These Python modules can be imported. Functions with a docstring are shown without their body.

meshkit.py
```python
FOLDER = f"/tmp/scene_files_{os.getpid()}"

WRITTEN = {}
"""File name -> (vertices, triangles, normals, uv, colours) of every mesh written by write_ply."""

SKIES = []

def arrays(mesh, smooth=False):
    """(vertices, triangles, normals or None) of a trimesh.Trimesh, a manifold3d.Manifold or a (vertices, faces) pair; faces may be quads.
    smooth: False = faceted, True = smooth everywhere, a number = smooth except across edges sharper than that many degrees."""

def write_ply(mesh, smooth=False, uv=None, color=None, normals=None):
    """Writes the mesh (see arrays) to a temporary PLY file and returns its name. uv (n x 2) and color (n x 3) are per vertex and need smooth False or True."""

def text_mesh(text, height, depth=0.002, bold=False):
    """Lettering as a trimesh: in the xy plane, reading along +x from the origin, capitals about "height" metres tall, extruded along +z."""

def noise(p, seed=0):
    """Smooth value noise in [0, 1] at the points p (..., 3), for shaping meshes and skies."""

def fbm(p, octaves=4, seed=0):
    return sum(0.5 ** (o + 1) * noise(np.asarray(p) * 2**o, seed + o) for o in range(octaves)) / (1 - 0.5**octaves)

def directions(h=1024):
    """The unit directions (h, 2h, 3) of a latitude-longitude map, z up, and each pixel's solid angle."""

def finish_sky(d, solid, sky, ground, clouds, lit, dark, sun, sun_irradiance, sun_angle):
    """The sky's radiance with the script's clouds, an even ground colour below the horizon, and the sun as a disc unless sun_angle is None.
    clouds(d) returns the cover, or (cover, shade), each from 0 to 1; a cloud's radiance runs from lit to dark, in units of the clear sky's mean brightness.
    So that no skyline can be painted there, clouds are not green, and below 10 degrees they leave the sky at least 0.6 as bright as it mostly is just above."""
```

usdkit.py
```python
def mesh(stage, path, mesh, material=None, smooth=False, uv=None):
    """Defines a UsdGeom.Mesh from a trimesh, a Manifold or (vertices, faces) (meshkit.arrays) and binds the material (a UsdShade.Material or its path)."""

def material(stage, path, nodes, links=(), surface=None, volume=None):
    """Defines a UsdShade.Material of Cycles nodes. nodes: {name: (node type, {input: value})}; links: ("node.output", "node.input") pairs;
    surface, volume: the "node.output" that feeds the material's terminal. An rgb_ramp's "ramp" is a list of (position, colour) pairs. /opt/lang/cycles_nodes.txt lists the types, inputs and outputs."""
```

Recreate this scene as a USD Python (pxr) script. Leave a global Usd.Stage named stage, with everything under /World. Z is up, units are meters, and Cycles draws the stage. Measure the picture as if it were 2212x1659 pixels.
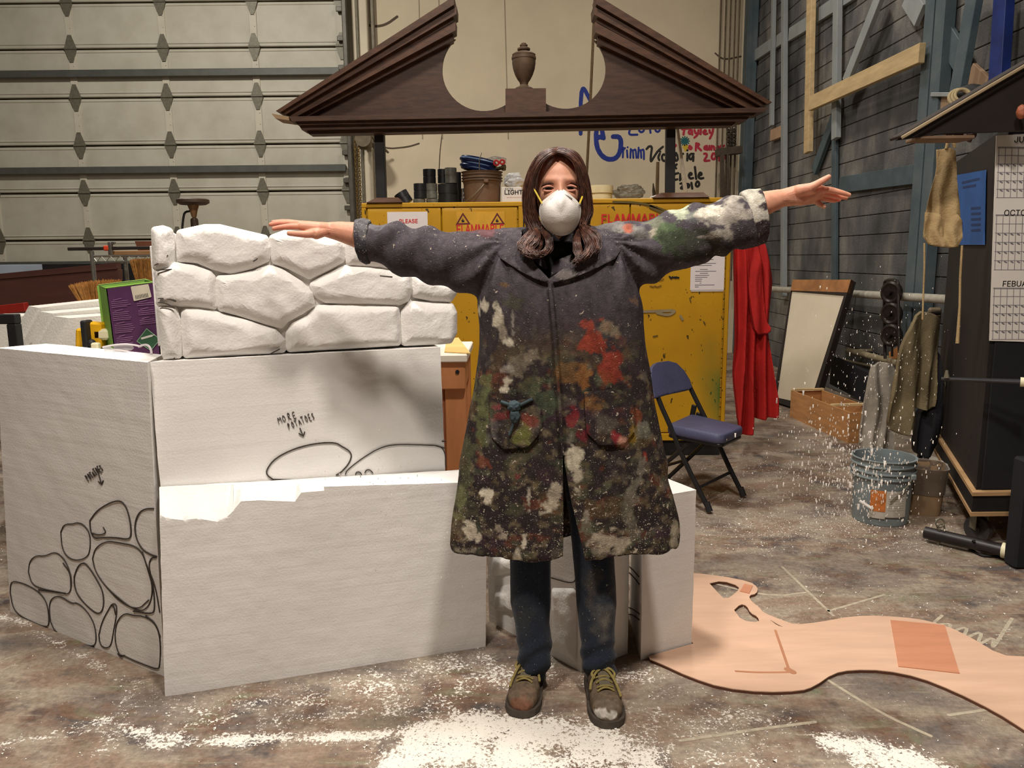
import math, random
import numpy as np, trimesh, manifold3d as m3, usdkit, meshkit
import shapely
from shapely.geometry import Polygon, LineString, Point
from shapely.ops import unary_union
from pxr import Usd, UsdGeom, UsdLux, UsdShade, Gf, Sdf, Vt

stage = Usd.Stage.CreateInMemory()
UsdGeom.SetStageUpAxis(stage, 'Z')
UsdGeom.SetStageMetersPerUnit(stage, 1.0)
stage.DefinePrim('/World', 'Xform')
stage.DefinePrim('/World/Looks', 'Scope')
V = lambda *a: np.array(a, float)

# ---------------------------------------------------------------- camera
EYE, FPX, PITCH, ROLL = 1.33, 1662.0, math.radians(9.3), 0.010
Fw = V(0, math.cos(PITCH), -math.sin(PITCH)); R0 = V(1, 0, 0); U0 = V(0, math.sin(PITCH), math.cos(PITCH))
Rt = R0 * math.cos(ROLL) - U0 * math.sin(ROLL); Up = R0 * math.sin(ROLL) + U0 * math.cos(ROLL)
CAM = V(0, 0, EYE)
cam = UsdGeom.Camera.Define(stage, '/World/camera')
cam.CreateHorizontalApertureAttr(36.0); cam.CreateFocalLengthAttr(36.0 * FPX / 2212)
cam.CreateExposureAttr(0.12)
cam.AddTransformOp().Set(Gf.Matrix4d(*Rt, 0, *Up, 0, *(-Fw), 0, *CAM, 1))

# ---------------------------------------------------------------- lamps of the workshop (warm high-bay lamps under the ceiling)
def lamp(name, pos, aim, radius, watts, col):
    l = UsdLux.DiskLight.Define(stage, '/World/' + name)
    l.CreateRadiusAttr(radius); l.CreateIntensityAttr(watts); l.CreateNormalizeAttr(True)
    l.CreateColorAttr(Gf.Vec3f(*col))
    z = V(*pos) - V(*aim); z /= np.linalg.norm(z)
    x = np.cross(V(0, 1, 0.001), z); x /= np.linalg.norm(x); y = np.cross(z, x)
    l.AddTransformOp().Set(Gf.Matrix4d(*x, 0, *y, 0, *z, 0, *pos, 1))
WARM, NEUT = (1.0, 0.895, 0.80), (1.0, 0.94, 0.86)
lamp('lamp_front_a', (0.55, 0.50, 4.3), (0.55, 0.75, 0), 0.17, 32, WARM)
lamp('lamp_front_b', (-1.05, 0.25, 4.3), (-1.05, 0.5, 0), 0.17, 32, WARM)
lamp('lamp_overhead', (-0.4, 2.7, 5.4), (-0.4, 2.7, 0), 0.30, 44, NEUT)
lamp('lamp_rear_a', (-3.4, 6.4, 5.9), (-3.6, 8.0, 1), 0.25, 62, NEUT)
lamp('lamp_rear_b', (1.4, 6.4, 5.9), (1.4, 7.6, 1), 0.25, 26, WARM)
dome = UsdLux.DomeLight.Define(stage, '/World/ambient')
dome.CreateIntensityAttr(0.02); dome.CreateColorAttr(Gf.Vec3f(1.0, 0.93, 0.84))

# ---------------------------------------------------------------- pixel of the photograph -> point of the place
def ray(px, py): return Fw + Rt * (px - 1106) / FPX - Up * (py - 829.5) / FPX
def G(px, py, z=0.0): d = ray(px, py); return CAM + d * (z - EYE) / d[2]
def P(px, py, y): d = ray(px, py); return CAM + d * y / d[1]
def PX(px, py, x): d = ray(px, py); return CAM + d * x / d[0]
def proj(p):
    q = np.asarray(p, float) - CAM; w = q @ Fw
    return np.stack([1106 + FPX * (q @ Rt) / w, 829.5 - FPX * (q @ Up) / w], -1)
class Frame:
    """A plane with axes: o origin, ex / ey in the plane, n towards the viewer."""
    def __init__(s, o, ex, ey):
        s.o = V(*o); s.ex = V(*ex) / np.linalg.norm(ex); ey = V(*ey) - s.ex * np.dot(s.ex, V(*ey)); s.ey = ey / np.linalg.norm(ey); s.n = np.cross(s.ex, s.ey)
    def hit(s, px, py):
        d = ray(px, py); q = CAM + d * np.dot(s.n, s.o - CAM) / np.dot(s.n, d) - s.o
        return np.dot(q, s.ex), np.dot(q, s.ey)
    def pt(s, u, v, w=0.0): return s.o + s.ex * u + s.ey * v + s.n * w
    def put(s, m, off=0.0):
        m = m.copy(); v = np.array(m.vertices); m.vertices = s.o + v[:, :1] * s.ex + v[:, 1:2] * s.ey + (v[:, 2:3] + off) * s.n
        return m

# ---------------------------------------------------------------- shapes
cat = trimesh.util.concatenate
def TM(v, f): return trimesh.Trimesh(np.asarray(v, float), np.asarray(f), process=False)
def from_man(m): q = m.to_mesh(); return TM(q.vert_properties[:, :3], q.tri_verts)
def to_man(t):
    t = t.copy(); t.merge_vertices(); return m3.Manifold(m3.Mesh(np.asarray(t.vertices, np.float32), np.asarray(t.faces, np.uint32)))
def hull(pts): return trimesh.convex.convex_hull(np.asarray(pts, float))
def rbox(size, r=0.004):
    s = np.array(size, float) / 2; r = min(r, *(s * 0.9)); p = []
    for a in np.ndindex(2, 2, 2):
        c = (np.array(a) * 2 - 1) * s
        for k in range(3):
            q = c - np.sign(c) * r; q[k] = c[k]; p.append(q)
    return hull(p)
def at(m, t, rz=0.0, rx=0.0, ry=0.0):
    m = m.copy(); R = trimesh.transformations.euler_matrix(rx, ry, rz); R[:3, 3] = t; m.apply_transform(R); return m
def bx(x0, x1, y0, y1, z0, z1, r=0.004): return at(rbox((abs(x1 - x0), abs(y1 - y0), abs(z1 - z0)), r), ((x0 + x1) / 2, (y0 + y1) / 2, (z0 + z1) / 2))
def beam(p, q, w, d, up=(0, 0, 1), r=0.003):
    p, q = V(*p), V(*q); x = q - p; L = np.linalg.norm(x); x /= L
    y = np.cross(V(*up), x); y /= np.linalg.norm(y); z = np.cross(x, y)
    m = rbox((L, w, d), r); T = np.eye(4); T[:3, 0], T[:3, 1], T[:3, 2], T[:3, 3] = x, y, z, (p + q) / 2
    m.apply_transform(T); return m
def tube(pts, r, n=10, cap=True):
    pts = np.asarray(pts, float); k = len(pts); r = np.broadcast_to(r, (k,)); t = np.gradient(pts, axis=0); t /= np.maximum(np.linalg.norm(t, axis=1, keepdims=True), 1e-9)
    a = np.cross(t[0], V(0, 0, 1)); a = a if np.linalg.norm(a) > 0.1 else np.cross(t[0], V(1, 0, 0)); v = []
    for i in range(k):
        a = a - t[i] * np.dot(a, t[i]); a /= np.linalg.norm(a); b = np.cross(t[i], a)
        th = np.arange(n) * 2 * np.pi / n; v.append(pts[i] + r[i] * (np.cos(th)[:, None] * a + np.sin(th)[:, None] * b))
    return skin(v, cap)
def skin(rings, cap=True):
    k, n = len(rings), len(rings[0]); v = np.vstack(rings); f = []
    i = np.arange(n); j = (i + 1) % n
    for s in range(k - 1):
        a, b = s * n, (s + 1) * n; f.append(np.stack([a + i, a + j, b + j], 1)); f.append(np.stack([a + i, b + j, b + i], 1))
    if cap:
        v = np.vstack([v, rings[0].mean(0), rings[-1].mean(0)]); c0, c1 = k * n, k * n + 1; e = (k - 1) * n
        f.append(np.stack([np.full(n, c0), j, i], 1)); f.append(np.stack([np.full(n, c1), e + i, e + j], 1))
    return TM(v, np.vstack(f))
def fix(m):
    if m.volume < 0: m.invert()
    return m
def ring(c, a, b, n=48, e=2.0, ax=(1, 0, 0), ay=(0, 1, 0)):
    th = np.arange(n) * 2 * np.pi / n; cs, sn = np.cos(th), np.sin(th)
    return V(*c) + (a * np.sign(cs) * abs(cs) ** (2 / e))[:, None] * V(*ax) + (b * np.sign(sn) * abs(sn) ** (2 / e))[:, None] * V(*ay)
def lathe(prof, c=(0, 0, 0), n=40): return fix(skin([ring((c[0], c[1], c[2] + z), r, r, n) for r, z in prof]))
def extr(poly, d):
    g = [q for q in getattr(poly, 'geoms', [poly]) if not q.is_empty and q.area > 1e-9]
    return cat([trimesh.creation.extrude_polygon(q, d, engine='earcut') for q in g])
def strokes(fr, lines, w, d=0.002, off=0.0, px=True):
    """Hand-drawn lines (pixel polylines on the plane fr) as thin solid strokes."""
    g = []
    for l in lines:
        q = [fr.hit(*p) if px else p for p in l]
        g.append(LineString(chaikin(q)).buffer(w / 2, quad_segs=3) if len(q) > 1 else Point(q[0]).buffer(w / 2))
    return fr.put(extr(unary_union(g).simplify(w * 0.06), d), off)
def chaikin(q, k=2):
    q = np.asarray(q, float)
    if len(q) < 3: return q
    for _ in range(k):
        a, b = q[:-1] * 0.75 + q[1:] * 0.25, q[:-1] * 0.25 + q[1:] * 0.75
        q = np.vstack([q[:1], np.stack([a, b], 1).reshape(-1, q.shape[1]), q[-1:]])
    return q
def spline(q, n):
    q = np.asarray(q, float); t = np.r_[0, np.cumsum(np.linalg.norm(np.diff(q[:, :3], axis=0), axis=1))]
    from scipy.interpolate import PchipInterpolator
    return PchipInterpolator(t / t[-1], q)(np.linspace(0, 1, n))
def text(fr, s, u, v, h, d=0.0012, off=0.0, bold=False, rot=0.0, fit=None):
    m = meshkit.text_mesh(s, h, d, bold); m.vertices[:, 0] -= m.bounds[0, 0]
    if fit: m.vertices[:, 0] *= fit / m.bounds[1, 0]
    c, t = math.cos(rot), math.sin(rot); x, y = np.array(m.vertices[:, 0]), np.array(m.vertices[:, 1])
    m.vertices[:, 0], m.vertices[:, 1] = u + c * x - t * y, v + t * x + c * y
    return fr.put(m, off)
def rough(m, amp, freq, seed=0, edge=None):
    m = m.copy(); n = np.array(m.vertex_normals); v = np.array(m.vertices)
    m.vertices = v + n * ((meshkit.fbm(v * freq + 31.7, 3, seed) - 0.5) * 2 * amp)[:, None]; return m
def fine(m, L): return from_man(to_man(m).refine_to_length(L))

# ---------------------------------------------------------------- things, parts, sub-parts
COUNT = {}
def unique(parent, name):
    k = COUNT.get((parent, name), 0); COUNT[(parent, name)] = k + 1
    return f'{parent}/{name}' + (f'_{k:03d}' if k else '')
def attrs(g, prim):
    pv = UsdGeom.PrimvarsAPI(prim)
    for k, a in g.items():
        a = np.asarray(a, np.float32)
        if a.ndim == 2: pv.CreatePrimvar(k, Sdf.ValueTypeNames.Color3fArray, 'vertex').Set(Vt.Vec3fArray.FromNumpy(a))
        else: pv.CreatePrimvar(k, Sdf.ValueTypeNames.FloatArray, 'vertex').Set(Vt.FloatArray.FromNumpy(a))
def data(prim, **k):
    for a, b in k.items():
        if b: prim.SetCustomDataByKey(a, b)
def lay(path, mesh, mat, smooth, loc, prim=None):
    m = mesh.copy(); m.vertices = np.array(m.vertices) - loc
    g = usdkit.mesh(stage, path, m, mat, smooth=smooth)
    if prim: attrs(prim, g.GetPrim())
    return g
def single(name, mesh, mat, label, category, group=None, kind=None, smooth=35, prim=None):
    b = mesh.bounds; loc = V((b[0, 0] + b[1, 0]) / 2, (b[0, 1] + b[1, 1]) / 2, b[0, 2])
    path = unique('/World', name); g = lay(path, mesh, mat, smooth, loc, prim); g.AddTranslateOp().Set(Gf.Vec3d(*loc))
    data(g.GetPrim(), label=label, category=category, group=group, kind=kind); return g
class Thing:
    def __init__(s, name, label, category, group=None, kind=None):
        s.name, s.d, s.parts = name, dict(label=label, category=category, group=group, kind=kind), []
    def part(s, name, mesh, mat, label=None, smooth=35, under=None, prim=None, kind=None):
        s.parts.append((name, mesh, mat, label, smooth, under, prim, kind)); return len(s.parts) - 1
    def done(s, loc=None):
        if loc is None:
            b = np.array([q[1].bounds for q in s.parts]); lo, hi = b[:, 0].min(0), b[:, 1].max(0); loc = V((lo[0] + hi[0]) / 2, (lo[1] + hi[1]) / 2, lo[2])
        loc = V(*loc); path = unique('/World', s.name); x = UsdGeom.Xform.Define(stage, path); x.AddTranslateOp().Set(Gf.Vec3d(*loc)); data(x.GetPrim(), **s.d)
        made = {}
        for i, (name, mesh, mat, label, smooth, under, prim, kind) in enumerate(s.parts):
            made[i] = unique(made[under] if under is not None else path, name)
            g = lay(made[i], mesh, mat, smooth, loc, prim); data(g.GetPrim(), label=label, kind=kind)
        return path

# ---------------------------------------------------------------- materials
def srgb(r, g, b):
    c = np.array([r, g, b], float) / 255; return tuple(np.where(c <= 0.04045, c / 12.92, ((c + 0.055) / 1.055) ** 2.4))
MATS = {}
def M(name, c, rough=0.6, var=0.12, scale=6.0, bump=0.0, bscale=80.0, metal=0.0, spec=0.4, c2=None, lo=0.35, hi=0.65, stretch=None, detail=4.0, **kw):
    if name in MATS: return MATS[name]
    c = np.array(srgb(*c)); d = np.array(srgb(*c2)) if c2 else c * (1 - var); e = c if c2 else np.minimum(c * (1 + var), 0.95)
    nd = {'t': ('texture_coordinate', {}), 'm': ('mapping', {'scale': stretch or (1, 1, 1)}), 'n': ('noise_texture', {'scale': scale, 'detail': detail, 'roughness': 0.6}),
          'r': ('rgb_ramp', {'ramp': [(lo, tuple(d)), (hi, tuple(e))]}),
          'p': ('principled_bsdf', {'roughness': rough, 'metallic': metal, 'specular_ior_level': spec, **kw})}
    ln = [('t.object', 'm.vector'), ('m.vector', 'n.vector'), ('n.fac', 'r.fac'), ('r.color', 'p.base_color')]
    if bump:
        nd['bn'] = ('noise_texture', {'scale': bscale, 'detail': 3.0}); nd['b'] = ('bump', {'strength': bump, 'distance': 0.01})
        ln += [('m.vector', 'bn.vector'), ('bn.fac', 'b.height'), ('b.normal', 'p.normal')]
    MATS[name] = usdkit.material(stage, '/World/Looks/' + name, nd, ln, surface='p.BSDF'); return MATS[name]
# ================================================================ THE SETTING
XR, YB, XL, YF, ZC = 3.2, 10.6, -8.0, -5.0, 6.6
rng = np.random.default_rng(7)
# ---- floor: scenic-paint covered boards; the vertex values tell where foam dust lies
def grid_axis(*seg):
    a = [seg[0][0]]
    for s, e, d in seg: a += list(np.linspace(s, e, max(2, int(round((e - s) / d)) + 1))[1:])
    return np.array(a)
gx = grid_axis((XL, -2.6, 0.6), (-2.6, 2.6, 0.02), (2.6, XR + 0.2, 0.2)); gy = grid_axis((YF, 1.2, 0.6), (1.2, 3.2, 0.02), (3.2, YB + 0.2, 0.2))
X_, Y_ = np.meshgrid(gx, gy, indexing='ij'); fv = np.stack([X_.ravel(), Y_.ravel(), np.zeros(X_.size)], 1)
ni, nj = len(gx), len(gy); a = (np.arange(ni - 1)[:, None] * nj + np.arange(nj - 1)).ravel()
ff = np.vstack([np.stack([a, a + nj, a + nj + 1], 1), np.stack([a, a + nj + 1, a + 1], 1)])
DUST = [  # (pixel polyline, half width in metres, amount): how the white foam crumbs lie on the floor
    ([(930, 1590), (1050, 1580), (1180, 1590), (1290, 1602)], 0.10, 0.96), ([(880, 1640), (1010, 1625), (1130, 1650)], 0.10, 0.9), ([(1180, 1640), (1300, 1630), (1390, 1640)], 0.09, 0.78),
    ([(1040, 1552), (1180, 1562), (1240, 1578)], 0.06, 0.75), ([(1290, 1592), (1380, 1602)], 0.06, 0.6), ([(330, 1603), (520, 1596), (700, 1592), (900, 1580)], 0.030, 0.74), ([(215, 1555), (330, 1585), (440, 1605)], 0.028, 0.66),
    ([(560, 1565), (760, 1540), (960, 1525)], 0.06, 0.47), ([(760, 1480), (900, 1450), (1040, 1430)], 0.09, 0.44), ([(1000, 1440), (1100, 1470), (1180, 1450)], 0.08, 0.47), ([(290, 1470), (270, 1520), (210, 1620)], 0.04, 0.44),
    ([(70, 1365), (120, 1388), (180, 1420), (260, 1470)], 0.022, 0.52), ([(0, 1330), (60, 1348)], 0.02, 0.68), ([(1800, 1602), (1880, 1617), (1960, 1640), (2010, 1659)], 0.05, 0.95), ([(1870, 1640), (1930, 1655)], 0.05, 0.95),
    ([(1430, 1500), (1560, 1530), (1700, 1560)], 0.09, 0.36), ([(1350, 1540), (1480, 1560), (1640, 1600)], 0.10, 0.38), ([(0, 1610), (110, 1590), (180, 1570)], 0.04, 0.42), ([(1200, 1470), (1260, 1480), (1420, 1450)], 0.07, 0.40),
    ([(1500, 1300), (1700, 1330), (1800, 1345)], 0.10, 0.24), ([(1650, 1150), (1800, 1130), (1900, 1150)], 0.25, 0.20), ([(400, 1545), (700, 1505), (1000, 1485)], 0.15, 0.34), ([(1450, 1640), (1600, 1650)], 0.14, 0.36), ([(1640, 1250), (1800, 1290), (2150, 1340)], 0.2, 0.16)]
dust = np.zeros(len(fv))
near = (abs(fv[:, 0]) < 3) & (fv[:, 1] > 1.1) & (fv[:, 1] < 5); q2 = fv[near, :2]
for line, w, amt in DUST:
    g = LineString([tuple(G(*p)[:2]) for p in line]); d = shapely.distance(shapely.points(q2), g)
    dust[near] = np.maximum(dust[near], amt * .92 * np.exp(-(d / w) ** 2 * 0.8))
fm = TM(fv, ff)
floor_mat = usdkit.material(stage, '/World/Looks/floor_paint', {
    't': ('texture_coordinate', {}), 'da': ('attribute', {'attribute': 'dust'}),
    'm1': ('mapping', {'scale': (0.9, 2.2, 1)}), 'n1': ('noise_texture', {'scale': 1.5, 'detail': 6.0, 'roughness': 0.62, 'distortion': 0.5}),
    'r1': ('rgb_ramp', {'ramp': [(0.30, srgb(96, 90, 86)), (0.42, srgb(132, 120, 108)), (0.50, srgb(150, 138, 122)), (0.57, srgb(136, 116, 100)), (0.66, srgb(120, 112, 96)), (0.78, srgb(164, 152, 134))]}),
    'm2': ('mapping', {'location': (3, 7, 0), 'scale': (1.3, 3.0, 1)}), 'n2': ('noise_texture', {'scale': 2.6, 'detail': 5.0, 'roughness': 0.6, 'distortion': 0.8}),
    'r2': ('rgb_ramp', {'ramp': [(0.0, srgb(62, 62, 70)), (0.40, srgb(84, 78, 76)), (0.55, srgb(110, 86, 70)), (0.68, srgb(112, 116, 92)), (0.85, srgb(186, 172, 148))]}),
    'n3': ('noise_texture', {'scale': 3.1, 'detail': 5.0, 'roughness': 0.7}), 'k3': ('map_range', {'from_min': 0.47, 'from_max': 0.60, 'clamp': True}),
    'x1': ('mix_color', {}), 'm4': ('mapping', {'scale': (6, 60, 1), 'rotation': (0, 0, 0.5)}), 'n4': ('noise_texture', {'scale': 1.0, 'detail': 4.0}), 'k4': ('map_range', {'from_min': 0.60, 'from_max': 0.75, 'to_max': 0.35, 'clamp': True}),
    'x2': ('mix_color', {'b': srgb(186, 176, 156)}), 'n5': ('noise_texture', {'scale': 55.0, 'detail': 5.0, 'roughness': 0.75}), 'k5': ('map_range', {'from_min': 0.25, 'from_max': 0.75, 'to_min': 0.66, 'to_max': 1.55}), 'x3': ('mix_color', {'blend_type': 'multiply', 'fac': 1.0, 'use_clamp': False}),
    'nd': ('noise_texture', {'scale': 85.0, 'detail': 4.0, 'roughness': 0.75}), 'nb': ('noise_texture', {'scale': 9.0, 'detail': 5.0, 'roughness': 0.65, 'distortion': 0.8}),
    'ad': ('math', {'math_type': 'multiply_add', 'value2': 2.3, 'value3': -0.70}), 'ad2': ('math', {'math_type': 'multiply_add', 'value2': 1.5}), 'ad3': ('math', {'math_type': 'add'}),
    'kd': ('map_range', {'from_min': 1.68, 'from_max': 1.84, 'clamp': True}), 'xd': ('mix_color', {'b': srgb(236, 232, 222)}),
    'b': ('bump', {'strength': 0.35, 'distance': 0.006}), 'p': ('principled_bsdf', {'roughness': 0.62, 'specular_ior_level': 0.35})},
    [('t.object', 'm1.vector'), ('m1.vector', 'n1.vector'), ('n1.fac', 'r1.fac'), ('t.object', 'm2.vector'), ('m2.vector', 'n2.vector'), ('n2.fac', 'r2.fac'), ('t.object', 'n3.vector'), ('n3.fac', 'k3.value'),
     ('k3.result', 'x1.fac'), ('r1.color', 'x1.a'), ('r2.color', 'x1.b'), ('t.object', 'm4.vector'), ('m4.vector', 'n4.vector'), ('n4.fac', 'k4.value'), ('k4.result', 'x2.fac'), ('x1.result', 'x2.a'),
     ('t.object', 'n5.vector'), ('n5.fac', 'k5.value'), ('x2.result', 'x3.a'), ('k5.result', 'x3.b'), ('t.object', 'nd.vector'), ('t.object', 'nb.vector'), ('nd.fac', 'ad.value1'), ('nb.fac', 'ad2.value1'), ('ad.value', 'ad2.value3'), ('ad2.value', 'ad3.value1'), ('da.fac', 'ad3.value2'),
     ('ad3.value', 'kd.value'), ('kd.result', 'xd.fac'), ('x3.result', 'xd.a'), ('xd.result', 'p.base_color'), ('ad3.value', 'b.height'), ('b.normal', 'p.normal')], surface='p.BSDF')
floor = Thing('floor', 'paint-splattered wooden workshop floor dusted with white foam', None, kind='structure')
floor.parts.append(('floor_surface', fm, floor_mat, None, False, None, {'dust': dust}, None))
FL = Frame((0, 0, 0), (1, 0, 0), (0, 1, 0))
scuff = M('scuff_paint', (176, 166, 146), 0.7, 0.2, 40)
for l in [[(2035, 1330), (2010, 1352), (2060, 1345), (2040, 1372), (2095, 1350), (2075, 1385), (2125, 1360), (2108, 1398), (2150, 1372), (2140, 1410), (2186, 1336)], [(1500, 1250), (1660, 1290), (1740, 1280)], [(1690, 1225), (1800, 1330)], [(1790, 1320), (1910, 1285)],
          [(1470, 1600), (1640, 1575), (1760, 1560)], [(1790, 1470), (1900, 1540), (2010, 1590)], [(2050, 1545), (2190, 1525)]]:
    floor.part('paint_stroke', strokes(FL, [l], 0.012, 0.0008), scuff)
floor.done((0, 0, 0))
# ---- walls and ceiling
cream = M('cream_wall', (208, 194, 166), 0.8, 0.06, 1.3, 0.15, 30)
wb = Thing('wall_back', None, None, kind='structure')
wb.part('wall_surface', bx(XL - .2, XR + .2, YB, YB + 0.2, 0, ZC), cream)
WB = Frame((0, YB, 0), (1, 0, 0), (0, 0, 1))
seam = M('wall_seam', (150, 138, 116), 0.8)
for x in (905, 948, 1090): wb.part('wall_seam', strokes(WB, [[(x, 0), (x + 8, 300)]], 0.012, 0.004), seam)
dirt = M('wall_crack', (88, 76, 62), 0.9)
wb.part('wall_crack', cat([strokes(WB, [[(955, 290), (950, 330), (948, 380)]], 0.012, 0.003), strokes(WB, [[(785, 45), (800, 58), (832, 55), (858, 36)]], 0.03, 0.004), strokes(WB, [[(802, 300), (830, 322), (880, 318), (905, 310)]], 0.02, 0.003), strokes(WB, [[(1545, 115), (1562, 130), (1600, 122)]], 0.02, 0.003)]), dirt)
blue, black, red, teal, yel = M('blue_paint', (18, 44, 132), 0.6), M('black_paint', (34, 32, 28), 0.6), M('red_paint', (176, 42, 62), 0.6), M('teal_paint', (22, 92, 96), 0.6), M('yellow_paint', (206, 176, 52), 0.6)
z = lambda s, ox=1200, oy=150, k=5.267: [[(ox + x / k, oy + y / k) for x, y in l] for l in s]
def graffiti(lines, w, mat): wb.part('painted_lettering', strokes(WB, z(lines), w * 10.6 / FPX / 5.267, 0.004), mat)
graffiti([[(285, 730), (285, 300), (310, 200), (350, 260), (460, 480), (560, 640)]], 42, blue)
graffiti([[(545, 780), (520, 640), (470, 640), (455, 800), (480, 920), (540, 1000), (620, 1030), (700, 1005), (742, 920), (745, 765), (655, 765)], [(530, 775), (500, 765), (480, 780)]], 50, blue)
graffiti([[(770, 890), (765, 1000)], [(768, 920), (790, 895)], [(812, 920), (818, 1000)], [(820, 885)], [(855, 905), (850, 1005)], [(855, 920), (880, 915), (885, 1005)], [(885, 920), (912, 905), (920, 1005)], [(945, 890), (940, 1005)], [(945, 920), (970, 915), (975, 1005)], [(975, 920), (1005, 905), (1005, 1020)]], 20, blue)
graffiti([[(830, 640), (850, 610), (870, 640), (820, 745), (930, 742)], [(960, 620), (940, 670), (960, 715), (1000, 710), (1010, 660), (990, 620), (960, 620)], [(1065, 610), (1080, 720)], [(1140, 620), (1125, 670), (1150, 715), (1185, 700), (1190, 650), (1165, 615), (1140, 620)]], 22, blue)
graffiti([[(1035, 905), (1065, 870), (1100, 880), (1085, 960), (1080, 1060), (1110, 1010), (1160, 930), (1220, 880)], [(1185, 960), (1165, 1000), (1180, 1030)], [(1190, 935)], [(1255, 980), (1225, 960), (1205, 1000), (1225, 1045), (1262, 1035)], [(1300, 900), (1295, 1045)], [(1270, 950), (1330, 945)],
          [(1370, 950), (1350, 1000), (1370, 1050), (1400, 1010), (1370, 950)], [(1420, 960), (1418, 1040)], [(1420, 980), (1450, 960)], [(1500, 960), (1498, 1035)], [(1500, 920)], [(1570, 960), (1530, 960), (1515, 1010), (1545, 1030), (1570, 965), (1565, 1040)]], 24, black)
graffiti([[(1440, 680), (1530, 668)], [(1475, 620), (1455, 740)], [(1550, 690), (1520, 690), (1512, 730), (1545, 735), (1550, 690), (1556, 740)], [(1580, 690), (1590, 730), (1625, 730)], [(1625, 690), (1620, 740), (1580, 775)], [(1655, 640), (1650, 735)], [(1680, 715), (1715, 705), (1700, 685), (1680, 715), (1695, 740), (1725, 730)], [(1750, 690), (1755, 725), (1785, 720)], [(1795, 660), (1785, 730), (1755, 785)]], 24, red)
graffiti([[(1345, 850), (1350, 910)], [(1350, 850), (1375, 865), (1350, 880)], [(1525, 870), (1515, 895), (1535, 910), (1552, 890), (1525, 870)], [(1600, 840), (1595, 920)], [(1600, 840), (1640, 850), (1610, 880), (1655, 920)], [(1720, 870), (1690, 880), (1695, 910), (1720, 905), (1720, 870), (1725, 915)], [(1750, 870), (1748, 912)], [(1775, 870), (1773, 912)], [(1775, 880), (1800, 870), (1805, 912)], [(1830, 895), (1860, 890), (1845, 870), (1830, 895), (1860, 912)], [(1880, 870), (1880, 912)], [(1880, 885), (1915, 868)],
          [(1690, 960), (1715, 955), (1725, 985), (1680, 1045), (1750, 1035)], [(1790, 955), (1770, 1000), (1795, 1030), (1825, 1000), (1815, 955), (1790, 955)], [(1860, 950), (1862, 1035)], [(1900, 955), (1885, 1000), (1910, 1030), (1930, 990), (1900, 955)]], 24, red)
graffiti([[(1470, 815), (1470 + 50 * math.cos(a), 815 + 50 * math.sin(a))] for a in np.arange(12) * 0.5236], 14, teal)
graffiti([[(1465, 880), (1490, 870), (1480, 910)]], 40, yel)
graffiti([[(1378, 1080), (1350, 1110), (1372, 1125)], [(1395, 1180), (1345, 1190), (1345, 1260), (1385, 1250)], [(1420, 1190), (1415, 1260)], [(1455, 1190), (1440, 1250)], [(1515, 1205), (1555, 1195), (1535, 1170), (1510, 1205), (1530, 1245), (1565, 1235)], [(1585, 1110), (1600, 1245)], [(1625, 1210), (1670, 1195), (1645, 1165), (1620, 1210), (1640, 1245), (1680, 1235)],
          [(1420, 1300), (1450, 1290), (1455, 1320), (1415, 1355), (1470, 1355)], [(1500, 1300), (1490, 1340), (1515, 1345), (1525, 1310), (1500, 1300)], [(1545, 1290), (1555, 1355)], [(1610, 1275), (1590, 1310), (1610, 1340), (1640, 1310), (1625, 1275), (1610, 1275)]], 24, black)
wb.done((0, YB, 0))
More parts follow.
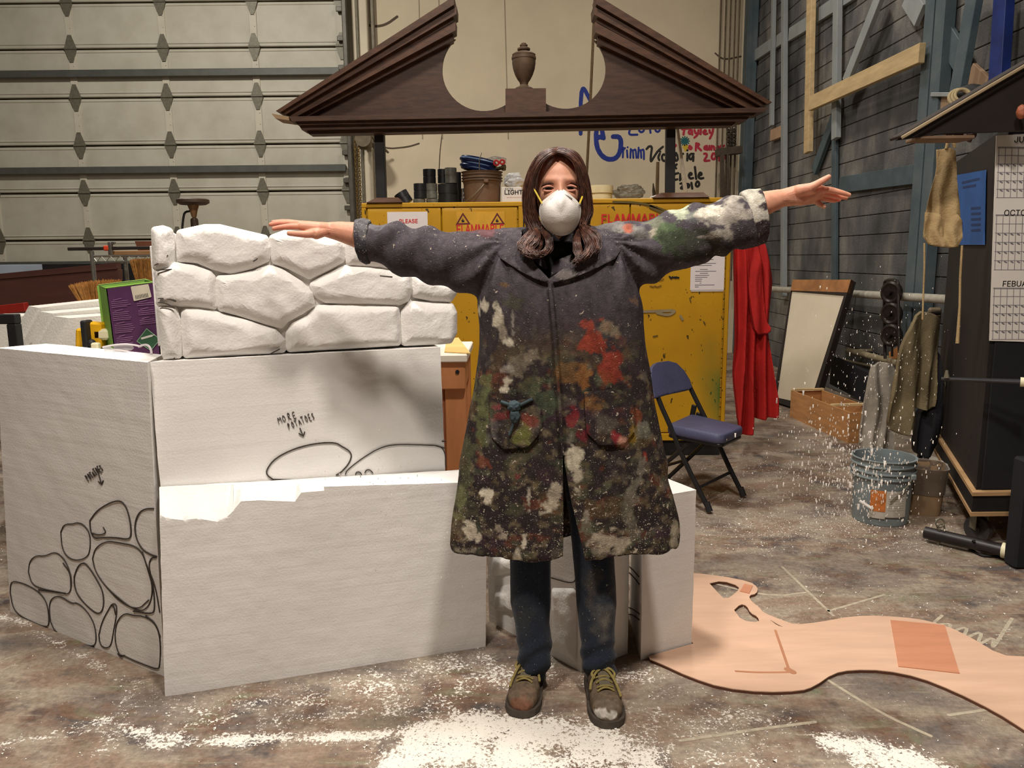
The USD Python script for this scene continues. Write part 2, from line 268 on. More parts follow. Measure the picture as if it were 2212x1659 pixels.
dark = M('dim_wall', (120, 112, 100), 0.85)
for nm, m in (('wall_left', bx(XL - 0.2, XL, YF, YB, 0, ZC)), ('wall_front', bx(XL - .2, XR + .2, YF - 0.2, YF, 0, ZC)), ('ceiling', bx(XL - .2, XR + .2, YF - .2, YB + .2, ZC, ZC + 0.2))):
    single(nm, m, dark, None, None, kind='structure')
# ---- right wall of painted blocks
wr = Thing('wall_right', None, None, kind='structure')
block_mats = [usdkit.material(stage, f'/World/Looks/grey_block_{i}', {'g': ('geometry', {}), 'm': ('mapping', {'scale': (1.7, 1.7, 1.1)}), 'n': ('noise_texture', {'scale': 1.0, 'detail': 5.0, 'roughness': 0.6}), 'r': ('rgb_ramp', {'ramp': [(0.3, srgb(*[v * k for v in (52, 54, 58)])), (0.5, srgb(*[v * k for v in (92, 92, 91)])), (0.68, srgb(*[v * k for v in (134, 131, 124)]))]}),
    'n2': ('noise_texture', {'scale': 60.0, 'detail': 3.0}), 'b': ('bump', {'strength': 0.4, 'distance': 0.01}), 'p': ('principled_bsdf', {'roughness': 0.8, 'specular_ior_level': 0.25})},
    [('g.position', 'm.vector'), ('m.vector', 'n.vector'), ('n.fac', 'r.fac'), ('r.color', 'p.base_color'), ('g.position', 'n2.vector'), ('n2.fac', 'b.height'), ('b.normal', 'p.normal')], surface='p.BSDF') for i, k in enumerate((0.94, 1.0, 1.06))]
mort = M('mortar', (74, 74, 74), 0.9)
wr.part('mortar', bx(XR + 0.012, XR + 0.2, YF, YB, 0, ZC), mort)
hgt, wid, cells = 0.1725, 0.40, []
for r in range(0, 38):
    z0 = 1.33 + (r - 8) * hgt
    if z0 < -0.1 or z0 > ZC: continue
    for c in range(-8, 26):
        y0 = c * wid + (r % 2) * wid / 2; y1 = y0 + wid
        if y0 > YB - 0.03 or y1 < 1: continue
        y1 = min(y1, YB); m = bx(XR, XR + 0.05, y0 + 0.003, y1 - 0.003, max(z0, 0) + 0.003, min(z0 + hgt, ZC) - 0.003, 0.004)
        u = proj(V(XR, (y0 + y1) / 2, z0 + hgt / 2)); uu = proj(np.array([[XR, y0, z0], [XR, y1, z0 + hgt]])); vis = 1600 < u[0] < 2330 and -60 < u[1] < 900 and not (u[0] > 2060 and u[1] > 240)
        cells.append((-(abs(uu[1] - uu[0]).prod() if vis else 0), len(cells), m))
cells.sort(key=lambda q: q[:2]); rest = []
for k, (s, i, m) in enumerate(cells):
    if k < 296 and s < 0: wr.part('block', m, block_mats[(i * 7) % 3], smooth=False)
    else: rest.append(m)
wr.part('block_field', cat(rest), block_mats[1], kind='stuff', smooth=False)
wr.done((XR, 0, 0))
# ================================================================ overhead sectional door
YD = 10.42
door_mat = M('door_panel_paint', (186, 182, 166), 0.55, 0.05, 2.5, 0.08, 30, c2=(172, 167, 150), lo=0.3, hi=0.6)
stile_mat = M('door_stile', (190, 184, 166), 0.55, 0.05, 5)
hinge_mat = M('door_hinge', (112, 108, 94), 0.5, 0.15, 30, metal=0.3)
strut_mat = M('door_strut', (88, 90, 84), 0.5, 0.1, 8, metal=0.3)
track_mat = M('door_track', (92, 88, 80), 0.5, 0.15, 10, metal=0.4)
cx = [P(px, 415, YD)[0] for px in (-204, -10, 184, 378, 569, 752)]
rz = [P(378, py, YD)[2] for py in (4, 104, 210, 313, 415, 517, 619)]; dz = rz[0] - rz[1]
rz = [rz[0] + dz] + rz + [rz[-1] - dz * 0.97]
door = Thing('door_1', None, None, kind='structure')
for i in range(len(cx) - 1):
    for j in range(len(rz) - 1):
        a, b, c, d = cx[i], cx[i + 1], rz[j + 1], rz[j]
        door.part('door_panel', cat([bx(a + .004, b - .004, YD, YD + 0.05, c + 0.012, d - 0.012, 0.008), bx(a + .004, b - .004, YD - 0.009, YD + 0.004, c + 0.05, c + 0.072, 0.006), bx(a + .004, b - .004, YD - 0.007, YD + 0.004, d - 0.05, d - 0.035, 0.006)]), door_mat)
def diamond(x, z, k=1.0):
    w, h = 0.072 * k, 0.165 * k
    m = trimesh.creation.extrude_polygon(Polygon([(-w, 0.02), (-w * .3, h), (w * .3, h), (w, 0.02), (w, -0.02), (w * .3, -h), (-w * .3, -h), (-w, -0.02)]), 0.012)
    return at(cat([m, at(trimesh.creation.cylinder(0.014, w * 2.1), (0, 0, 0.012), ry=math.pi / 2)]), (x, YD - 0.016, z), rx=math.pi / 2)
for i in range(1, len(cx)):
    for j in range(len(rz) - 1):
        door.part('door_stile', cat([bx(cx[i] - .045, cx[i] + .045, YD - 0.016, YD + 0.003, rz[j + 1] + .04, rz[j] - .02, 0.003)] + [at(trimesh.creation.icosphere(1, 0.008), (cx[i] + .02, YD - 0.016, rz[j + 1] + f * dz)) for f in (.2, .45, .7)]), stile_mat)
        if j < len(rz) - 1: door.part('door_hinge', diamond(cx[i], rz[j]), hinge_mat)
for py in (157, 365, 567):
    z0 = P(378, py, YD)[2]
    door.part('door_strut', cat([bx(cx[0], cx[-1], YD - 0.07, YD, z0 - 0.035, z0 + 0.018, 0.006), bx(cx[0], cx[-1], YD - 0.08, YD - 0.06, z0 - 0.06, z0 + 0.03, 0.006)]), strut_mat)
xt = cx[-1] + 0.02
tl = P(748, 30, YD)[0]; xt = (tl + P(764, 440, YD)[0]) / 2
door.part('door_track', cat([bx(xt - 0.03, xt + 0.03, YD - 0.14, YD - 0.02, 0, 5.4, 0.01)] + [bx(xt - 0.11, xt - 0.02, YD - 0.09, YD - 0.06, zz - 0.03, zz + 0.03, 0.006) for zz in np.arange(0.6, 5.2, 0.35)]), track_mat)
door.done((cx[2], YD, 0))
white_trim = M('jamb_paint', (206, 196, 172), 0.7, 0.06, 3)
single('trim_1', bx(xt + 0.06, xt + 0.26, YB - 0.16, YB - 0.01, 0, 5.6, 0.01), white_trim, None, None, kind='structure')
galv = M('galvanised', (122, 116, 100), 0.45, 0.15, 20, metal=0.5)
c0 = P(805, 60, YB - 0.06)
single('conduit', tube([(c0[0], YB - 0.05, 5.6), (c0[0], YB - 0.05, 1.6)], 0.028), galv, 'grey vertical conduit on the cream wall just right of the big door', 'conduit')
single('conduit', tube([(P(777, 60, YB)[0], YB - 0.175, 5.6), (P(777, 60, YB)[0], YB - 0.175, 1.3)], 0.02), galv, 'thin conduit strapped to the white door jamb', 'conduit')
h = P(788, 306, 10.2); t = Thing('chain_hoist', 'grimy hand-chain door hoist with looped chain beside the door track', 'hoist')
t.part('hoist_box', at(cat([rbox((0.16, 0.16, 0.2), 0.03), at(trimesh.creation.cylinder(0.1, 0.1), (0, -0.08, 0.02), rx=math.pi / 2)]), h), M('grimy_metal', (104, 92, 70), 0.6, 0.2, 20))
t.part('bracket', cat([beam(h + V(0.05, 0, .1), h + V(0.25, 0.3, -.1), 0.03, 0.02), bx(h[0] - .05, h[0] + .05, h[1], YB - .012, h[2] - .03, h[2] + .03)]), galv)
ch = []
for s in (-1, 1):
    for k in range(44):
        zz = h[2] - 0.03 * k; th = np.linspace(0, 2 * np.pi, 9); w = 0.012 if k % 2 else 0.02
        pts = np.stack([h[0] - 0.085 + s * 0.022 + (0.013 * np.sin(th) if k % 2 else 0 * th), h[1] - 0.1 + (0 * th if k % 2 else 0.013 * np.sin(th)), zz + 0.022 * np.cos(th)], 1); ch.append(tube(pts, 0.0055, 5, False))
t.part('chain', cat(ch), M('brass_chain', (120, 96, 52), 0.5, metal=0.4)); t.done()
# ---- rope and rigging lines
rope = M('rope', (92, 72, 46), 0.9, 0.3, 120, 0.3, 200)
a, b = P(1285, 0, 8.2), P(1262, 480, 8.2); d = (b - a)
single('rope', tube([a - d * 0.3, a, (a + b) / 2 + V(0.004, 0, 0), b, b + d * .42], 0.014, 8), rope, 'brown rope hanging down in front of the cream wall behind the pediment', 'rope')
cable = M('rig_cable', (96, 82, 62), 0.7, 0.2, 30)
t = Thing('rigging_set', 'set of thin vertical rigging cables with chain and lock rail in the wall corner', 'rigging')
for k, px in enumerate((1552, 1563, 1573, 1583, 1592)):
    p = P(px, 150, 10.3); t.part('cable', tube([(p[0], 10.3, 5.6), (p[0] + 0.02, 10.3, 1.0)], 0.012, 6), cable)
p = P(1575, 327, 10.2); t.part('lock_rail', cat([beam(P(1548, 330, 10.2), P(1600, 324, 10.2), 0.16, 0.09), beam(P(1560, 332, 10.12), P(1560, 440, 10.12), .05, .05, (1, 0, 0)), beam(P(1572, 332, 10.12), P(1572, 440, 10.12), .03, .03, (1, 0, 0))]), M('rail_iron', (74, 62, 50), 0.6, 0.2, 15))
ch = []
for px, ya, yb in ((1574, 278, 322), (1586, 276, 324), (1580, 285, 318)):
    for k, py in enumerate(np.linspace(ya, yb, 9)):
        q = P(px, py, 10.22); ch.append(at(trimesh.creation.torus(0.024, 0.008, 10, 5), q, rx=math.pi / 2, rz=0.9 * (k % 2)))
t.part('chain', cat(ch), M('dark_chain', (58, 50, 40), 0.6)); t.done()
# ================================================================ steel columns and timbers standing along the block wall
steel = M('blue_grey_steel', (96, 106, 110), 0.6, 0.25, 3.0, 0.15, 60, c2=(66, 84, 92), lo=.3, hi=.7)
greywood = M('grey_painted_wood', (142, 148, 148), 0.75, 0.12, 4, 0.2, 60, stretch=(1, 1, .4))
bluewood = M('dim_blue_wood', (74, 88, 94), 0.75, 0.2, 4, 0.2, 60)
rawwood = M('raw_pine', (196, 172, 128), 0.7, 0.14, 3, 0.1, 40, stretch=(6, 1, 6))
pinkwood = M('pink_pine', (176, 146, 118), 0.7, 0.12, 3)
deepblue = M('deep_blue_steel', (22, 44, 110), 0.5, 0.25, 6)
def wallbeam(name, a, b, w, d, mat, label, x=XR - 0.06, cat_='timber'):
    p, q = PX(*a, x), PX(*b, x); single(name, beam(p, q, d, w, (0, 1, 0) if abs((q - p)[2]) > abs((q - p)[1]) else (0, 0, 1)), mat, label, cat_, group=None)
pc = PX(1608, 300, XR - 0.1); single('steel_column', bx(XR - 0.14, XR - .002, pc[1] - 0.11, pc[1] + 0.11, 0, 5.2, 0.01), steel, 'blue-grey steel column in the far wall corner', 'column')
def column(px, label, off=0.0):
    q = PX(px, 300, XR - 0.1)[1]; t = Thing('steel_column', label, 'column')
    t.part('flange', bx(XR - 0.24, XR - 0.02, q + 0.075, q + 0.09, 0, 5.2, .003), steel); t.part('flange', bx(XR - 0.24, XR - 0.02, q - 0.09, q - 0.075, 0, 5.2, .003), steel); t.part('web', bx(XR - 0.14, XR - 0.12, q - 0.076, q + 0.076, 0, 5.2, .002), steel); t.done()
# the wide column near the black cabinet shows two faces with a dark slot between
q0, q1 = PX(1988, 150, XR - 0.10)[1], PX(2030, 150, XR - 0.10)[1]
t = Thing('steel_column', 'wide double blue-grey steel column beside the hanging apron', 'column')
m0 = (q0 + q1) / 2
t.part('channel', bx(XR - 0.10, XR - 0.01, m0 + 0.012, max(q0, q1), 0, 5.0, .006), steel); t.part('channel', bx(XR - 0.10, XR - 0.01, min(q0, q1), m0 - 0.012, 0, 5.0, .006), steel); t.part('spacer', bx(XR - 0.08, XR - .02, m0 - 0.013, m0 + 0.013, 0, 5.0, .001), M('slot_dark', (30, 30, 34), .8)); t.done()
wallbeam('timber_stud', (1672, -20), (1667, 272), 0.075, 0.04, greywood, 'pale grey upright stud with a cut end, leftmost on the block wall')
wallbeam('timber_stud', (1695, -20), (1693, 640), 0.09, 0.05, greywood, 'long grey upright stud second from the wall corner')
wallbeam('timber_stud', (1753, -20), (1746, 330), 0.13, 0.05, rawwood, 'raw pine upright stud ending above the outstretched hand', XR - 0.12)
wallbeam('timber_stud', (1810, -20), (1806, 300), 0.11, 0.05, greywood, 'grey upright stud crossed by the raw pine rail', XR - .07)
wallbeam('timber_stud', (1804, 300), (1803, 640), 0.10, 0.03, bluewood, 'dim blue-grey lower upright behind the outstretched hand', XR - 0.03)
wallbeam('timber_rail', (1616, 131), (1669, 95), 0.14, 0.04, greywood, 'short grey rail between wall corner and first stud', XR - 0.02)
wallbeam('timber_rail', (1680, 90), (1693, 80), 0.14, 0.04, greywood, 'tiny grey rail stub left of the second stud', XR - 0.02)
wallbeam('timber_rail', (1707, 75), (1750, 48), 0.14, 0.04, greywood, 'grey rail piece left of the raw pine stud', XR - 0.02)
wallbeam('timber_rail', (1762, 38), (1850, -20), 0.14, 0.04, greywood, 'grey rail rising out of the picture top from the raw pine stud', XR - 0.02)
wallbeam('timber_rail', (1752, 224), (1992, 114), 0.14, 0.05, rawwood, 'long raw pine rail slanting up to the double column', XR - 0.16)
wallbeam('timber_rail', (1668, 293), (1692, 283), 0.13, 0.05, pinkwood, 'short pinkish pine offcut beside the second stud', XR - 0.03)
wallbeam('timber_rail', (2014, 238), (2070, 220), 0.14, 0.05, pinkwood, 'pinkish pine rail behind the dark roof edge', XR - 0.05)
wallbeam('timber_rail', (1815, 400), (1986, 375), 0.15, 0.03, bluewood, 'flat blue-grey rail on the blocks right of the hand', XR - 0.02)
wallbeam('diagonal_brace', (1902, -10), (1828, 178), 0.12, 0.04, greywood, 'upper half of the long grey diagonal brace above the pine rail', XR - 0.115)
wallbeam('diagonal_brace', (1806, 245), (1760, 370), 0.12, 0.04, bluewood, 'lower half of the diagonal brace above the hand', XR - 0.04)
wallbeam('diagonal_brace', (1962, -10), (1990, 34), 0.17, 0.04, greywood, 'grey brace corner at picture top beside the double column', XR - 0.06)
wallbeam('diagonal_brace', (2036, 64), (2088, 150), 0.17, 0.03, steel, 'blue-grey brace crossing behind the leaning post', XR - 0.03)
wallbeam('diagonal_brace', (2096, 160), (2130, 192), 0.15, 0.03, pinkwood, 'short end of the crossing brace above the roof edge', XR - 0.03)
wallbeam('leaning_post', (2108, -20), (2068, 205), 0.13, 0.05, steel, 'slightly leaning blue-grey post above the dark roof piece', XR - 0.16, 'post')
wallbeam('pipe_post', (2170, -20), (2158, 172), 0.13, 0.06, deepblue, 'deep blue upright at the upper right above the roof piece', XR - 0.1, 'post')
wallbeam('tie_bar', (2014, 204), (2062, 204), 0.03, 0.03, greywood, 'thin horizontal grey bar between double column and leaning post', XR - 0.1, 'bar')
# ---- pipe rails along the block wall
railw = M('rail_white', (176, 172, 158), 0.5, 0.15, 20)
a, b = PX(1664, 624, XR - 0.2), PX(2034, 646, XR - 0.2)
def rail(a, b, e, r, mat, label):
    t = Thing('pipe_rail', label, 'rail'); t.part('pipe', tube([a, (a + b) / 2, b, b + (b - a) * e], r, 12), mat)
    for k in (.02, .5, .98):
        c = a + (b - a) * k; t.part('wall_bracket', tube([c, V(XR - .001, c[1], c[2])], .014, 8), mat)
    t.done()
rail(a, b, .2, .032, railw, 'upper white pipe rail running along the grey block wall')
a, b = PX(1832, 757, XR - 0.2), PX(1960, 790, XR - 0.2)
rail(a, b, .6, .028, M('rail_tan', (142, 130, 104), 0.5, 0.2, 20), 'lower tan pipe rail behind the crate on the block wall')
a, b = PX(1815, 775, XR - 0.014), PX(1900, 795, XR - 0.014)
single('pipe_rail', tube([a, b], 0.012, 8), galv, 'thin grey rod below the tan pipe rail', 'rail')
# iron trap hanging on the rail
t = Thing('cable_hanger', 'blackened iron hanger of pulleys on the white pipe rail', 'hanger')
iron = M('black_iron', (52, 46, 42), 0.35, 0.25, 20, metal=0.6)
U_ = [PX(x, y, XR - 0.28) for x, y in ((1912, 775), (1910, 700), (1910, 612), (1914, 605), (1936, 605), (1940, 612), (1941, 700), (1943, 768))]
t.part('frame', tube(chaikin(U_, 1), 0.012, 8), iron)
for k, y in enumerate((632, 678, 724)):
    c = PX(1926, y, XR - 0.3); t.part('pulley', at(cat([trimesh.creation.cylinder(0.075, 0.03), trimesh.creation.torus(0.07, 0.022, 20, 8), trimesh.creation.cylinder(0.02, 0.1)]), c, ry=math.pi / 2, rz=0.5), iron)
t.part('spindle', tube([PX(1926, 610, XR - .3), PX(1927, 770, XR - .3)], 0.01, 6), iron); t.done()
# ================================================================ yellow safety cabinets
yel_mat = usdkit.material(stage, '/World/Looks/cabinet_yellow', {'t': ('texture_coordinate', {}), 'n': ('noise_texture', {'scale': 2.0, 'detail': 4.0}), 'r': ('rgb_ramp', {'ramp': [(0.3, srgb(174, 126, 14)), (0.7, srgb(196, 148, 22))]}),
    'm2': ('mapping', {'scale': (1, 1, 0.55)}), 'n2': ('noise_texture', {'scale': 34.0, 'detail': 2.0, 'roughness': 0.5}), 'k': ('map_range', {'from_min': 0.70, 'from_max': 0.73, 'clamp': True}), 'x': ('mix_color', {'b': srgb(74, 56, 16)}),
    'n3': ('noise_texture', {'scale': 90.0, 'detail': 2.0}), 'k3': ('map_range', {'from_min': 0.72, 'from_max': 0.76, 'clamp': True}), 'x3': ('mix_color', {'b': srgb(96, 72, 20)}),
    'sg': ('attribute', {'attribute': 'spray'}), 'x2': ('mix_color', {'b': srgb(12, 96, 48)}), 'p': ('principled_bsdf', {'roughness': 0.45, 'specular_ior_level': 0.4})},
    [('t.object', 'n.vector'), ('n.fac', 'r.fac'), ('t.object', 'm2.vector'), ('m2.vector', 'n2.vector'), ('n2.fac', 'k.value'), ('k.result', 'x.fac'), ('r.color', 'x.a'), ('t.object', 'n3.vector'), ('n3.fac', 'k3.value'), ('k3.result', 'x3.fac'), ('x.result', 'x3.a'),
     ('sg.fac', 'x2.fac'), ('x3.result', 'x2.a'), ('x2.result', 'p.base_color')], surface='p.BSDF')
black_mat = M('matte_black', (24, 23, 24), 0.6, 0.2, 12)
paper = M('paper', (222, 214, 212), 0.8, 0.04, 4)
redink = M('red_ink', (190, 36, 34), 0.6); blackink = M('black_ink', (24, 22, 22), 0.6); greyink = M('grey_ink', (120, 116, 124), 0.7)
YC = 5.03
def grid_face(x0, x1, z0, z1, y, n=60):
    u, w = np.meshgrid(np.linspace(x0, x1, n), np.linspace(z0, z1, n), indexing='ij'); v = np.stack([u.ravel(), np.full(u.size, y), w.ravel()], 1)
    a = (np.arange(n - 1)[:, None] * n + np.arange(n - 1)).ravel(); return TM(v, np.vstack([np.stack([a, a + n, a + n + 1], 1), np.stack([a, a + n + 1, a + 1], 1)]))
def cabinet(x0, x1, ztop, label, seam_x, spray=False):
    t = Thing('safety_cabinet', label, 'cabinet'); dp = 0.46; zb = 0.11
    t.part('base', bx(x0 + .02, x1 - .02, YC + .03, YC + dp - .02, 0, zb + .02), black_mat, 'black base')
    t.part('body', cat([bx(x0, x1, YC + 0.035, YC + dp, zb, ztop, .006), bx(x0, x1, YC, YC + .04, ztop - 0.03, ztop, .005), bx(x0, x0 + 0.03, YC, YC + .04, zb, ztop - .03, .004), bx(x1 - .03, x1, YC, YC + .04, zb, ztop - .03, .004), bx(x0, x1, YC, YC + .04, zb, zb + 0.05, .004)]), yel_mat)
    for a, b in ((x0 + .035, seam_x - .003), (seam_x + .003, x1 - .035)):
        d = fine(bx(a, b, YC + .004, YC + .036, zb + .055, ztop - .034, .005), 0.02)
        sp = np.zeros(len(d.vertices))
        if spray:
            q = proj(np.array(d.vertices)); n = meshkit.fbm(np.array(d.vertices) * 9, 4, 3)
            sp = np.clip(1.1 * np.exp(-(((q[:, 0] - 1582) / 34) ** 2 + np.clip((838 - q[:, 1]) / 28, 0, 9) ** 2)) + 0.5 * np.exp(-(((q[:, 0] - 1545) / 40) ** 2 + ((q[:, 1] - 830) / 60) ** 2)) + 0.22 * np.exp(-(((q[:, 0] - 1535) / 18) ** 2 + ((q[:, 1] - 755) / 35) ** 2)), 0, 1) * (0.55 + 0.9 * (n - 0.2))
        i = t.part('door', d, yel_mat, smooth=True, prim={'spray': np.clip(sp, 0, 1)})
        s = 1 if b > seam_x + .1 else -1
        t.part('hinge', cat([tube([(b if s > 0 else a, YC + .0, zz), (b if s > 0 else a, YC + .0, zz + .06)], 0.006, 6) for zz in np.arange(zb + .1, ztop - .1, .065)]), M('hinge_yellow', (150, 112, 20), 0.5, 0.3, 60))
    t.part('handle', cat([rbox((0.05, 0.02, 0.16), .006)]).apply_translation((seam_x + .05, YC - .006, 0.95)), M('handle_steel', (90, 84, 70), .4, metal=.6))
    return t
cl0, cl1, cr0, cr1 = P(780, 440, YC)[0], P(1131, 434, YC)[0] - .004, P(1131, 434, YC)[0] + .004, P(1583, 425, YC)[0]
zt = (P(780, 440, YC)[2] + P(1130, 434, YC)[2]) / 2; zt2 = P(1400, 428, YC)[2]
CF = Frame((0, YC, 0), (1, 0, 0), (0, 0, 1))
t = cabinet(cl0, cl1, zt, 'left yellow flammables cabinet with black couplings and bucket on top', P(953, 450, YC)[0])
F_ = lambda *l: [CF.hit(*p) for p in l]
# PLEASE notice and FLAMMABLE label of the left cabinet
(u0, v0), (u1, v1) = F_((836, 458), (925, 520)); t.part('label', bx(u0, u1, YC - .0015, YC + .006, v1 - .12, v0, .0005), paper, 'white PLEASE notice', smooth=False)
u, v = CF.hit(863, 482); t.part('lettering', text(CF, 'PLEASE', u, v, 0.024, off=.0018, bold=True, fit=0.117), redink)
u, v = CF.hit(850, 510); t.part('lettering', text(CF, 'CLOSE DOORS', u, v - 0.02, 0.024, off=.0018, bold=True, fit=0.20), redink)
(u0, v0), (u1, v1) = F_((986, 458), (1091, 540)); t.part('label', bx(u0, u1, YC - .0015, YC + .006, v1, v0, .0005), M('label_gold', (200, 150, 40), .6), 'worn warning label', smooth=False)
for px in (1000, 1074):
    tri = [F_((px - 13, 484), (px, 462), (px + 14, 483))]
    q = tri[0]; t.part('warning_triangle', CF.put(extr(LineString(q + [q[0], q[1]]).buffer(.0045, join_style=2), .001), .0018), M('maroon_ink', (92, 28, 30), .6))
    c = CF.hit(px, 477); t.part('flame_mark', CF.put(extr(Polygon([(c[0] - .008, c[1] - .008), (c[0] + .008, c[1] - .008), (c[0] + .010, c[1] + .004), (c[0] + .004, c[1] + .001), (c[0], c[1] + .018), (c[0] - .005, c[1] + .004), (c[0] - .010, c[1] + .006)]), .001), .0018), blackink)
u, v = CF.hit(987, 503); t.part('lettering', text(CF, 'FLAMMABLE', u, v - .004, .055, off=.0018, bold=True, fit=0.30), redink)
t.done()
t = cabinet(cr0, cr1, zt2, 'right yellow flammables cabinet with green overspray behind the blue chair', P(1362, 450, YC)[0], True)
u, v = CF.hit(1299, 480); t.part('lettering', text(CF, 'FLAMMABLE', u, v - .006, .055, off=.003, bold=True, fit=0.425), redink)
def scribble(px, py, w, h, n, seed):
    r = np.random.default_rng(seed); return [[(px + w * i / n, py + h * r.random()) for i in range(n + 1)]]
t.part('scuff', cat([strokes(CF, scribble(1408, 602, 25, 5, 9, 1), .006, .001, .001), strokes(CF, scribble(1404, 617, 24, 4, 7, 2), .007, .001, .001)]), M('brown_scuff', (120, 84, 16), .7))
t.part('scuff', strokes(CF, scribble(1446, 597, 20, 6, 12, 3), .010, .001, .001), blackink)
t.part('scuff', cat([strokes(CF, [[(1390, 673), (1430, 672), (1462, 670), (1445, 682), (1420, 676)]], .018, .001, .001), strokes(CF, [[(1470, 683), (1474, 690)]], .016, .001, .001)]), M('grey_scuff', (140, 124, 92), .7))
t.part('scuff', cat([strokes(CF, [[(1325, 436), (1370, 437), (1400, 442), (1430, 452), (1460, 464)]], .014, .001, .001), strokes(CF, [[(1405, 447), (1425, 456), (1440, 463)]], .022, .001, .001), strokes(CF, [[(1490, 644), (1492, 652)]], .007, .001, .001), strokes(CF, [[(1520, 695), (1523, 700)]], .008, .001, .001), strokes(CF, [[(1495, 826)], [(1411, 727), (1420, 725)]], .008, .001, .001)]), M('dark_smear', (92, 76, 30), .7))
t.done()
# papers on the right cabinet
(u0, v0), (u1, v1) = F_((1493, 530), (1563, 626)); t = Thing('paper_notice', 'printed white paper sheets taped on the right yellow cabinet', 'paper')
t.part('sheet', at(bx(u0 + .006, u1 + .003, YC - .002, YC - .0005, v1 - .01, v0 - .01, .0003), (0, 0, 0)), paper); t.part('sheet', bx(u0, u1, YC - .005, YC - .0035, v1, v0, .0003), paper)
r = np.random.default_rng(4); pr = []
for k in range(20):
    zz = v0 - .03 - k * .0125
    if r.random() < .85: pr.append(bx(u0 + .03 + .03 * (r.random() < .4), u0 + .05 + r.random() * .12, YC - .0062, YC - .005, zz, zz + .0035, .0002))
t.part('printed_lines', cat(pr), greyink); t.done()
# ---- on top of the cabinets
abs_black = M('black_coupling', (30, 31, 33), 0.4, 0.2, 20); abs_grey = M('grey_coupling', (98, 98, 92), 0.4, 0.3, 24)
def coupling(px, y0, y1, w, y, mat, label, tilt=0.0, z=None):
    a, b = P(px, y1, y), P(px, y0, y); r = w / 2 * y / FPX * .99; h = b[2] - a[2]
    m = cat([lathe([(r, 0), (r, h * .46), (r * .96, h * .47), (r * .96, h * .53), (r, h * .54), (r, h), (r * .9, h), (r * .9, h * .1)], n=28)])
    if tilt: m = at(at(m, (0, 0, -h / 2)), (0, 0, h / 2), ry=tilt)
    m = at(m, (a[0], y, a[2] if z is None else z)); single('pipe_coupling', m, mat, label, 'pipe coupling', 'pipe couplings on the left cabinet')
z0 = zt + .001
for px, y0, y1, w, y, mat, lab, tl in (
    (872, 411, 438, 30, 5.2, abs_black, 'black pipe coupling tipped over, leftmost on the yellow cabinet', -0.55), (908, 397, 429, 27, 5.22, abs_black, 'black pipe coupling standing right of the tipped one', 0), (906, 428, 439.5, 26, 5.22, abs_grey, 'short grey ring under the left black coupling', 0),
    (932, 397, 429, 26, 5.25, abs_grey, 'grey pipe coupling in the lower middle of the coupling pile', 0), (935, 428, 439.5, 28, 5.25, abs_grey, 'short grey ring under the middle grey coupling', 0), (928, 366, 397, 27, 5.27, abs_black, 'black pipe coupling on top, left of the pile', 0),
    (968, 396, 439, 42, 5.24, abs_black, 'wide black pipe coupling at the base of the pile', 0), (957, 366, 396, 22, 5.30, abs_black, 'narrow black coupling on top behind the grey one', 0), (974, 363, 396, 25, 5.24, abs_grey, 'shiny grey pipe coupling topmost in the pile', 0),
    (989, 368, 439, 16, 5.33, abs_black, 'tall black pipe beside the bucket on the cabinet', 0)):
    zz = P(px, y1, y)[2]
    coupling(px, y0, y1, w, y, mat, lab, tl, z=z0 if y1 > 437 else zz)
# brown bucket
def bucket(name, label, c, r, h, mat, n=48, lip=None):
    t = Thing(name, label, 'bucket'); prof = [(0.001, 0), (r * .86, 0), (r * .88, .006)]
    prof += [(r * (.88 + .06 * s), h * s) for s in (.3, .62)]
    for s in (.72, .80, .90): prof += [(r * .955, h * (s - .012)), (r * 1.02, h * (s - .006)), (r * 1.02, h * (s + .010)), (r * .965, h * (s + .016))]
    prof += [(r * .98, h * .985), (r * 1.03, h * .99), (r * 1.03, h), (r * .95, h), (r * .93, h * .9), (r * .84, .01), (0.001, .01)]
    t.part('pail', lathe(prof, c, n), mat); return t
bY = 5.26; bc = P(1042, 438, bY); bc[2] = z0; br = 85 / 2 * bY / FPX; bh = P(1042, 372, bY)[2] - z0
brown = M('brown_pail', (104, 80, 60), 0.6, 0.15, 8)
t = bucket('bucket', 'dusty brown plastic bucket holding a coiled blue hose on the cabinet', bc, br, bh, brown)
t.part('handle', tube(chaikin([P(1050, 392, bY - br * .9), P(1040, 405, bY - br * 1.02), P(1020, 425, bY - br * 1.0), P(1004, 436, bY - br * .6)], 2), .003, 6), galv)
t.part('ear', at(rbox((.03, .02, .02), .004), P(1050, 391, bY - br * 1.0)), brown); t.done()
hose = M('blue_hose', (20, 34, 74), 0.3, 0.2, 30); hose2 = M('hose_stripe', (120, 150, 190), 0.35)
t = Thing('hose_coil', 'tied coil of dark blue hose with light stripes in the bucket', 'hose')
hc = P(1037, 358, bY) ; 
for k in range(6):
    th = np.linspace(0, 2 * np.pi, 50); R_ = br * (.80 + .05 * math.sin(k * 2)); pts = np.stack([hc[0] + R_ * np.cos(th) - .01, hc[1] + R_ * .8 * np.sin(th), hc[2] - .028 + .013 * k - .2 * R_ * np.cos(th)], 1)
    t.part('hose_turn', tube(pts, .011, 10, False), hose)
    if k % 2 == 0:
        o = pts.copy(); o[:, 1] += .0085 * -np.abs(np.sin(th)); o[:, 2] += .007; t.part('stripe', tube(o + (pts - hc) * .02, .0045, 6, False), hose2)
t.part('tie', tube([hc + V(-.0, -br * .88, -.05), hc + V(.0, -br * .9, .02), hc + V(.015, -br * .7, .07)], .003, 6), galv)
t.done()
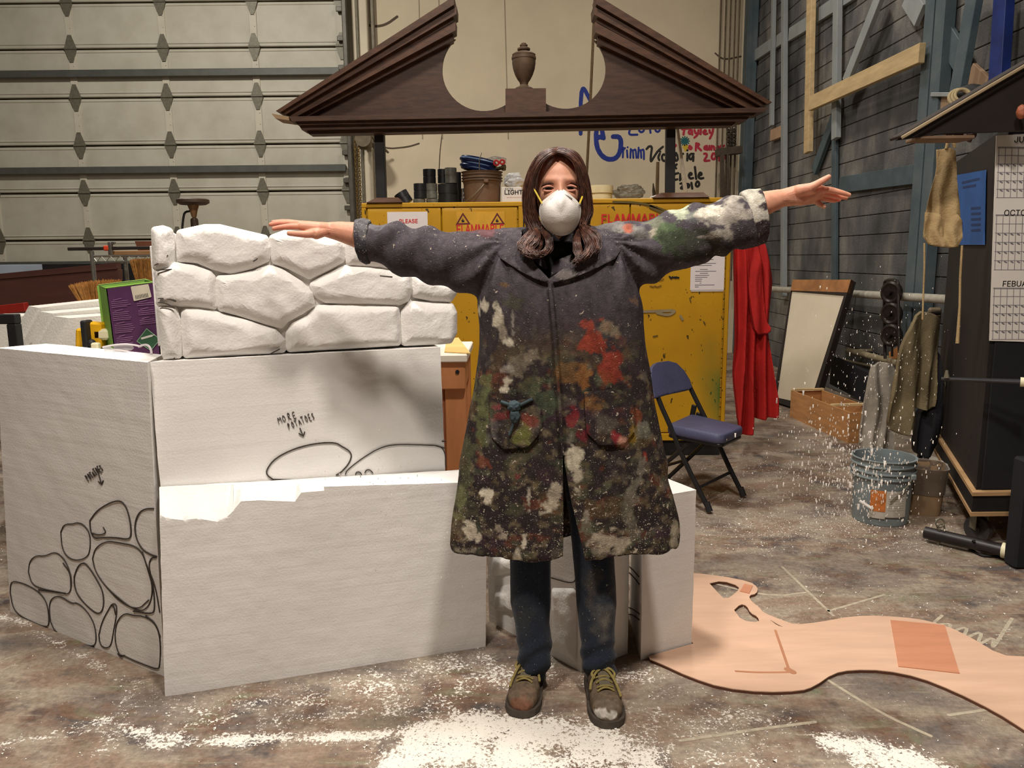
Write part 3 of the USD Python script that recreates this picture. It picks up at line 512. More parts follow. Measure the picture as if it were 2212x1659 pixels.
clearp = usdkit.material(stage, '/World/Looks/clear_plastic', {'tr': ('transparent_bsdf', {'color': (0.93, 0.93, 0.93)}), 'g': ('principled_bsdf', {'base_color': (0.75, 0.75, 0.74), 'roughness': 0.25}), 'f': ('fresnel', {'IOR': 1.6}), 'a': ('math', {'math_type': 'multiply_add', 'value2': 0.7, 'value3': 0.02, 'use_clamp': True}), 'x': ('mix_closure', {})}, [('f.fac', 'a.value1'), ('a.value', 'x.fac'), ('tr.BSDF', 'x.closure1'), ('g.BSDF', 'x.closure2')], surface='x.closure')
def crumple(c, size, seed, amp=.25, n=3):
    s = trimesh.creation.icosphere(n); v = np.array(s.vertices); k = 1 + amp * (meshkit.fbm(v * 2.2 + seed, 3, seed) - .5) * 2 + .06 * (abs(meshkit.noise(v * 6, seed) - .5)); return TM(V(*c) + v * k[:, None] * V(*size), s.faces)
t = Thing('plastic_bag', 'clear plastic parts bag with red print lying on the hose coil', 'bag')
t.part('bag', crumple(P(1070, 348, bY), (.07, .045, .03), 5), clearp, smooth=False); t.part('red_print', cat([at(trimesh.creation.torus(.016, .006, 16, 8), P(1072, 352, bY - .06), rx=1.4), at(trimesh.creation.torus(.014, .006, 16, 8), P(1085, 350, bY - .06), rx=1.4)]), redink); t.done()
single('valve', cat([tube([P(1070, 366, bY), P(1085, 362, bY), P(1092, 358, bY)], .012, 8), at(rbox((.03, .02, .04), .005), P(1088, 362, bY))]), M('old_brass', (92, 84, 60), .5, metal=.5), 'small dull brass fitting on the bucket rim', 'fitting')
white_card = M('white_card', (214, 210, 204), .75, .04, 5)
a, b = P(1083, 404, 5.2), P(1131, 437, 5.2)
t = Thing('carton', 'white beer carton printed LIGHT on the yellow cabinet', 'box'); t.part('carton_body', bx(a[0], b[0] - .01, 5.2, 5.32, z0, a[2], .004), white_card)
KF = Frame((0, 5.2, 0), (1, 0, 0), (0, 0, 1)); u, v = KF.hit(1090, 420); t.part('lettering', text(KF, 'LIGHT', u, v, .027, off=.0008, bold=True, fit=.118), blackink); u, v = KF.hit(1091, 410); t.part('lettering', text(KF, 'EXTRA', u, v, .013, off=.0008, fit=.055), greyink); u, v = KF.hit(1095, 427); t.part('lettering', text(KF, 'mmmmm', u, v, .005, off=.0008, fit=.1), M('pink_ink', (196, 150, 150), .7)); t.done()
a, b = P(992, 406, 5.36), P(1020, 437, 5.36); t = Thing('carton', 'white carton with black letters half hidden left of the brown bucket', 'box'); t.part('carton_body', bx(a[0], b[0], 5.36, 5.44, z0, a[2], .004), white_card)
KG = Frame((0, 5.36, 0), (1, 0, 0), (0, 0, 1))
for s, yy in (('L', 414), ('A', 424), ('E', 436)): u, v = KG.hit(1000, yy); t.part('lettering', text(KG, s, u, v, .022, off=.0008, bold=True), blackink)
t.done()
single('plastic_bag', crumple(P(1110, 392, 5.40), (.065, .05, .055), 11, .3), M('white_plastic', (226, 226, 224), .3, .05, 10), 'crumpled white plastic bag stuffed behind the LIGHT carton', 'bag', smooth=False)
tape = M('cream_tape', (206, 196, 158), .5, .08, 10)
a = P(1296, 431, 5.25)
for k, (r, h, lab) in enumerate(((.078, .045, 'wide roll of cream tape lying on the right cabinet'), (.085, .05, 'upper roll of cream tape stacked on another roll'))):
    single('tape_roll', lathe([(r * .55, 0), (r, 0), (r * 1.02, h * .5), (r, h), (r * .55, h), (r * .55, 0)], (a[0], 5.25, zt2 + .001 + .047 * k)), tape, lab, 'tape')
mesh_mat = usdkit.material(stage, '/World/Looks/wire_gauze', {'tr': ('transparent_bsdf', {'color': (1, 1, 1)}), 'p': ('principled_bsdf', {'base_color': srgb(110, 106, 92), 'roughness': .5, 'metallic': .3}), 'x': ('mix_closure', {'fac': .55})}, [('tr.BSDF', 'x.closure1'), ('p.BSDF', 'x.closure2')], surface='x.closure')
g = crumple(V(P(1358, 424, 5.28)[0], 5.28, zt2 + .055), (.10, .06, .055), 21, .5); gv = np.array(g.vertices); gv[:, 2] = np.maximum(gv[:, 2], zt2 + .004); g.vertices = gv
single('wire_gauze', g, mesh_mat, 'crumpled grey wire gauze on the right yellow cabinet', 'wire mesh', smooth=False)
stick = M('old_stick', (110, 92, 66), .8, .2, 10)
single('brush_handle', tube([V(P(1419, 432, 5.36)[0], 5.36, zt2 + .002), P(1421, 350, 5.36)], [.013, .011], 8), stick, 'thin tan stick standing behind the right cabinet plate', 'stick')
single('brush_handle', tube([V(P(1414, 430, 5.3)[0], 5.3, zt2 + .002), P(1412, 412, 5.3), P(1411, 396, 5.3)], [.012, .01, .003], 8), M('dark_stick', (62, 56, 44), .8), 'short dark pointed stick beside the tan stick', 'stick')
single('chalk_stub', tube([V(P(1405, 431, 5.1)[0], 5.1, zt2 + .008), V(P(1420, 424, 5.1)[0], 5.14, zt2 + .022)], .006, 8), white_card, 'small white stick on the edge of the right cabinet', 'stick')
a, b = P(1462, 278, 5.40), P(1484, 424, 5.40); b[2] = zt2 + .005
single('white_plank', beam(a, b, .045, .02, (1, 0, 0)), M('chipped_white', (206, 200, 184), .7, .12, 30), 'narrow white plank leaning behind the right pediment post', 'plank')
# ================================================================ broken pediment on two posts
YP = 5.12
PF = Frame((0, YP, 0), (1, 0, 0), (0, 0, 1))
walnut = M('dark_walnut', (70, 47, 34), 0.5, 0.3, 2.5, 0.1, 40, stretch=(3, 3, 22), spec=.35)
walnut2 = M('walnut_rake', (80, 52, 35), 0.5, 0.3, 2.5, 0.1, 40, stretch=(4, 4, 14), spec=.35)
def face(poly_px, y0, y1, holes=()):
    q = Polygon([PF.hit(*p) for p in poly_px]).buffer(0); m = extr(q, y0 - y1 if y0 > y1 else y1 - y0); return PF.put(m, -max(y0, y1))
def arc(cx, cy, r, a0, a1, n=26): return [(cx + r * math.cos(math.radians(a)), cy - r * math.sin(math.radians(a))) for a in np.linspace(a0, a1, n)]
def lerp(a, b, t): return (a[0] + (b[0] - a[0]) * t, a[1] + (b[1] - a[1]) * t)
t = Thing('pediment', 'dark brown wooden broken pediment with central urn standing on the yellow cabinets', 'pediment')
tymp = [(650, 262), (984, 84)] + arc(1045, 150, 90, 134, 318) + [(1132, 214)] + arc(1222, 148, 87, 230, 405) + [(1640, 244)]
t.part('tympanum', face(tymp, 0.0, 0.03), walnut, 'flat board with two round cut-outs')
for side, (o0, o1, i0, i1) in (('l', ((612, 250), (985, 10), (655, 262), (983, 92))), ('r', ((1650, 232), (1281, 7), (1600, 246), (1287, 98)))):
    d = [0.0, 0.22, 0.42, 0.56, 0.80, 1.0]; dep = [0.16, 0.13, 0.09, 0.10, 0.05]
    ms = []
    for k in range(5):
        a0, a1, b0, b1 = lerp(o0, i0, d[k]), lerp(o1, i1, d[k]), lerp(o0, i0, d[k + 1]), lerp(o1, i1, d[k + 1])
        sx = (1 if side == 'l' else -1) * (0, 5, -2, 3, -3)[k]
        ms.append(face([a0, (a1[0] + sx, a1[1]), (b1[0] + sx, b1[1]), b0], -dep[k], 0.03))
    t.part('raking_cornice', cat(ms), walnut2)
L = [(640, 263), (1640, 243)]
ms = []
for a, b, dp, ins in ((0, 9, .17, 0), (9, 15, .14, 10), (15, 24, .11, 16), (24, 31, .07, 28)):
    ms.append(face([(640 + ins, 262 + a), (1640 - ins * 2, 243 + a), (1640 - ins * 2 - 8, 243 + b + 1), (640 + ins + 6, 262 + b + 1)], -dp, 0.03))
t.part('cornice', cat(ms), walnut)
t.part('cornice_return', face([(604, 256), (640, 262), (641, 270), (612, 266)], -.17, .0), M('pale_edge', (140, 116, 86), .6))
t.part('plinth', cat([face([(1092, 198), (1178, 197), (1178, 253), (1092, 254)], -.09, .05)]), walnut2)
ub = P(1132, 198, YP - .02); k = (YP - .02) / FPX * 1.0
prof = [(0.1, 0), (20, 0), (20, 5), (16, 8), (11, 10), (8, 13), (9, 18), (13, 23), (18, 32), (22, 43), (24, 55), (24, 62), (25, 63), (25, 67), (23.5, 68), (24, 72), (20, 75), (13, 77), (10, 79), (13, 81), (13, 84), (9, 86), (7, 87), (8, 89), (8, 91), (5, 92), (5, 94), (0.1, 96)]
i = t.part('urn', lathe([(r * k, h * k) for r, h in prof[:21]], ub, 40), M('urn_wood', (88, 68, 50), .6, .25, 14), 'turned urn finial'); t.part('urn_lid', lathe([(r * k, h * k) for r, h in prof[20:]], ub, 40), M('urn_wood', (0, 0, 0)), under=i)
for (xa, ya), (xb, yb), w, pl0, pl1, ztop in (((820, 288), (825, 434), 24, 797, 873, zt), ((1448, 272), (1447, 418), 14, 1404, 1524, zt2)):
    a, b = P(xa, ya, YP + .06), P(xb, yb, YP + .06); b[2] = ztop + .03
    t.part('post', beam(a, b, w / FPX * YP, .06, (1, 0, 0)), black_mat, 'black post')
    x0, x1 = P(pl0, 430, YP)[0], P(pl1, 430, YP)[0]
    v = [(x0, YC - .02, ztop + .001), (x1, YC - .02, ztop + .001), (x1, YC + .15, ztop + .001), (x0, YC + .15, ztop + .001), (x0 + .06, YC + .03, ztop + .035), (x1 - .03, YC + .03, ztop + .035), (x1 - .03, YC + .13, ztop + .035), (x0 + .06, YC + .13, ztop + .035)]
    t.part('base_plate', hull(v), walnut2)
t.done()
# ================================================================ right black rolling cabinet with roof piece
bc0 = G(2098, 1114, .16); BX0, BY0 = bc0[0], bc0[1]
blk = M('black_flat', (26, 23, 24), .7, .15, 3, c2=(30, 24, 23), lo=.4, hi=.6); blk2 = M('black_cloth', (20, 20, 26), .8, .2, 5)
ply = M('ply_edge', (170, 136, 96), .7, .2, 3, stretch=(2, 2, 120))
t = Thing('rolling_cabinet', 'tall black rolling scenery cabinet on a plywood base at the right edge', 'cabinet')
xs = PX(2114, 700, BX0 + .02)
SD = V(.372, .928, 0); XE, DE = XR - .02, 1.42
def block(ins, z0_, z1_, front_=0.0):
    c0_, c1_ = V(BX0 + ins, BY0 + ins + front_, 0), V(BX0 + ins, BY0 + ins, 0) + SD * DE; return rough(hull([V(x, y, z_) for z_ in (z0_, z1_) for x, y in ((c0_[0], c0_[1]), (c1_[0], c1_[1]), (XE, c1_[1]), (XE, c0_[1]))]), 0, 1)
t.part('cabinet_body', block(.03, .272, P(2114, 268, BY0)[2]), blk, 'black body')
t.part('base_top', block(-.01, .255, .272), ply, 'plywood edge'); t.part('base_box', block(0, .178, .255), black_mat, 'black base box'); t.part('base_bottom', block(-.01, .16, .178), ply, 'plywood edge')
cst = M('caster_rubber', (52, 50, 50), .5, .2, 20)
for dx, dy in ((.10, .10), (.9, .1), (.55, 1.1)):
    i = t.part('caster', at(cat([trimesh.creation.cylinder(.06, .03), trimesh.creation.cylinder(.018, .036)]), (BX0 + dx, BY0 + dy, .061), ry=math.pi / 2, rz=.5), cst, 'swivel caster')
    t.part('caster_fork', cat([bx(BX0 + dx - .03, BX0 + dx - .024, BY0 + dy - .025, BY0 + dy + .025, .06, .158), bx(BX0 + dx + .024, BX0 + dx + .03, BY0 + dy - .025, BY0 + dy + .025, .06, .158), bx(BX0 + dx - .03, BX0 + dx + .03, BY0 + dy - .03, BY0 + dy + .03, .150, .161)]), galv, under=i)
# calendar board on the front
t.part('front_panel', bx(BX0 + .05, XR - .02, BY0 + .022, BY0 + .029, .274, P(2114, 282, BY0)[2] - .01, .004), blk2)
t.done()
CA = Frame((0, BY0 + .018, 0), (1, 0, 0), (0, 0, 1))
quad = [CA.hit(*p) for p in ((2152, 293), (2330, 283), (2330, 742), (2137, 736))]
t = Thing('wall_calendar', 'large white year calendar hung on the black cabinet', 'calendar')
t.part('calendar_sheet', CA.put(extr(Polygon(quad), .004), -.002), M('calendar_paper', (226, 222, 214), .7, .03, 4)); 
gl, dg = [], []
for (y0, y1) in ((318, 427), (464, 583), (622, 733)):
    xl = lambda y: 2152 - (y - 293) * .033
    for k in range(7): y = y0 + (y1 - y0) * k / 6; gl.append([(xl(y) + 4, y), (2320, y)])
    for k in range(12): x = 2158 + 14 * k; gl.append([(x - (y0 - 293) * .033, y0), (x - (y1 - 293) * .033, y1)])
    gl += [[(xl(y0) + 4, y0 + 2), (2320, y0 + 2)]]
    for j in range(2, 6):
        for k in range(5): dg.append([(xl(y0) + 9 + 14 * k, y0 + (y1 - y0) * j / 6 + 2), (xl(y0) + 13 + 14 * k, y0 + (y1 - y0) * j / 6 + 4)])
t.part('grid_lines', cat([strokes(CA, gl, .0022, .0006, .0021), strokes(CA, dg, .006, .0006, .0021)]), greyink, smooth=False)
for s, px, py in (('JUNE', 2190, 308), ('OCTOBER', 2168, 466), ('FEBUARY', 2165, 619)):
    u, v = CA.hit(px, py); t.part('lettering', text(CA, s, u, v, .024, off=.0022), blackink)
t.done()
# blue notice and hook on the side face
SX = BX0 + .04; SFr = Frame(V(BX0 + .03, BY0 + .03, 0) + V(-.928, .372, 0) * .004, -SD, (0, 0, 1))
q = [SFr.hit(*p) for p in ((2068, 378), (2131, 367), (2128, 529), (2072, 529))]
t = Thing('blue_notice', 'bright blue printed sheet hanging behind the canvas apron', 'notice'); t.part('sheet', SFr.put(extr(Polygon(q), .003), .001), M('blue_card', (36, 88, 156), .6, .1, 6))
t.part('printed_lines', strokes(SFr, [[(2100, y), (2120, y - 1)] for y in (450, 462, 474, 486, 498)] + [[(2078, 475), (2084, 490), (2078, 510)]] + [[(2080, 395), (2118, 386)], [(2082, 405), (2110, 400)]], .012, .0005, .0042), M('navy_ink', (24, 54, 104), .7)); t.done()
# roof piece
YR = BY0 - .12
t = Thing('roof_piece', 'dark triangular stage roof end overhanging the black cabinet', 'roof')
RF = Frame((0, YR, 0), (1, 0, 0), (0, 0, 1))
pz = [RF.hit(*p) for p in ((1941, 302), (2212, 144), (2420, 22), (2420, 274), (2212, 282), (2042, 288))]
t.part('gable_board', RF.put(extr(Polygon(pz), .03), -.03), M('roof_black', (34, 26, 24), .7, .15, 4))
a, b = PF and P(1938, 301, YR), P(2420, 19, YR); u_ = (b - a) / np.linalg.norm(b - a)
t.part('roof_sheet', beam(a + V(0, .02, .006), b + V(0, .02, .006), .09, .012, (0, -.0, 1)), M('roof_sheet', (44, 36, 32), .7)); t.part('edge_strip', beam(a + V(0, -.034, 0), b + V(0, -.034, 0), .008, .014), M('roof_edge', (150, 132, 104), .6))
a, b = P(1975, 297, YR + .05), P(2060, 290, YR + .05); t.part('soffit', bx(a[0], a[0] + .22, YR, YR + .12, a[2] - .014, a[2], .003), M('soffit_wood', (128, 104, 82), .7, .2, 5))
t.done()
cap_m = M('black_cap', (26, 24, 24), .7)
c = P(2098, 212, BY0 + .1); t = Thing('rope_coil', 'small coil of pale rope with black strap lying on the roof slope', 'rope')
t.part('coil', cat([at(trimesh.creation.torus(.04 - .006 * k, .007, 24, 8), P(2073 + 3 * k, 212 - 3 * k, YR + .06), rx=1.1, ry=-.4) for k in range(3)]), M('pale_rope', (150, 134, 100), .8)); t.part('strap', crumple(P(2098, 203, YR + .14), (.075, .06, .035), 3, .2), cap_m); t.done()
single('orange_knob', at(crumple((0, 0, 0), (.016, .02, .028), 4, .12), P(2206, 242, YR - .05)), M('skin_orange', (150, 84, 56), .6, .2, 20), 'reddish brown knob on the roof face at the right picture edge', 'knob')
# apron
canv = M('canvas', (178, 154, 112), .85, .12, 5, .25, 120, c2=(150, 126, 88)); 
def cloth(outline_px, y, mat, folds, amp, frame=None, th=.008, seed=0, res=.012, dip=None):
    fr = frame or Frame((0, y, 0), (1, 0, 0), (0, 0, 1)); q = Polygon(chaikin([fr.hit(*p) for p in outline_px] + [fr.hit(*outline_px[0])], 1)).buffer(0)
    m = from_man(to_man(extr(q, th)).refine_to_length(res))
    v = np.array(m.vertices); b = m.bounds; s = (v[:, 0] - b[0, 0]) / (b[1, 0] - b[0, 0]); h = (b[1, 1] - v[:, 1]) / (b[1, 1] - b[0, 1])
    w = amp * np.sin(s * folds * 2 * np.pi + 1.5 * meshkit.noise(np.stack([s * 2, h * 2, s * 0], 1), seed) * 3) * (.35 + .65 * h) + amp * 1.2 * (meshkit.fbm(np.stack([s * 6, h * 3, s * 0], 1), 3, seed + 5) - .5)
    v[:, 2] += w + (dip(s, h) if dip is not None else 0); m.vertices = v; return fr.put(m, .0)
AY = BY0 + .12; AF = Frame((BX0 - .05, AY, 0), (1, -.35, 0), (0, 0, 1))
t = Thing('apron', 'tan canvas work apron hanging by its neck loop under the roof piece', 'apron')
ao = [(2022, 324), (2062, 318), (2066, 350), (2066, 400), (2074, 450), (2079, 533), (2040, 536), (1992, 526), (1996, 470), (2010, 410), (2023, 370)]
t.part('apron_bib', cloth(ao, AY, canv, 2.2, .012, AF, seed=3), canv, smooth=60)
po = [(1996, 459), (2026, 460), (2036, 478), (2076, 458), (2079, 532), (2040, 535), (1992, 525)]
t.part('pocket', cloth(po, AY, canv, 2.2, .012, AF, seed=8, dip=lambda s, h: .014 + 0 * s), canv, smooth=60)
t.part('neck_loop', tube([AF.pt(*AF.hit(*p), .01) for p in ((2043, 322), (2048, 298), (2055, 292), (2058, 300), (2061, 320))], .007, 6), canv)
t.part('apron_tie', tube([AF.pt(*AF.hit(*p), .01) for p in ((1996, 525), (1996, 580), (1994, 630), (1992, 690))], .004, 6), canv); t.part('apron_tie', tube([AF.pt(*AF.hit(*p), .012) for p in ((2077, 530), (2073, 600), (2072, 660), (2067, 741))], [.005, .005, .005, .008], 6), canv); t.done()
single('coat_hook', cat([tube([P(2040, 291, AY), P(2100, 289, AY + .1)], .008, 8), tube(chaikin([P(2085, 290, AY), P(2090, 302, AY - .03), P(2098, 304, AY - .04)]), .008, 8), at(trimesh.creation.icosphere(2, .018), P(2100, 291, AY))]), M('hook_brown', (70, 48, 42), .5), 'dark hook rail under the roof piece carrying the apron', 'hook')
# horizontal black rod with white end
a, b = P(2033, 818, BY0 - .02), P(2203, 825, BY0 - .16)
t = Thing('pole', 'thin black horizontal pole with white end cap on the black cabinet', 'pole'); t.part('shaft', tube([a, b], [.008, .012], 10), M('pole_black', (40, 40, 44), .35)); t.part('end_cap', tube([P(2204, 825, BY0 - .161), P(2226, 826, BY0 - .18)], .02, 12), M('ivory', (220, 214, 180), .5))
t.part('eye_bolt', cat([tube([P(2045, 816, BY0 - .05), P(2045, 800, BY0 - .05)], [.012, .005], 8)]), galv); t.done()
t = Thing('ring_bolt', 'small round washer ring on the side of the black cabinet', 'ring'); t.part('ring', at(trimesh.creation.torus(.016, .004, 20, 8), SFr.pt(*SFr.hit(2042, 832), .003), ry=math.pi / 2, rz=-.38), galv); t.done()
# black post and pipe at the lower right
a, b = G(2206, 1185, .0), P(2214, 940, 3.05); 
single('black_post', bx(P(2204, 1100, 3.1)[0], P(2240, 1100, 3.1)[0], 3.1, 3.18, 0, .48, .01), blk2, 'black post end cut by the right picture edge', 'post')
a, b = G(1998, 1150, .045), G(2165, 1188, .045)
t = Thing('floor_pipe', 'black pipe with white cap lying on the floor before the rolling cabinet', 'pipe')
t.part('pipe', tube([a, b], .028, 14), M('pipe_black', (34, 30, 32), .4)); d = (b - a) / np.linalg.norm(b - a); t.part('white_cap', tube([b, b + d * .05, b + d * .055], [.034, .034, .02], 14), M('ivory', (0, 0, 0)))
q = a + d * .06; t.part('eye_bolt', cat([at(trimesh.creation.torus(.02, .004, 20, 8), q + V(0, 0, .06), ry=.3, rx=1.4), at(trimesh.creation.torus(.016, .004, 20, 8), q + V(.006, 0, .038), rx=1.4), tube([q + V(0, 0, .03), q + V(0, 0, -.044)], .008, 8)]), galv); t.done()
single('cord', tube(chaikin([G(2105, 1168, .07), G(2085, 1178, .01), G(2110, 1195, .006), G(2125, 1202, .006), G(2165, 1201, .006), G(2190, 1198, .006)], 3), .006, 6), black_mat, 'thin black cord looping on the floor beside the black pipe', 'cord')
# ================================================================ things along the right wall
# leaning screen board
B0, B1, T0, T1 = G(1655, 846), G(1748, 878), None, None
B0, B1 = G(1660, 866), G(1768, 905)
fr = Thing('leaning_board', 'white-faced framed board leaning against the block wall', 'board')
def quad_solid(c, th, n): n = V(*n) / np.linalg.norm(n); c = [V(*q) for q in c]; return hull(c + [q - n * th for q in c])
bl, br_ = G(1668, 866, .02), G(1752, 893, .02)
tl_, tr_ = P(1712, 604, bl[1] + .42), P(1838, 604, br_[1] + .5)
nrm = np.cross(br_ - bl, tl_ - bl)
E_ = Frame(bl, br_ - bl, tl_ - bl); W_, H_ = np.linalg.norm(br_ - bl), np.linalg.norm(tl_ - bl)
cnr = [(0, 0), E_.hit(1752, 893), E_.hit(1838, 604), E_.hit(1712, 604)]
bp = Polygon(cnr); inner = Polygon([E_.hit(*p) for p in ((1675, 858), (1748, 874), (1823, 637), (1708, 628))])
fr.part('back_panel', E_.put(extr(bp.buffer(-.004), .03), -.06), M('board_dark', (40, 32, 28), .7))
topb = bp.intersection(Polygon([E_.hit(*p) for p in ((1660, 626), (1900, 634), (1900, 560), (1660, 560))]))
fr.part('top_rail', E_.put(extr(topb, .03), -.03), M('board_wood', (160, 110, 66), .6, .25, 6)); fr.part('frame', E_.put(extr(bp.difference(inner).difference(topb), .028), -.03), M('board_dark', (0, 0, 0)))
fr.part('white_panel', E_.put(extr(inner, .008), -.025), M('screen_white', (214, 202, 178), .6, .04, 3)); fr.done()
# plywood crate
def crate():
    t = Thing('plywood_crate', 'open plywood crate with pale cross slats on the floor by the wall', 'crate'); p = M('crate_ply', (176, 126, 78), .65, .18, 4, .1, 60, stretch=(1, 1, 6)); pe = M('pale_slat', (216, 190, 140), .6, .1, 10)
    a, b = G(1706, 900), G(1832, 958); d = (b - a) / np.linalg.norm(b - a); n = V(-d[1], d[0], 0); L = np.linalg.norm(b - a); h = P(1706, 843, a[1])[2]; w = .26
    f = lambda s, q, z_: a + d * s + n * q + V(0, 0, z_)
    def slab(s0, s1, q0, q1, z0, z1): return hull([f(s, q, z_) for s in (s0, s1) for q in (q0, q1) for z_ in (z0, z1)])
    t.part('front_board', slab(0, L, 0, .015, 0, h), p); t.part('rear_board', slab(0, L, w - .015, w, 0, h), p); t.part('end_board', slab(0, .015, .015, w - .015, 0, h * .96), p); t.part('end_board', slab(L - .015, L, .015, w - .015, 0, h), p); t.part('bottom', slab(.015, L - .015, .015, w - .015, 0, .012), p)
    t.part('cross_slat', slab(.01, .04, -.002, w + .005, h, h + .016), pe); t.part('cross_slat', slab(L * .70, L * .70 + .03, .0, w + .005, h * .985, h + .012), pe); t.done()
crate()
# grey pail
gp = M('grey_pail', (122, 132, 134), .5, .1, 6); pc_ = (G(1845, 1122) + G(1955, 1118)) / 2
gc = V(pc_[0], pc_[1], 0); gr = 66 * gc[1] / FPX * 1.03; gh = P(1897, 984, gc[1])[2]
t = bucket('bucket', 'grey plastic pail with orange and white label standing on the floor', gc, gr / 1.03, gh, gp)
def curved(c, r0, z0, z1, a0, a1, th=.0015, n=16):
    v = []; A = np.linspace(a0, a1, n)
    for rr in (r0, r0 + th):
        for z_ in (z0, z1): v.append(np.stack([c[0] + rr * np.cos(A), c[1] + rr * np.sin(A), np.full(n, c[2] + z_)], 1))
    o = skin([np.array([v[0][i], v[1][i], v[3][i], v[2][i]]) for i in range(n)]); return fix(o)
fa = -math.pi / 2 - .42
t.part('label', curved(gc, gr * .915, gh * .24, gh * .56, fa - .38, fa + .12), M('orange_label', (178, 104, 48), .6, .3, 30), 'orange half of the label'); t.part('label', curved(gc, gr * .915, gh * .16, gh * .56, fa + .12, fa + .85), M('pale_label', (178, 172, 160), .6, .1, 12), 'pale half of the label'); t.part('label', curved(gc, gr * .905, gh * .13, gh * .24, fa - .40, fa + .12), M('pale_label', (0, 0, 0)))
t.part('printed_lines', cat([curved(gc, gr * .917, gh * z_, gh * (z_ + .012), fa + .2, fa + .75, .0012) for z_ in np.arange(.26, .52, .035)]), M('label_print', (146, 142, 134), .7))
t.part('handle', tube(chaikin([gc + V(gr * .55, -gr * .85, gh * .78), gc + V(gr * .3, -gr * 1.0, gh * .62), gc + V(-.02, -gr * 1.02, gh * .46), gc + V(-gr * .2, -gr * 1.0, gh * .41)], 2), .0035, 6), galv); t.part('ear', at(rbox((.03, .02, .03), .006), gc + V(gr * .55, -gr * .86, gh * .77)), gp)
t.done()
single('stick', tube([gc + V(-gr * .99, -gr * .62, gh * .38), gc + V(-gr * .70, -gr * .95, gh * .30)], .008, 8), white_card, 'short white peg stuck on the grey pail', 'peg')
# waste basket
tan = M('tan_bin', (136, 112, 84), .5, .08, 8)
wb0, wb1 = G(1972, 1128), G(2040, 1135); wc = (wb0 + wb1) / 2 + V(0, .20, 0); wc[0] = 2.125; hh = P(2020, 1003, wc[1])[2]
wr_, wl = .108, .10
def rr(s, z_, ins=0): return ring((wc[0] + .012, wc[1], z_), wr_ * s - ins, wl * 1.15 * s - ins, 48, 4.0, (math.cos(-.35), math.sin(-.35), 0), (math.sin(.35), math.cos(.35), 0))
t = Thing('waste_basket', 'tan plastic waste basket with clear liner between pail and black cabinet', 'bin')
t.part('basket', fix(skin([rr(.78, 0), rr(.78, .004), rr(.98, hh * .97), rr(1.0, hh), rr(.985, hh), rr(.95, hh * .9), rr(.75, .01)])), tan)
lin = fix(skin([rr(.905, hh * .45), rr(.955, hh * .7), rr(1.02, hh * .96), rr(1.03, hh * 1.012), rr(.97, hh * 1.0), rr(.93, hh * .8), rr(.86, hh * .44), rr(.905, hh * .45)], False)); t.part('liner', rough(fine(lin, .02), .006, 40, 2), clearp, 'clear plastic liner'); t.done()
# clear plastic sheet heap, sweater and black bag on a chair-back
sx = M('bare_plastic', (150, 144, 132), .35, .15, 8)
pb = [(1882, 790), (1905, 780), (1935, 790), (1940, 850), (1930, 920), (1920, 990), (1870, 985), (1850, 960), (1862, 900), (1872, 840)]
hy = G(1890, 1000)[1]
single('plastic_sheet', cloth(pb, hy, clearp, 3, .03, seed=12, th=.02, dip=lambda s, h: -.10 * h * 0), M('milky_plastic', (168, 160, 148), .3, .12, 20, spec=.6), 'milky crumpled plastic sheet hanging beside the draped jacket', 'plastic sheet', smooth=60)
single('wood_offcut', beam(PX(1930, 772, XR - .08), PX(1966, 750, XR - .08), .07, .09), M('orange_pine', (190, 128, 74), .6), 'small orange pine offcut on the plastic sheet', 'wood')
jk = M('khaki_cloth', (136, 122, 92), .9, .12, 6, .3, 150, c2=(108, 96, 70)); jy = 4.35
jo = [(1990, 672), (2010, 676), (2028, 690), (2022, 760), (2018, 850), (2012, 884), (1985, 884), (1968, 875), (1976, 920), (1962, 940), (1935, 935), (1916, 925), (1918, 870), (1930, 800), (1950, 735), (1970, 685)]
single('draped_jacket', cloth(jo, jy, jk, 2.5, .022, seed=5, th=.03), jk, 'khaki jacket draped in a long fold by the black cabinet', 'jacket', smooth=60)
bo = [(2008, 745), (2020, 770), (2024, 850), (2022, 930), (2012, 965), (1990, 985), (1972, 975), (1966, 940), (1978, 890), (1992, 880), (2005, 850)]
single('black_bag', cloth(bo, jy + .06, blk2, 1.2, .02, seed=9, th=.06), blk2, 'black cloth bag hanging below the khaki jacket', 'bag', smooth=60)
t = Thing('stand', 'tan-backed folding stand hidden behind the khaki jacket', 'stand'); tb = M('tan_board', (128, 112, 90), .6); a = P(2004, 664, jy + .12); b = P(2030, 700, jy + .12)
t.part('back', bx(a[0], b[0], jy + .1, jy + .13, b[2], a[2], .012), tb); t.part('leg', beam((a[0] + .02, jy + .115, 0), (a[0] + .02, jy + .115, b[2] + .01), .025, .025, (1, 0, 0)), iron); t.part('leg', beam((b[0] - .02, jy + .115, 0), (b[0] - .02, jy + .115, b[2] + .01), .025, .025, (1, 0, 0)), iron); t.part('rail', tube([P(1990, 680, jy + .08), P(2030, 676, jy + .08)], .012, 8), iron); t.done()
single('scrap_sheet', at(rbox((.34, .22, .01), .003), G(1985, 1000, .02) + V(0, .1, 0), rz=.3), M('scrap_white', (186, 178, 164), .6, .2, 10), 'pale scrap sheet on the floor under the black bag', 'sheet')
single('wall_shelf_board', beam(PX(1800, 800, XR - .3), PX(1905, 850, XR - .3), .05, .25), blk2, 'black low board at the foot of the block wall', 'board')
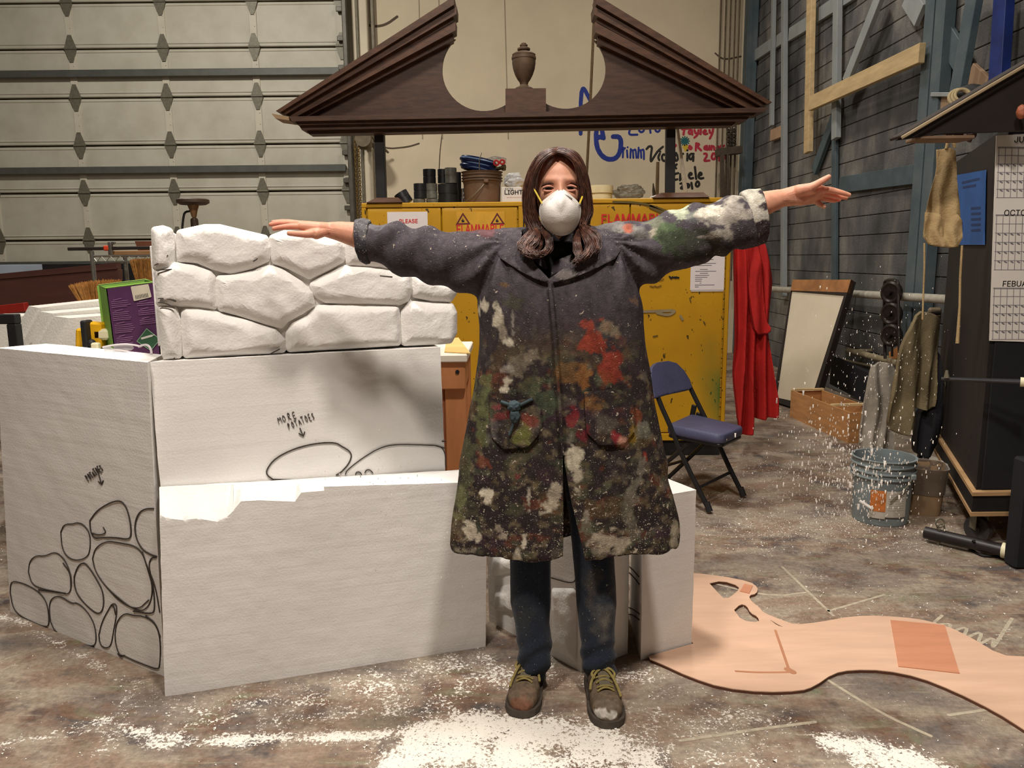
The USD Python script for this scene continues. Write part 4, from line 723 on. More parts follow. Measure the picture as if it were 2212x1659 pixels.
# ---- red coveralls
redm = M('red_cloth', (172, 26, 22), .8, .12, 4, .2, 120)
ro = [(1584, 530), (1592, 505), (1625, 495), (1645, 520), (1655, 560), (1667, 600), (1662, 640), (1655, 700), (1662, 760), (1668, 830), (1681, 895), (1655, 902), (1626, 905), (1628, 932), (1602, 940), (1586, 930), (1584, 800), (1583, 650)]
RY = YC + .06
t = Thing('coveralls', 'bright red work coveralls hanging at the side of the yellow cabinet', 'coveralls')
def rdip(s, h): return -.05 * np.exp(-((s - .58) / .05) ** 2) * np.clip((h - .62) * 6, 0, 1) - .035 * np.exp(-((s - .35) / .04) ** 2) * np.clip(1 - abs(h - .45) * 3, 0, 1) + .03 * np.exp(-((s - .2) / .1) ** 2)
t.part('coverall_body', cloth(ro, RY, redm, 4.3, .042, seed=14, th=.05, dip=rdip), redm, smooth=60)
so = [(1605, 515), (1622, 500), (1636, 540), (1644, 620), (1650, 690), (1662, 712), (1648, 722), (1626, 720), (1620, 680), (1612, 600)]
t.part('sleeve', cloth(so, RY - .05, redm, 1.5, .015, seed=15, th=.05), redm, smooth=60)
t.part('hanger_hook', tube([V(cr1 - .005, RY + .03, P(1600, 512, RY)[2] + .0), P(1606, 506, RY)], .006, 6), galv)
t.part('collar', tube(chaikin([P(1600, 512, RY - .02), P(1612, 502, RY - .05), P(1626, 500, RY - .05)]), .016, 8), redm); t.done()
# ================================================================ white foam blocks
foam = usdkit.material(stage, '/World/Looks/white_foam', {'t': ('texture_coordinate', {}), 'm': ('mapping', {'scale': (1.0, 1.0, 26)}), 'n': ('noise_texture', {'scale': 1.6, 'detail': 4.0}), 'n2': ('noise_texture', {'scale': 150.0, 'detail': 2.0}), 'n3': ('noise_texture', {'scale': 3.0, 'detail': 3.0}),
    'r': ('rgb_ramp', {'ramp': [(.3, srgb(226, 224, 221)), (.7, srgb(236, 234, 230))]}), 'a': ('math', {'math_type': 'multiply_add', 'value2': 1.6}), 'b': ('bump', {'strength': .16, 'distance': .008}), 'p': ('principled_bsdf', {'roughness': .75, 'specular_ior_level': .2})},
    [('t.object', 'm.vector'), ('m.vector', 'n.vector'), ('t.object', 'n2.vector'), ('t.object', 'n3.vector'), ('n3.fac', 'r.fac'), ('r.color', 'p.base_color'), ('n.fac', 'a.value1'), ('n2.fac', 'a.value3'), ('a.value', 'b.height'), ('b.normal', 'p.normal')], surface='p.BSDF')
carved = M('carved_foam', (232, 230, 226), .8, .02, 4, .22, 130, spec=.15)
pencil = M('marker_line', (66, 60, 54), .8, .1, 30); pencil2 = M('faint_pencil', (104, 98, 90), .8)
def hexa(b4, t4, L=.03, amp=.0025, seed=0):
    m = hull([V(*p) for p in list(b4) + list(t4)]); return rough(fine(m, L), amp, 22, seed)
L0, L1 = G(22, 1322), G(356, 1462)
plL = Frame(L0, L1 - L0, V(0, 0, 1)); zt_ = plL.pt(*plL.hit(318, 783))[2]
tl, tr = plL.pt(*plL.hit(-8, 758)), plL.pt(*plL.hit(318, 783)); tbr, tbl = G(352, 766, tr[2]), G(100, 748, tl[2])
tl[2] = tr[2] = tbr[2] = tbl[2] = zt_
FLT = Frame(L0, L1 - L0, (tl + tr) / 2 - (L0 + L1) / 2)
def bottom(p, q): r = V(*p); r = r + V(*q); r[2] = 0; return r
t = Thing('foam_block', 'white foam block with marker-drawn cobbles and the word POTATOES on its face', 'foam block')
t.part('block', hexa([L0, L1, bottom(tbr, (L1 - tr)), bottom(tbl, (L0 - tl))], [tl, tr, tbr, tbl], seed=1), foam, smooth=50)
k = 2.0733
ml = lambda *pts: [(x / k, 700 + y / k) for x, y in pts]
draw = [ml((405, 880), (440, 830), (520, 787), (560, 800), (582, 860), (592, 940), (580, 965), (520, 955), (460, 955), (425, 960), (408, 930), (405, 880)), ml((415, 935), (445, 945), (480, 935), (465, 910)),
        ml((275, 930), (290, 895), (330, 895), (345, 888), (375, 895), (405, 935), (408, 1000), (395, 1045), (340, 1060), (300, 1040), (280, 1000), (275, 930)), ml((690, 826), (650, 826), (620, 850), (605, 900), (612, 960), (640, 1010), (680, 1033), (704, 1040)),
        ml((130, 1110), (135, 1060), (165, 1035), (200, 1040), (250, 1018), (285, 1045), (310, 1090), (325, 1150), (315, 1212), (270, 1200), (190, 1185), (145, 1165), (130, 1110)), ml((285, 1070), (318, 1115), (320, 1180)), ml((335, 1130), (350, 1085), (375, 1066), (400, 1085), (440, 1150), (465, 1200), (468, 1270), (445, 1302), (400, 1270), (350, 1215), (335, 1170), (335, 1130)),
        ml((417, 1050), (430, 1000), (480, 970), (540, 980), (600, 990), (640, 1020), (665, 1100), (688, 1180), (675, 1255), (640, 1285), (600, 1275), (550, 1240), (480, 1180), (430, 1110), (417, 1050)), ml((470, 1165), (540, 1245), (620, 1280), (668, 1235)), ml((700, 1045), (680, 1045), (668, 1080), (690, 1180), (697, 1280), (680, 1298), (600, 1285)), ml((640, 1020), (662, 1080), (700, 1180), (718, 1290)),
        ml((48, 1200), (50, 1160), (65, 1150), (120, 1165), (180, 1200), (215, 1250), (224, 1340), (210, 1358), (150, 1335), (90, 1305), (60, 1270), (48, 1200)), ml((175, 1190), (250, 1200), (295, 1205)), ml((228, 1330), (222, 1260), (235, 1225), (270, 1215), (325, 1252), (345, 1245), (390, 1280), (425, 1340), (435, 1410), (425, 1443), (380, 1435), (325, 1417), (250, 1380), (228, 1330)),
        ml((445, 1390), (460, 1330), (490, 1275), (505, 1250), (525, 1255), (525, 1300), (510, 1380), (500, 1440), (475, 1452), (450, 1435), (445, 1390)), ml((520, 1300), (512, 1260), (500, 1262)), ml((518, 1390), (525, 1330), (560, 1292), (600, 1305), (640, 1305), (690, 1330), (715, 1380), (722, 1450), (718, 1535), (705, 1545), (650, 1525), (600, 1505), (560, 1485), (535, 1480), (520, 1430), (518, 1390)), ml((655, 1305), (700, 1340), (720, 1400)), ml((420, 1443), (385, 1440)), ml((530, 1475), (545, 1492), (560, 1482))]
for i, l in enumerate(draw): t.part('marker_line', strokes(FLT, [l], .0030 if i % 3 else .0040, .003, .0005), pencil)
GL = {'M': [[(0, 0), (.1, 1), (.4, .35), (.75, 1), (.8, 0)]], 'O': [[(.35, 1), (.05, .7), (.05, .25), (.35, 0), (.65, .25), (.65, .75), (.35, 1)]], 'R': [[(.05, 0), (.05, 1), (.5, .95), (.55, .6), (.05, .5), (.6, 0)]], 'E': [[(.6, 1), (.05, 1), (.05, 0), (.6, 0)], [(.05, .5), (.5, .52)]], 'P': [[(.05, 0), (.05, 1), (.55, .95), (.55, .55), (.05, .5)]], 'T': [[(0, 1), (.7, 1)], [(.35, 1), (.35, 0)]], 'A': [[(0, 0), (.35, 1), (.7, 0)], [(.15, .4), (.55, .4)]], 'S': [[(.6, .9), (.3, 1), (.05, .75), (.55, .35), (.4, 0), (.05, .1)]]}
def hand(fr, s, p0, p1, h_px, w, mat, th, name='lettering'):
    """Capitals written by hand from p0 to p1 (pixels of the baseline)."""
    a, b = np.array(p0, float), np.array(p1, float); d = (b - a) / len(s); n = np.array([d[1], -d[0]]); n = n / np.linalg.norm(n) * h_px; r = np.random.default_rng(len(s)); ls = []
    for i, c in enumerate(s):
        o = a + d * i + r.uniform(-.6, .6, 2); k_ = .9 + .2 * r.random()
        ls += [[tuple(o + d * x * .80 + n * y * k_) for x, y in l] for l in GL[c]]
    return strokes(fr, ls, w, .003, .0005)
t.part('lettering', hand(FLT, 'POTATOES', (192, 1038), (227, 1014), 14, .0017, pencil, .002), pencil)
t.part('arrow', strokes(FLT, [[(214, 1024), (221, 1046)], [(214, 1040), (221, 1046), (224, 1038)]], .003, .003, .0005), pencil); t.done()
# middle block
m0, m1 = V(-1.112, 2.312, 0), V(-.205, 2.637, 0)
plM = Frame(m0, m1 - m0, V(0, 0, 1)); mtl, mtr = plM.pt(*plM.hit(320, 783)), plM.pt(*plM.hit(951, 750)); zt_m = (mtl[2] + mtr[2]) / 2
bn = V(-(m1 - m0)[1], (m1 - m0)[0], 0) / np.linalg.norm(m1 - m0)
mbr = plM.pt(*plM.hit(968, 1030)); mbl = plM.pt(*plM.hit(345, 1052)); 
mid_b = [V(mbl[0], mbl[1], 0), V(mbr[0], mbr[1], 0), V(mbr[0], mbr[1], 0) + bn * .28, V(mbl[0] + .05, mbl[1] + .25, 0)]
mid_t = [mtl + V(.004, .002, 0), mtr, mtr + bn * .26 + V(0, 0, .0), V(mtl[0] + .06, mtl[1] + .24, mtl[2])]
t = Thing('foam_block', 'white foam block reading MORE POTATOES behind the low foam step', 'foam block')
t.part('block', hexa(mid_b, mid_t, seed=2), foam, smooth=50)
k2 = 2.0738; mm = lambda *pts: [(300 + x / k2, 700 + y / k2) for x, y in pts]
for i, l in enumerate((mm((600, 695), (572, 675), (572, 650), (610, 600), (700, 555), (800, 532), (880, 530), (905, 545), (955, 575), (945, 620), (905, 665), (885, 675)), mm((600, 695), (680, 697)), mm((925, 672), (930, 655), (1000, 600), (1080, 552), (1150, 538), (1280, 541), (1350, 545), (1372, 575), (1374, 640)), mm((1330, 545), (1368, 555)), mm((970, 672), (975, 662), (990, 662), (997, 672)), mm((1012, 665), (1018, 653), (1035, 652), (1047, 665)), mm((1358, 525), (1374, 526)))):
    t.part('marker_line', strokes(plM, [l], .0042 if i == 0 else .003, .003, .0008), pencil)
t.part('lettering', cat([hand(plM, 'MORE', (602, 915), (645, 900), 14, .0017, pencil, .002), hand(plM, 'POTATOES', (625, 927), (684, 903), 14, .0017, pencil, .002)]), pencil)
t.part('arrow', strokes(plM, [[(648, 925), (655, 942)], [(646, 936), (655, 942), (658, 933)]], .0035, .003, .0008), pencil)
t.done()
# front step with a broken edge
A, B = G(356, 1505), G(1049, 1397); plS = Frame(A, B - A, V(0, 0, 1)); sn = V(-(B - A)[1], (B - A)[0], 0) / np.linalg.norm(B - A)
sl, sr = plS.pt(*plS.hit(343, 1062)), plS.pt(*plS.hit(1052, 1041)); sl[2] += .0
sb = [A, B, V(mbr[0] + .1, mbr[1] + .03, 0) - bn * .004, V(mbl[0], mbl[1], 0) - bn * .004]
st_ = [sl, sr, V(mbr[0] + .10, mbr[1] + .03, sr[2]) - bn * .004, V(mbl[0], mbl[1], mbl[2] + .002) - bn * .004]
m = to_man(hull(sb + st_))
# the chipped front edge: a ragged bevel cut off along the top
cut = [plS.hit(*p) for p in ((335, 1108), (360, 1122), (395, 1126), (425, 1122), (470, 1130), (490, 1120), (505, 1105), (520, 1085), (560, 1083), (638, 1086), (650, 1066), (700, 1062))]
cv = []
for (u, v) in cut: cv.append((u, v))
def bevel(u0, v0, u1, v1, deep):
    zt1 = sl[2] + .03
    p = [plS.pt(u0, v0, .004), plS.pt(u1, v1, .004), plS.pt(u0, zt1, .004), plS.pt(u1, zt1, .004), plS.pt(u0, zt1, -deep), plS.pt(u1, zt1, -deep)]
    return to_man(hull(p))
m = m.refine_to_length(.03)
for (a, b) in zip(cv[:-1], cv[1:]): m = m - bevel(a[0] - .001, a[1], b[0] + .001, b[1], .13 if a[0] < cv[6][0] else .10)
t = Thing('foam_block', 'low white foam step block with a chipped front edge', 'foam block'); t.part('block', rough(fine(from_man(m), .02), .002, 26, 5), foam, smooth=45); t.done()
# block behind the legs and the right block
R = [G(1056, 1341), G(1256, 1452), G(1356, 1412), G(1300, 1330)]
def prism(foot, h, seed, amp=.002): return rough(fine(hull([V(*p[:2], 0) for p in foot] + [V(*p[:2], h) for p in foot]), .025), amp, 20, seed)
c0, c1, c2 = G(1056, 1341), G(1256, 1452), G(1356, 1412)
t = Thing('foam_block', 'partly carved white foam corner block behind the person\'s legs', 'foam block')
foot = [c0, c1, c2, c2 + V(.02, .24, 0), c0 + V(.3, .2, 0)]
core = prism(foot, .60, 7); plR = Frame(c0, c1 - c0, V(0, 0, 1)); t.part('block', core, foam, smooth=50)
def boulder(fr, poly, bulge, off, px=True, seed=0, inset=.012, res=.009, namp=.0035, flat=.55):
    """A carved stone: the polygon grown out of the plane fr with rounded, chipped shoulders."""
    q = Polygon([fr.hit(*p) for p in poly] if px else poly).buffer(0).buffer(-inset).buffer(-.014).buffer(.014); b = to_man(extr(q, .01)).refine_to_length(res); e = from_man(b); v = np.array(e.vertices)
    d = np.array([q.exterior.distance(Point(*p[:2])) for p in v]); w = .030 * (.45 + 1.1 * meshkit.fbm(np.stack([v[:, 0] * 18, v[:, 1] * 18, 0 * d], 1), 3, seed)); f = np.clip(d / w, 0, 1); f = 1 - (1 - f) ** 1.6
    top = v[:, 2] > .005; nz = (meshkit.fbm(np.stack([v[:, 0] * 22, v[:, 1] * 22, 0 * d + seed], 1), 3, seed) - .5) * 2
    v[:, 2] = np.where(top, .004 + bulge * f + nz * namp * 2 * f, -.02); e.vertices = v; return fr.put(e, off)
t.part('stone', boulder(plR, [(1062, 1180), (1120, 1195), (1120, 1240), (1062, 1255)], .02, 0, seed=31), carved); t.part('stone', boulder(plR, [(1066, 1262), (1122, 1250), (1122, 1330), (1066, 1325)], .02, 0, seed=32), carved); t.part('stone', boulder(plR, [(1188, 1262), (1252, 1262), (1252, 1440), (1188, 1402)], .012, 0, seed=33), carved)
t.part('marker_line', strokes(plR, [[(1192, 1248), (1238, 1261), (1246, 1248)]], .003, .003, .0005), pencil); t.done()
d0, d1, d2 = G(1384, 1427), G(1494, 1396), G(1356, 1412)
plQ = Frame(d0, d1 - d0, V(0, 0, 1)); z1 = plQ.pt(*plQ.hit(1494, 1060))[2]; dn = V(-(d1 - d0)[1], (d1 - d0)[0], 0) / np.linalg.norm(d1 - d0)
t = Thing('foam_block', 'plain white foam block end right of the person\'s legs', 'foam block'); t.part('block', prism([d0, d1, d1 + dn * .30, d0 + V(.008, .3, 0)], z1, 9), foam, smooth=50)
plQ2 = Frame(d0 + V(.008, .3, 0), -V(.008, .3, 0), V(0, 0, 1)); l4 = [[(1352, 1218), (1366, 1228), (1381, 1246)], [(1352, 1230), (1370, 1246), (1382, 1262)], [(1352, 1310), (1368, 1315), (1382, 1326)], [(1352, 1328), (1366, 1326), (1382, 1339)]]
t.part('marker_line', strokes(plQ2, l4, .003, .003, .0005), pencil); t.done()
# ---- carved stone wall block on top
plC0 = plM.pt(0, 0, -.012); plC = Frame(V(plC0[0], plC0[1], 0), m1 - m0, V(0, 0, 1))
kc = 2212 / 710.; cc = lambda *pts: [(320 + x / kc, 470 + y / kc) for x, y in pts]
outl = cc((20, 70), (95, 58), (150, 78), (175, 95), (205, 82), (380, 46), (480, 48), (620, 85), (780, 115), (815, 125), (920, 88), (1010, 95), (1300, 130), (1400, 125), (1700, 190), (2000, 260), (2080, 330), (2088, 500), (2050, 565), (2080, 620), (2088, 780), (2040, 850), (1960, 858), (105, 972), (60, 500))
C2 = [plC.hit(*p) for p in outl]; zb_ = zt_m + .003; C2 = [(u, max(v, zb_)) for u, v in C2]
t = Thing('carved_foam_wall', 'white foam block carved into a rubble stone wall on top of the blocks', 'foam wall')
bodyp = Polygon(C2).buffer(0); bm = plC.put(extr(bodyp.buffer(-.006), .20), -.235); t.part('mortar_bed', rough(fine(bm, .03), .003, 25, 3), carved, smooth=50)
ST = [((22, 70), (95, 58), (150, 76), (168, 200), (165, 300), (155, 345), (35, 355)), ((195, 90), (380, 50), (480, 50), (640, 88), (800, 125), (822, 200), (815, 285), (700, 340), (560, 375), (440, 345), (330, 300), (195, 290)), ((825, 125), (920, 90), (1020, 95), (1290, 130), (1325, 200), (1325, 290), (1220, 350), (1090, 410), (950, 340), (840, 300)), ((1335, 130), (1420, 130), (1720, 195), (1750, 370), (1560, 335), (1345, 320)), ((160, 305), (300, 325), (420, 370), (445, 400), (460, 620), (340, 605), (170, 590), (60, 600), (40, 360)),
      ((460, 400), (600, 385), (720, 360), (815, 325), (900, 350), (1040, 440), (1105, 510), (1125, 590), (1050, 640), (940, 700), (900, 745), (800, 720), (620, 660), (475, 625)), ((1095, 450), (1200, 390), (1340, 325), (1560, 340), (1775, 380), (1785, 480), (1760, 560), (1690, 590), (1450, 585), (1200, 570), (1130, 530)), ((1795, 385), (2000, 420), (2082, 440), (2085, 510), (2050, 565), (1920, 560), (1790, 530)), ((60, 605), (180, 605), (210, 700), (218, 960), (100, 970)),
      ((225, 640), (250, 612), (400, 625), (520, 660), (700, 710), (860, 760), (920, 830), (925, 905), (900, 910), (240, 952)), ((940, 905), (935, 780), (980, 720), (1080, 670), (1150, 600), (1400, 590), (1690, 600), (1705, 700), (1705, 860)), ((1720, 862), (1718, 640), (1770, 570), (1900, 575), (2060, 585), (2085, 640), (2085, 780), (2050, 845), (1960, 852))]
for i, s in enumerate(ST):
    q = [plC.hit(*p) for p in cc(*s)]; q = [(u, max(v, zb_ + .002)) for u, v in q]
    t.part('stone', boulder(plC, q, .030, -.028, px=False, seed=40 + i, inset=-.004, namp=.0022), carved, smooth=50)
for l in (cc((45, 320), (100, 295), (132, 255)), cc((55, 355), (160, 348)), cc((70, 545), (130, 545), (185, 565)), cc((68, 572), (120, 575), (175, 608)), cc((820, 918), (885, 885)), cc((710, 295), (735, 278)), cc((165, 955), (178, 945)), cc((1560, 392), (1640, 398))):
    t.part('marker_line', strokes(plC, [l], .003, .006, -.002), pencil)
t.done()
single('foam_offcut', bx(*(P(322, 531, 2.75)[0], P(345, 531, 2.75)[0]), 2.75, 2.85, zt_m + .0, P(325, 531, 2.75)[2], .003), foam, 'small upright white foam strip behind the carved stone wall', 'foam offcut')
# ================================================================ work table and clutter on the left
pine = M('table_pine', (198, 132, 84), .65, .12, 3, .1, 40, stretch=(4, 4, 1)); topw = M('table_white', (232, 224, 208), .6, .03, 5)
TX1 = P(1006, 800, 3.02)[0]; TZ = P(980, 765, 2.98)[2]; TX0 = -1.9; TY0, TY1 = 2.98, 3.44
t = Thing('work_table', 'pine work table with white top behind the foam blocks', 'table')
t.part('tabletop', bx(TX0, TX1 + .01, TY0 - .02, TY1, TZ - .03, TZ, .004), topw); t.part('apron_rail', bx(TX0 + .05, TX1 - .0, TY0, TY0 + .035, TZ - .14, TZ - .03, .004), pine); t.part('end_rail', bx(TX1 - .04, TX1 - .002, TY0 + .04, TY1 - .03, TZ - .14, TZ - .03, .004), pine)
for x0 in (TX0 + .05, TX1 - .085):
    for y0 in (TY0 + .036, TY1 - .1): t.part('leg', bx(x0, x0 + .085, y0, y0 + .06, 0, TZ - .03, .004), pine)
t.part('screw', at(trimesh.creation.cylinder(.008, .006), (TX1 - .03, TY0 - .002, TZ - .07), rx=math.pi / 2), black_mat); t.part('stretcher', bx(TX1 - .13, TX1 - .086, TY0 + .04, TY0 + .075, .0, TZ - .04, .004), M('red_pine', (158, 92, 60), .7, .15, 4)); t.done()
q = [FL.pt(*G(*p, TZ)[:2]) for p in ((960, 762), (1016, 765), (990, 731), (965, 735))]
single('card_sheet', at(TM(*(lambda m: (m.vertices, m.faces))(extr(Polygon([tuple(p[:2]) for p in q]).convex_hull, .004))), (0, 0, TZ + .001)), M('pale_yellow_card', (226, 190, 120), .6, .04), 'pale yellow card corner on the table end beside the carved foam wall', 'card')
# safety glasses on the block top
gz = zt_; gl_ = usdkit.material(stage, '/World/Looks/clear_lens', {'tr': ('transparent_bsdf', {'color': (.9, .9, .9)}), 'g': ('principled_bsdf', {'base_color': (.8, .8, .8), 'roughness': .1}), 'x': ('mix_closure', {'fac': .35})}, [('tr.BSDF', 'x.closure1'), ('g.BSDF', 'x.closure2')], surface='x.closure')
t = Thing('safety_glasses', 'clear plastic safety glasses lying folded on the foam block top', 'glasses')
gp0 = G(238, 757, gz); gq = G(328, 760, gz)
def gpt(px, py, dz): p = G(px, py + 0, gz); return p + V(0, 0, dz)
t.part('lens', hull([P(x, y, 2.58 + d) for x, y in ((244, 748), (262, 744), (285, 745), (290, 752), (284, 757), (262, 758), (248, 757)) for d in (0, .004)]), gl_); t.part('lens', hull([P(x, y, 2.60 + d) for x, y in ((222, 751), (236, 748), (244, 752), (240, 759), (228, 762)) for d in (0, .004)]), gl_)
fm_ = M('clear_frame', (216, 208, 210), .25, .04)
t.part('frame', tube(chaikin([P(222, 750, 2.58), P(240, 746, 2.575), P(265, 743, 2.575), P(290, 745, 2.575), P(305, 749, 2.57)], 2), .0035, 6), fm_); t.part('temple', tube(chaikin([P(300, 749, 2.57), P(312, 744, 2.55), P(322, 747, 2.52), P(327, 757, 2.50), P(327, 765, 2.49)], 2), .004, 6), fm_); t.part('temple', tube(chaikin([P(244, 755, 2.58), P(262, 757, 2.565), P(285, 762, 2.55)], 2), .0035, 6), fm_); t.done()
# purple carton
t = Thing('purple_carton', 'open purple carton with green edges, white sticker and green diamond', 'box')
yb = 3.04; pur, grn = M('purple_card', (82, 44, 84), .55, .06, 5), M('green_card', (122, 168, 78), .6, .1, 6)
k0 = [P(x, y, yb) for x, y in ((229, 622), (334, 609), (349, 790), (250, 790))]; kb = [p + V(-.078, .09, .008) for p in k0]
CF2 = Frame(k0[3], k0[2] - k0[3], k0[0] - k0[3])
lo = TZ + .003
for l in (k0, kb):
    for i_ in (2, 3): l[i_] = l[i_] + V(0, 0, lo - l[i_][2])
def sheet(a, b, c, d, n, th=.004): return quad_solid([a, b, c, d], th, n)
t.part('front', sheet(*k0, (0, -1, 0)), pur); t.part('rear', sheet(*kb, (0, 1, 0)), pur); t.part('left_side', sheet(k0[0], kb[0], kb[3], k0[3], (-1, 0, 0)), grn, 'green side'); t.part('right_side', sheet(k0[1], kb[1], kb[2], k0[2], (1, 0, 0)), grn, 'green side')
t.part('inner_lining', sheet(*[p + V(0, -.006, -.002) for p in kb], (0, 1, 0)), M('lime_card', (140, 190, 84), .6)); t.part('rim', tube([k0[0], k0[1], kb[1], kb[0], k0[0]], .003, 4), M('lime_card', (0, 0, 0)))
PFm = Frame(k0[3] + V(0, -.0045, 0), k0[2] - k0[3], k0[0] - k0[3])
t.part('sticker', PFm.put(extr(Polygon([PFm.hit(*p) for p in ((285, 621), (319, 616), (325, 640), (291, 648))]).buffer(.004), .001)), M('pale_sticker', (206, 198, 178), .6)); t.part('barcode', strokes(PFm, [[(293 + 3.2 * i, 638.5 - .6 * i), (294.5 + 3.2 * i, 646 - .6 * i)] for i in range(9)], .0022, .0012, .0002), blackink)
lil = M('lilac_print', (146, 104, 144), .7); ls = []
rr_ = np.random.default_rng(2)
for (x0, y0, n, w_) in ((240, 648, 5, 44), (296, 652, 3, 44), (243, 672, 6, 44), (299, 668, 4, 42), (247, 699, 6, 44), (302, 688, 4, 40), (252, 727, 5, 36)):
    for i in range(n): ls.append([(x0 + i * .45 + (5 if i == 0 else 0), y0 + i * 4.0), (x0 + w_ * (.5 if i == 0 else .75 + .25 * rr_.random()), y0 + i * 4.0 - 3.6)])
t.part('printed_lines', strokes(PFm, ls, .0022, .0008, .0001), lil, smooth=False, kind='stuff')
dq = [PFm.hit(*p) for p in ((317, 710), (346, 733), (326, 757), (296, 737))]; t.part('diamond_label', PFm.put(extr(Polygon(dq), .001), .0), M('label_green', (52, 92, 66), .6)); t.part('diamond_border', PFm.put(extr(LineString(dq + dq[:1]).buffer(.0012), .0015), .0002), M('pale_green', (132, 168, 140), .6)); t.part('cartridge_mark', PFm.put(extr(unary_union([LineString([PFm.hit(307, 731), PFm.hit(328, 725)]).buffer(.004), LineString([PFm.hit(328, 725), PFm.hit(334, 723)]).buffer(.0015)]), .0018), .0002), white_card); t.done()
# yellow clamp tool and bits
t = Thing('hand_tool', 'yellow and black hand tool on the table beside the purple carton', 'tool'); yt = M('tool_yellow', (222, 168, 24), .4); yy = 3.1
t.part('yellow_body', cat([at(rbox((.05, .05, .10), .008), P(182, 736, yy), ry=.12), at(rbox((.06, .05, .13), .008), P(208, 730, yy), ry=.08)]), yt); t.part('black_bar', at(rbox((.022, .06, .15), .005), P(190, 732, yy - .03)), black_mat); t.part('white_cap', cat([at(rbox((.06, .05, .045), .01), P(222, 722, yy)), at(rbox((.03, .03, .03), .006), P(207, 748, yy - .05))]), M('ivory', (0, 0, 0))); t.part('knob', at(trimesh.creation.icosphere(2, .018), P(197, 742, yy - .04)), black_mat); t.part('foot', bx(P(172, 755, yy)[0], P(232, 755, yy)[0], yy - .05, yy + .05, TZ + .001, P(190, 750, yy)[2], .005), black_mat); t.done()
# angled foam sheets
sh = M('dim_foam', (226, 223, 214), .75, .03, 6, .2, 90)
for k, (bl_, fl_, br2, y, lab) in enumerate((((62, 661), (84, 672), (250, 642), 3.80, 'rearmost angled white foam sheet behind the left block'), ((86, 673), (115, 682), (250, 660), 3.70, 'middle angled white foam sheet in the stacked trio'), ((117, 683), (150, 692), (250, 675), 3.60, 'front angled white foam sheet with shaded face'))):
    sl_ = (-62 / 89., 0)[0]; ql = [P(*bl_, y), P(*fl_, y - .092), P(*br2, y), P(br2[0], br2[1] + 7, y - .092)]; ql[1][2] = ql[0][2] - .004; ql[3][2] = ql[2][2] - .004
    lowz = .9; q = ql + [ql[0] + V(-.22, 0, -.33), ql[1] + V(-.22, 0, -.33), V(*ql[2][:2], ql[0][2] - .33), V(*ql[3][:2], ql[0][2] - .33)]; q = q + [V(p[0], p[1], 0) for p in q[4:]]
    single('foam_sheet', rough(fine(hull(q), .05), .002, 20, k), sh, lab, 'foam sheet')
fr_ = Frame((0, 3.95, 0), (1, 0, 0), (0, 0, 1)); a = fr_.hit(-30, 678); b = fr_.hit(60, 684)
single('foam_block', bx(a[0], b[0], 3.95, 4.1, 0, (a[1] + b[1]) / 2, .006), sh, 'bright white foam slab behind the black frame at the left edge', 'foam block')
y = 3.45; a, b = P(-20, 690, y), P(22, 690, y)
t = Thing('tube_frame', 'black square-tube frame corner at the left picture edge', 'frame'); t.part('top_tube', bx(a[0] - .3, b[0] + .022, y, y + .045, a[2] - .022, a[2] + .022, .004), black_mat); t.part('leg', bx(b[0] - .022, b[0] + .022, y, y + .045, 0, a[2] - .022, .004), black_mat); t.part('leg', bx(a[0] - .3, a[0] - .256, y, y + .045, 0, a[2] - .022, .004), black_mat); t.done()
# brown wall piece, red beam
brw = M('brown_board', (84, 52, 44), .6, .12, 3, stretch=(1, 1, 8)); y = 5.6; fr_ = Frame((0, y, 0), (1, 0, 0), (0, 0, 1))
q = [fr_.hit(*p) for p in ((-60, 597), (252, 567), (253, 582), (256, 583), (256, 640))]; q += [(q[-1][0], 0), (q[0][0], 0)]
t = Thing('scenery_panel', 'dark brown slanted scenery panel behind the brooms', 'panel'); t.part('board', fr_.put(extr(Polygon(q), .06), -.06), brw); t.part('moulding', strokes(fr_, [[(-60, 605), (252, 578)]], .02, .012, .0), brw); t.done()
y = 5.2; single('red_beam', beam(P(-60, 676, y), P(58, 663, y), .05, .06), M('red_steel', (150, 36, 28), .5, .15, 8), 'red steel beam below the brown panel at the left edge', 'beam')
y = 6.6; a, b = P(-40, 568, y), P(275, 566, y); single('dark_panel', bx(P(90, 570, 7)[0], P(300, 570, 7)[0], 7, 7.05, 0, P(90, 570, 7)[2], .004), black_mat, 'black panel edge showing above the brown scenery panel', 'panel')
single('blue_board', bx(P(-60, 572, 8)[0], P(330, 572, 8)[0], 8, 8.05, 0, P(0, 572, 8)[2], .004), M('pale_blue_board', (150, 160, 172), .7, .08, 3), 'pale blue board at the foot of the big door', 'board')
# wire shelf with clamp bar and plank
chrome = M('chrome', (150, 148, 140), .3, .1, 30, metal=.8); y = 4.7
t = Thing('wire_shelf', 'chrome wire shelving unit behind the carved foam wall', 'shelf')
a, b = P(199, 553, y), P(345, 552, y); L_ = b[0] - a[0] + .25
for dz_ in (.0, -.035): t.part('rim_wire', cat([tube([a + V(0, d_, dz_), a + V(L_, d_, dz_)], .004, 6) for d_ in (0, .4)]), chrome)
t.part('truss_wire', tube(np.array([a + V(L_ * i / 24, 0, -.035 * (i % 2)) for i in range(25)]), .003, 5), chrome)
t.part('deck_wires', cat([tube([a + V(0, .04 * i, .0), a + V(L_, .04 * i, .0)], .003, 5) for i in range(1, 10)] + [tube([a + V(L_ * j / 5, 0, -.004), a + V(L_ * j / 5, .4, -.004)], .004, 5) for j in range(6)]), chrome)
for dx in (0, L_):
    for dy in (0, .4): t.part('post', tube([(a[0] + dx, y + dy, 0), (a[0] + dx, y + dy, a[2] + .03)], .013, 10), chrome)
t.done()
yc = 4.75; zsh = a[2] + .006
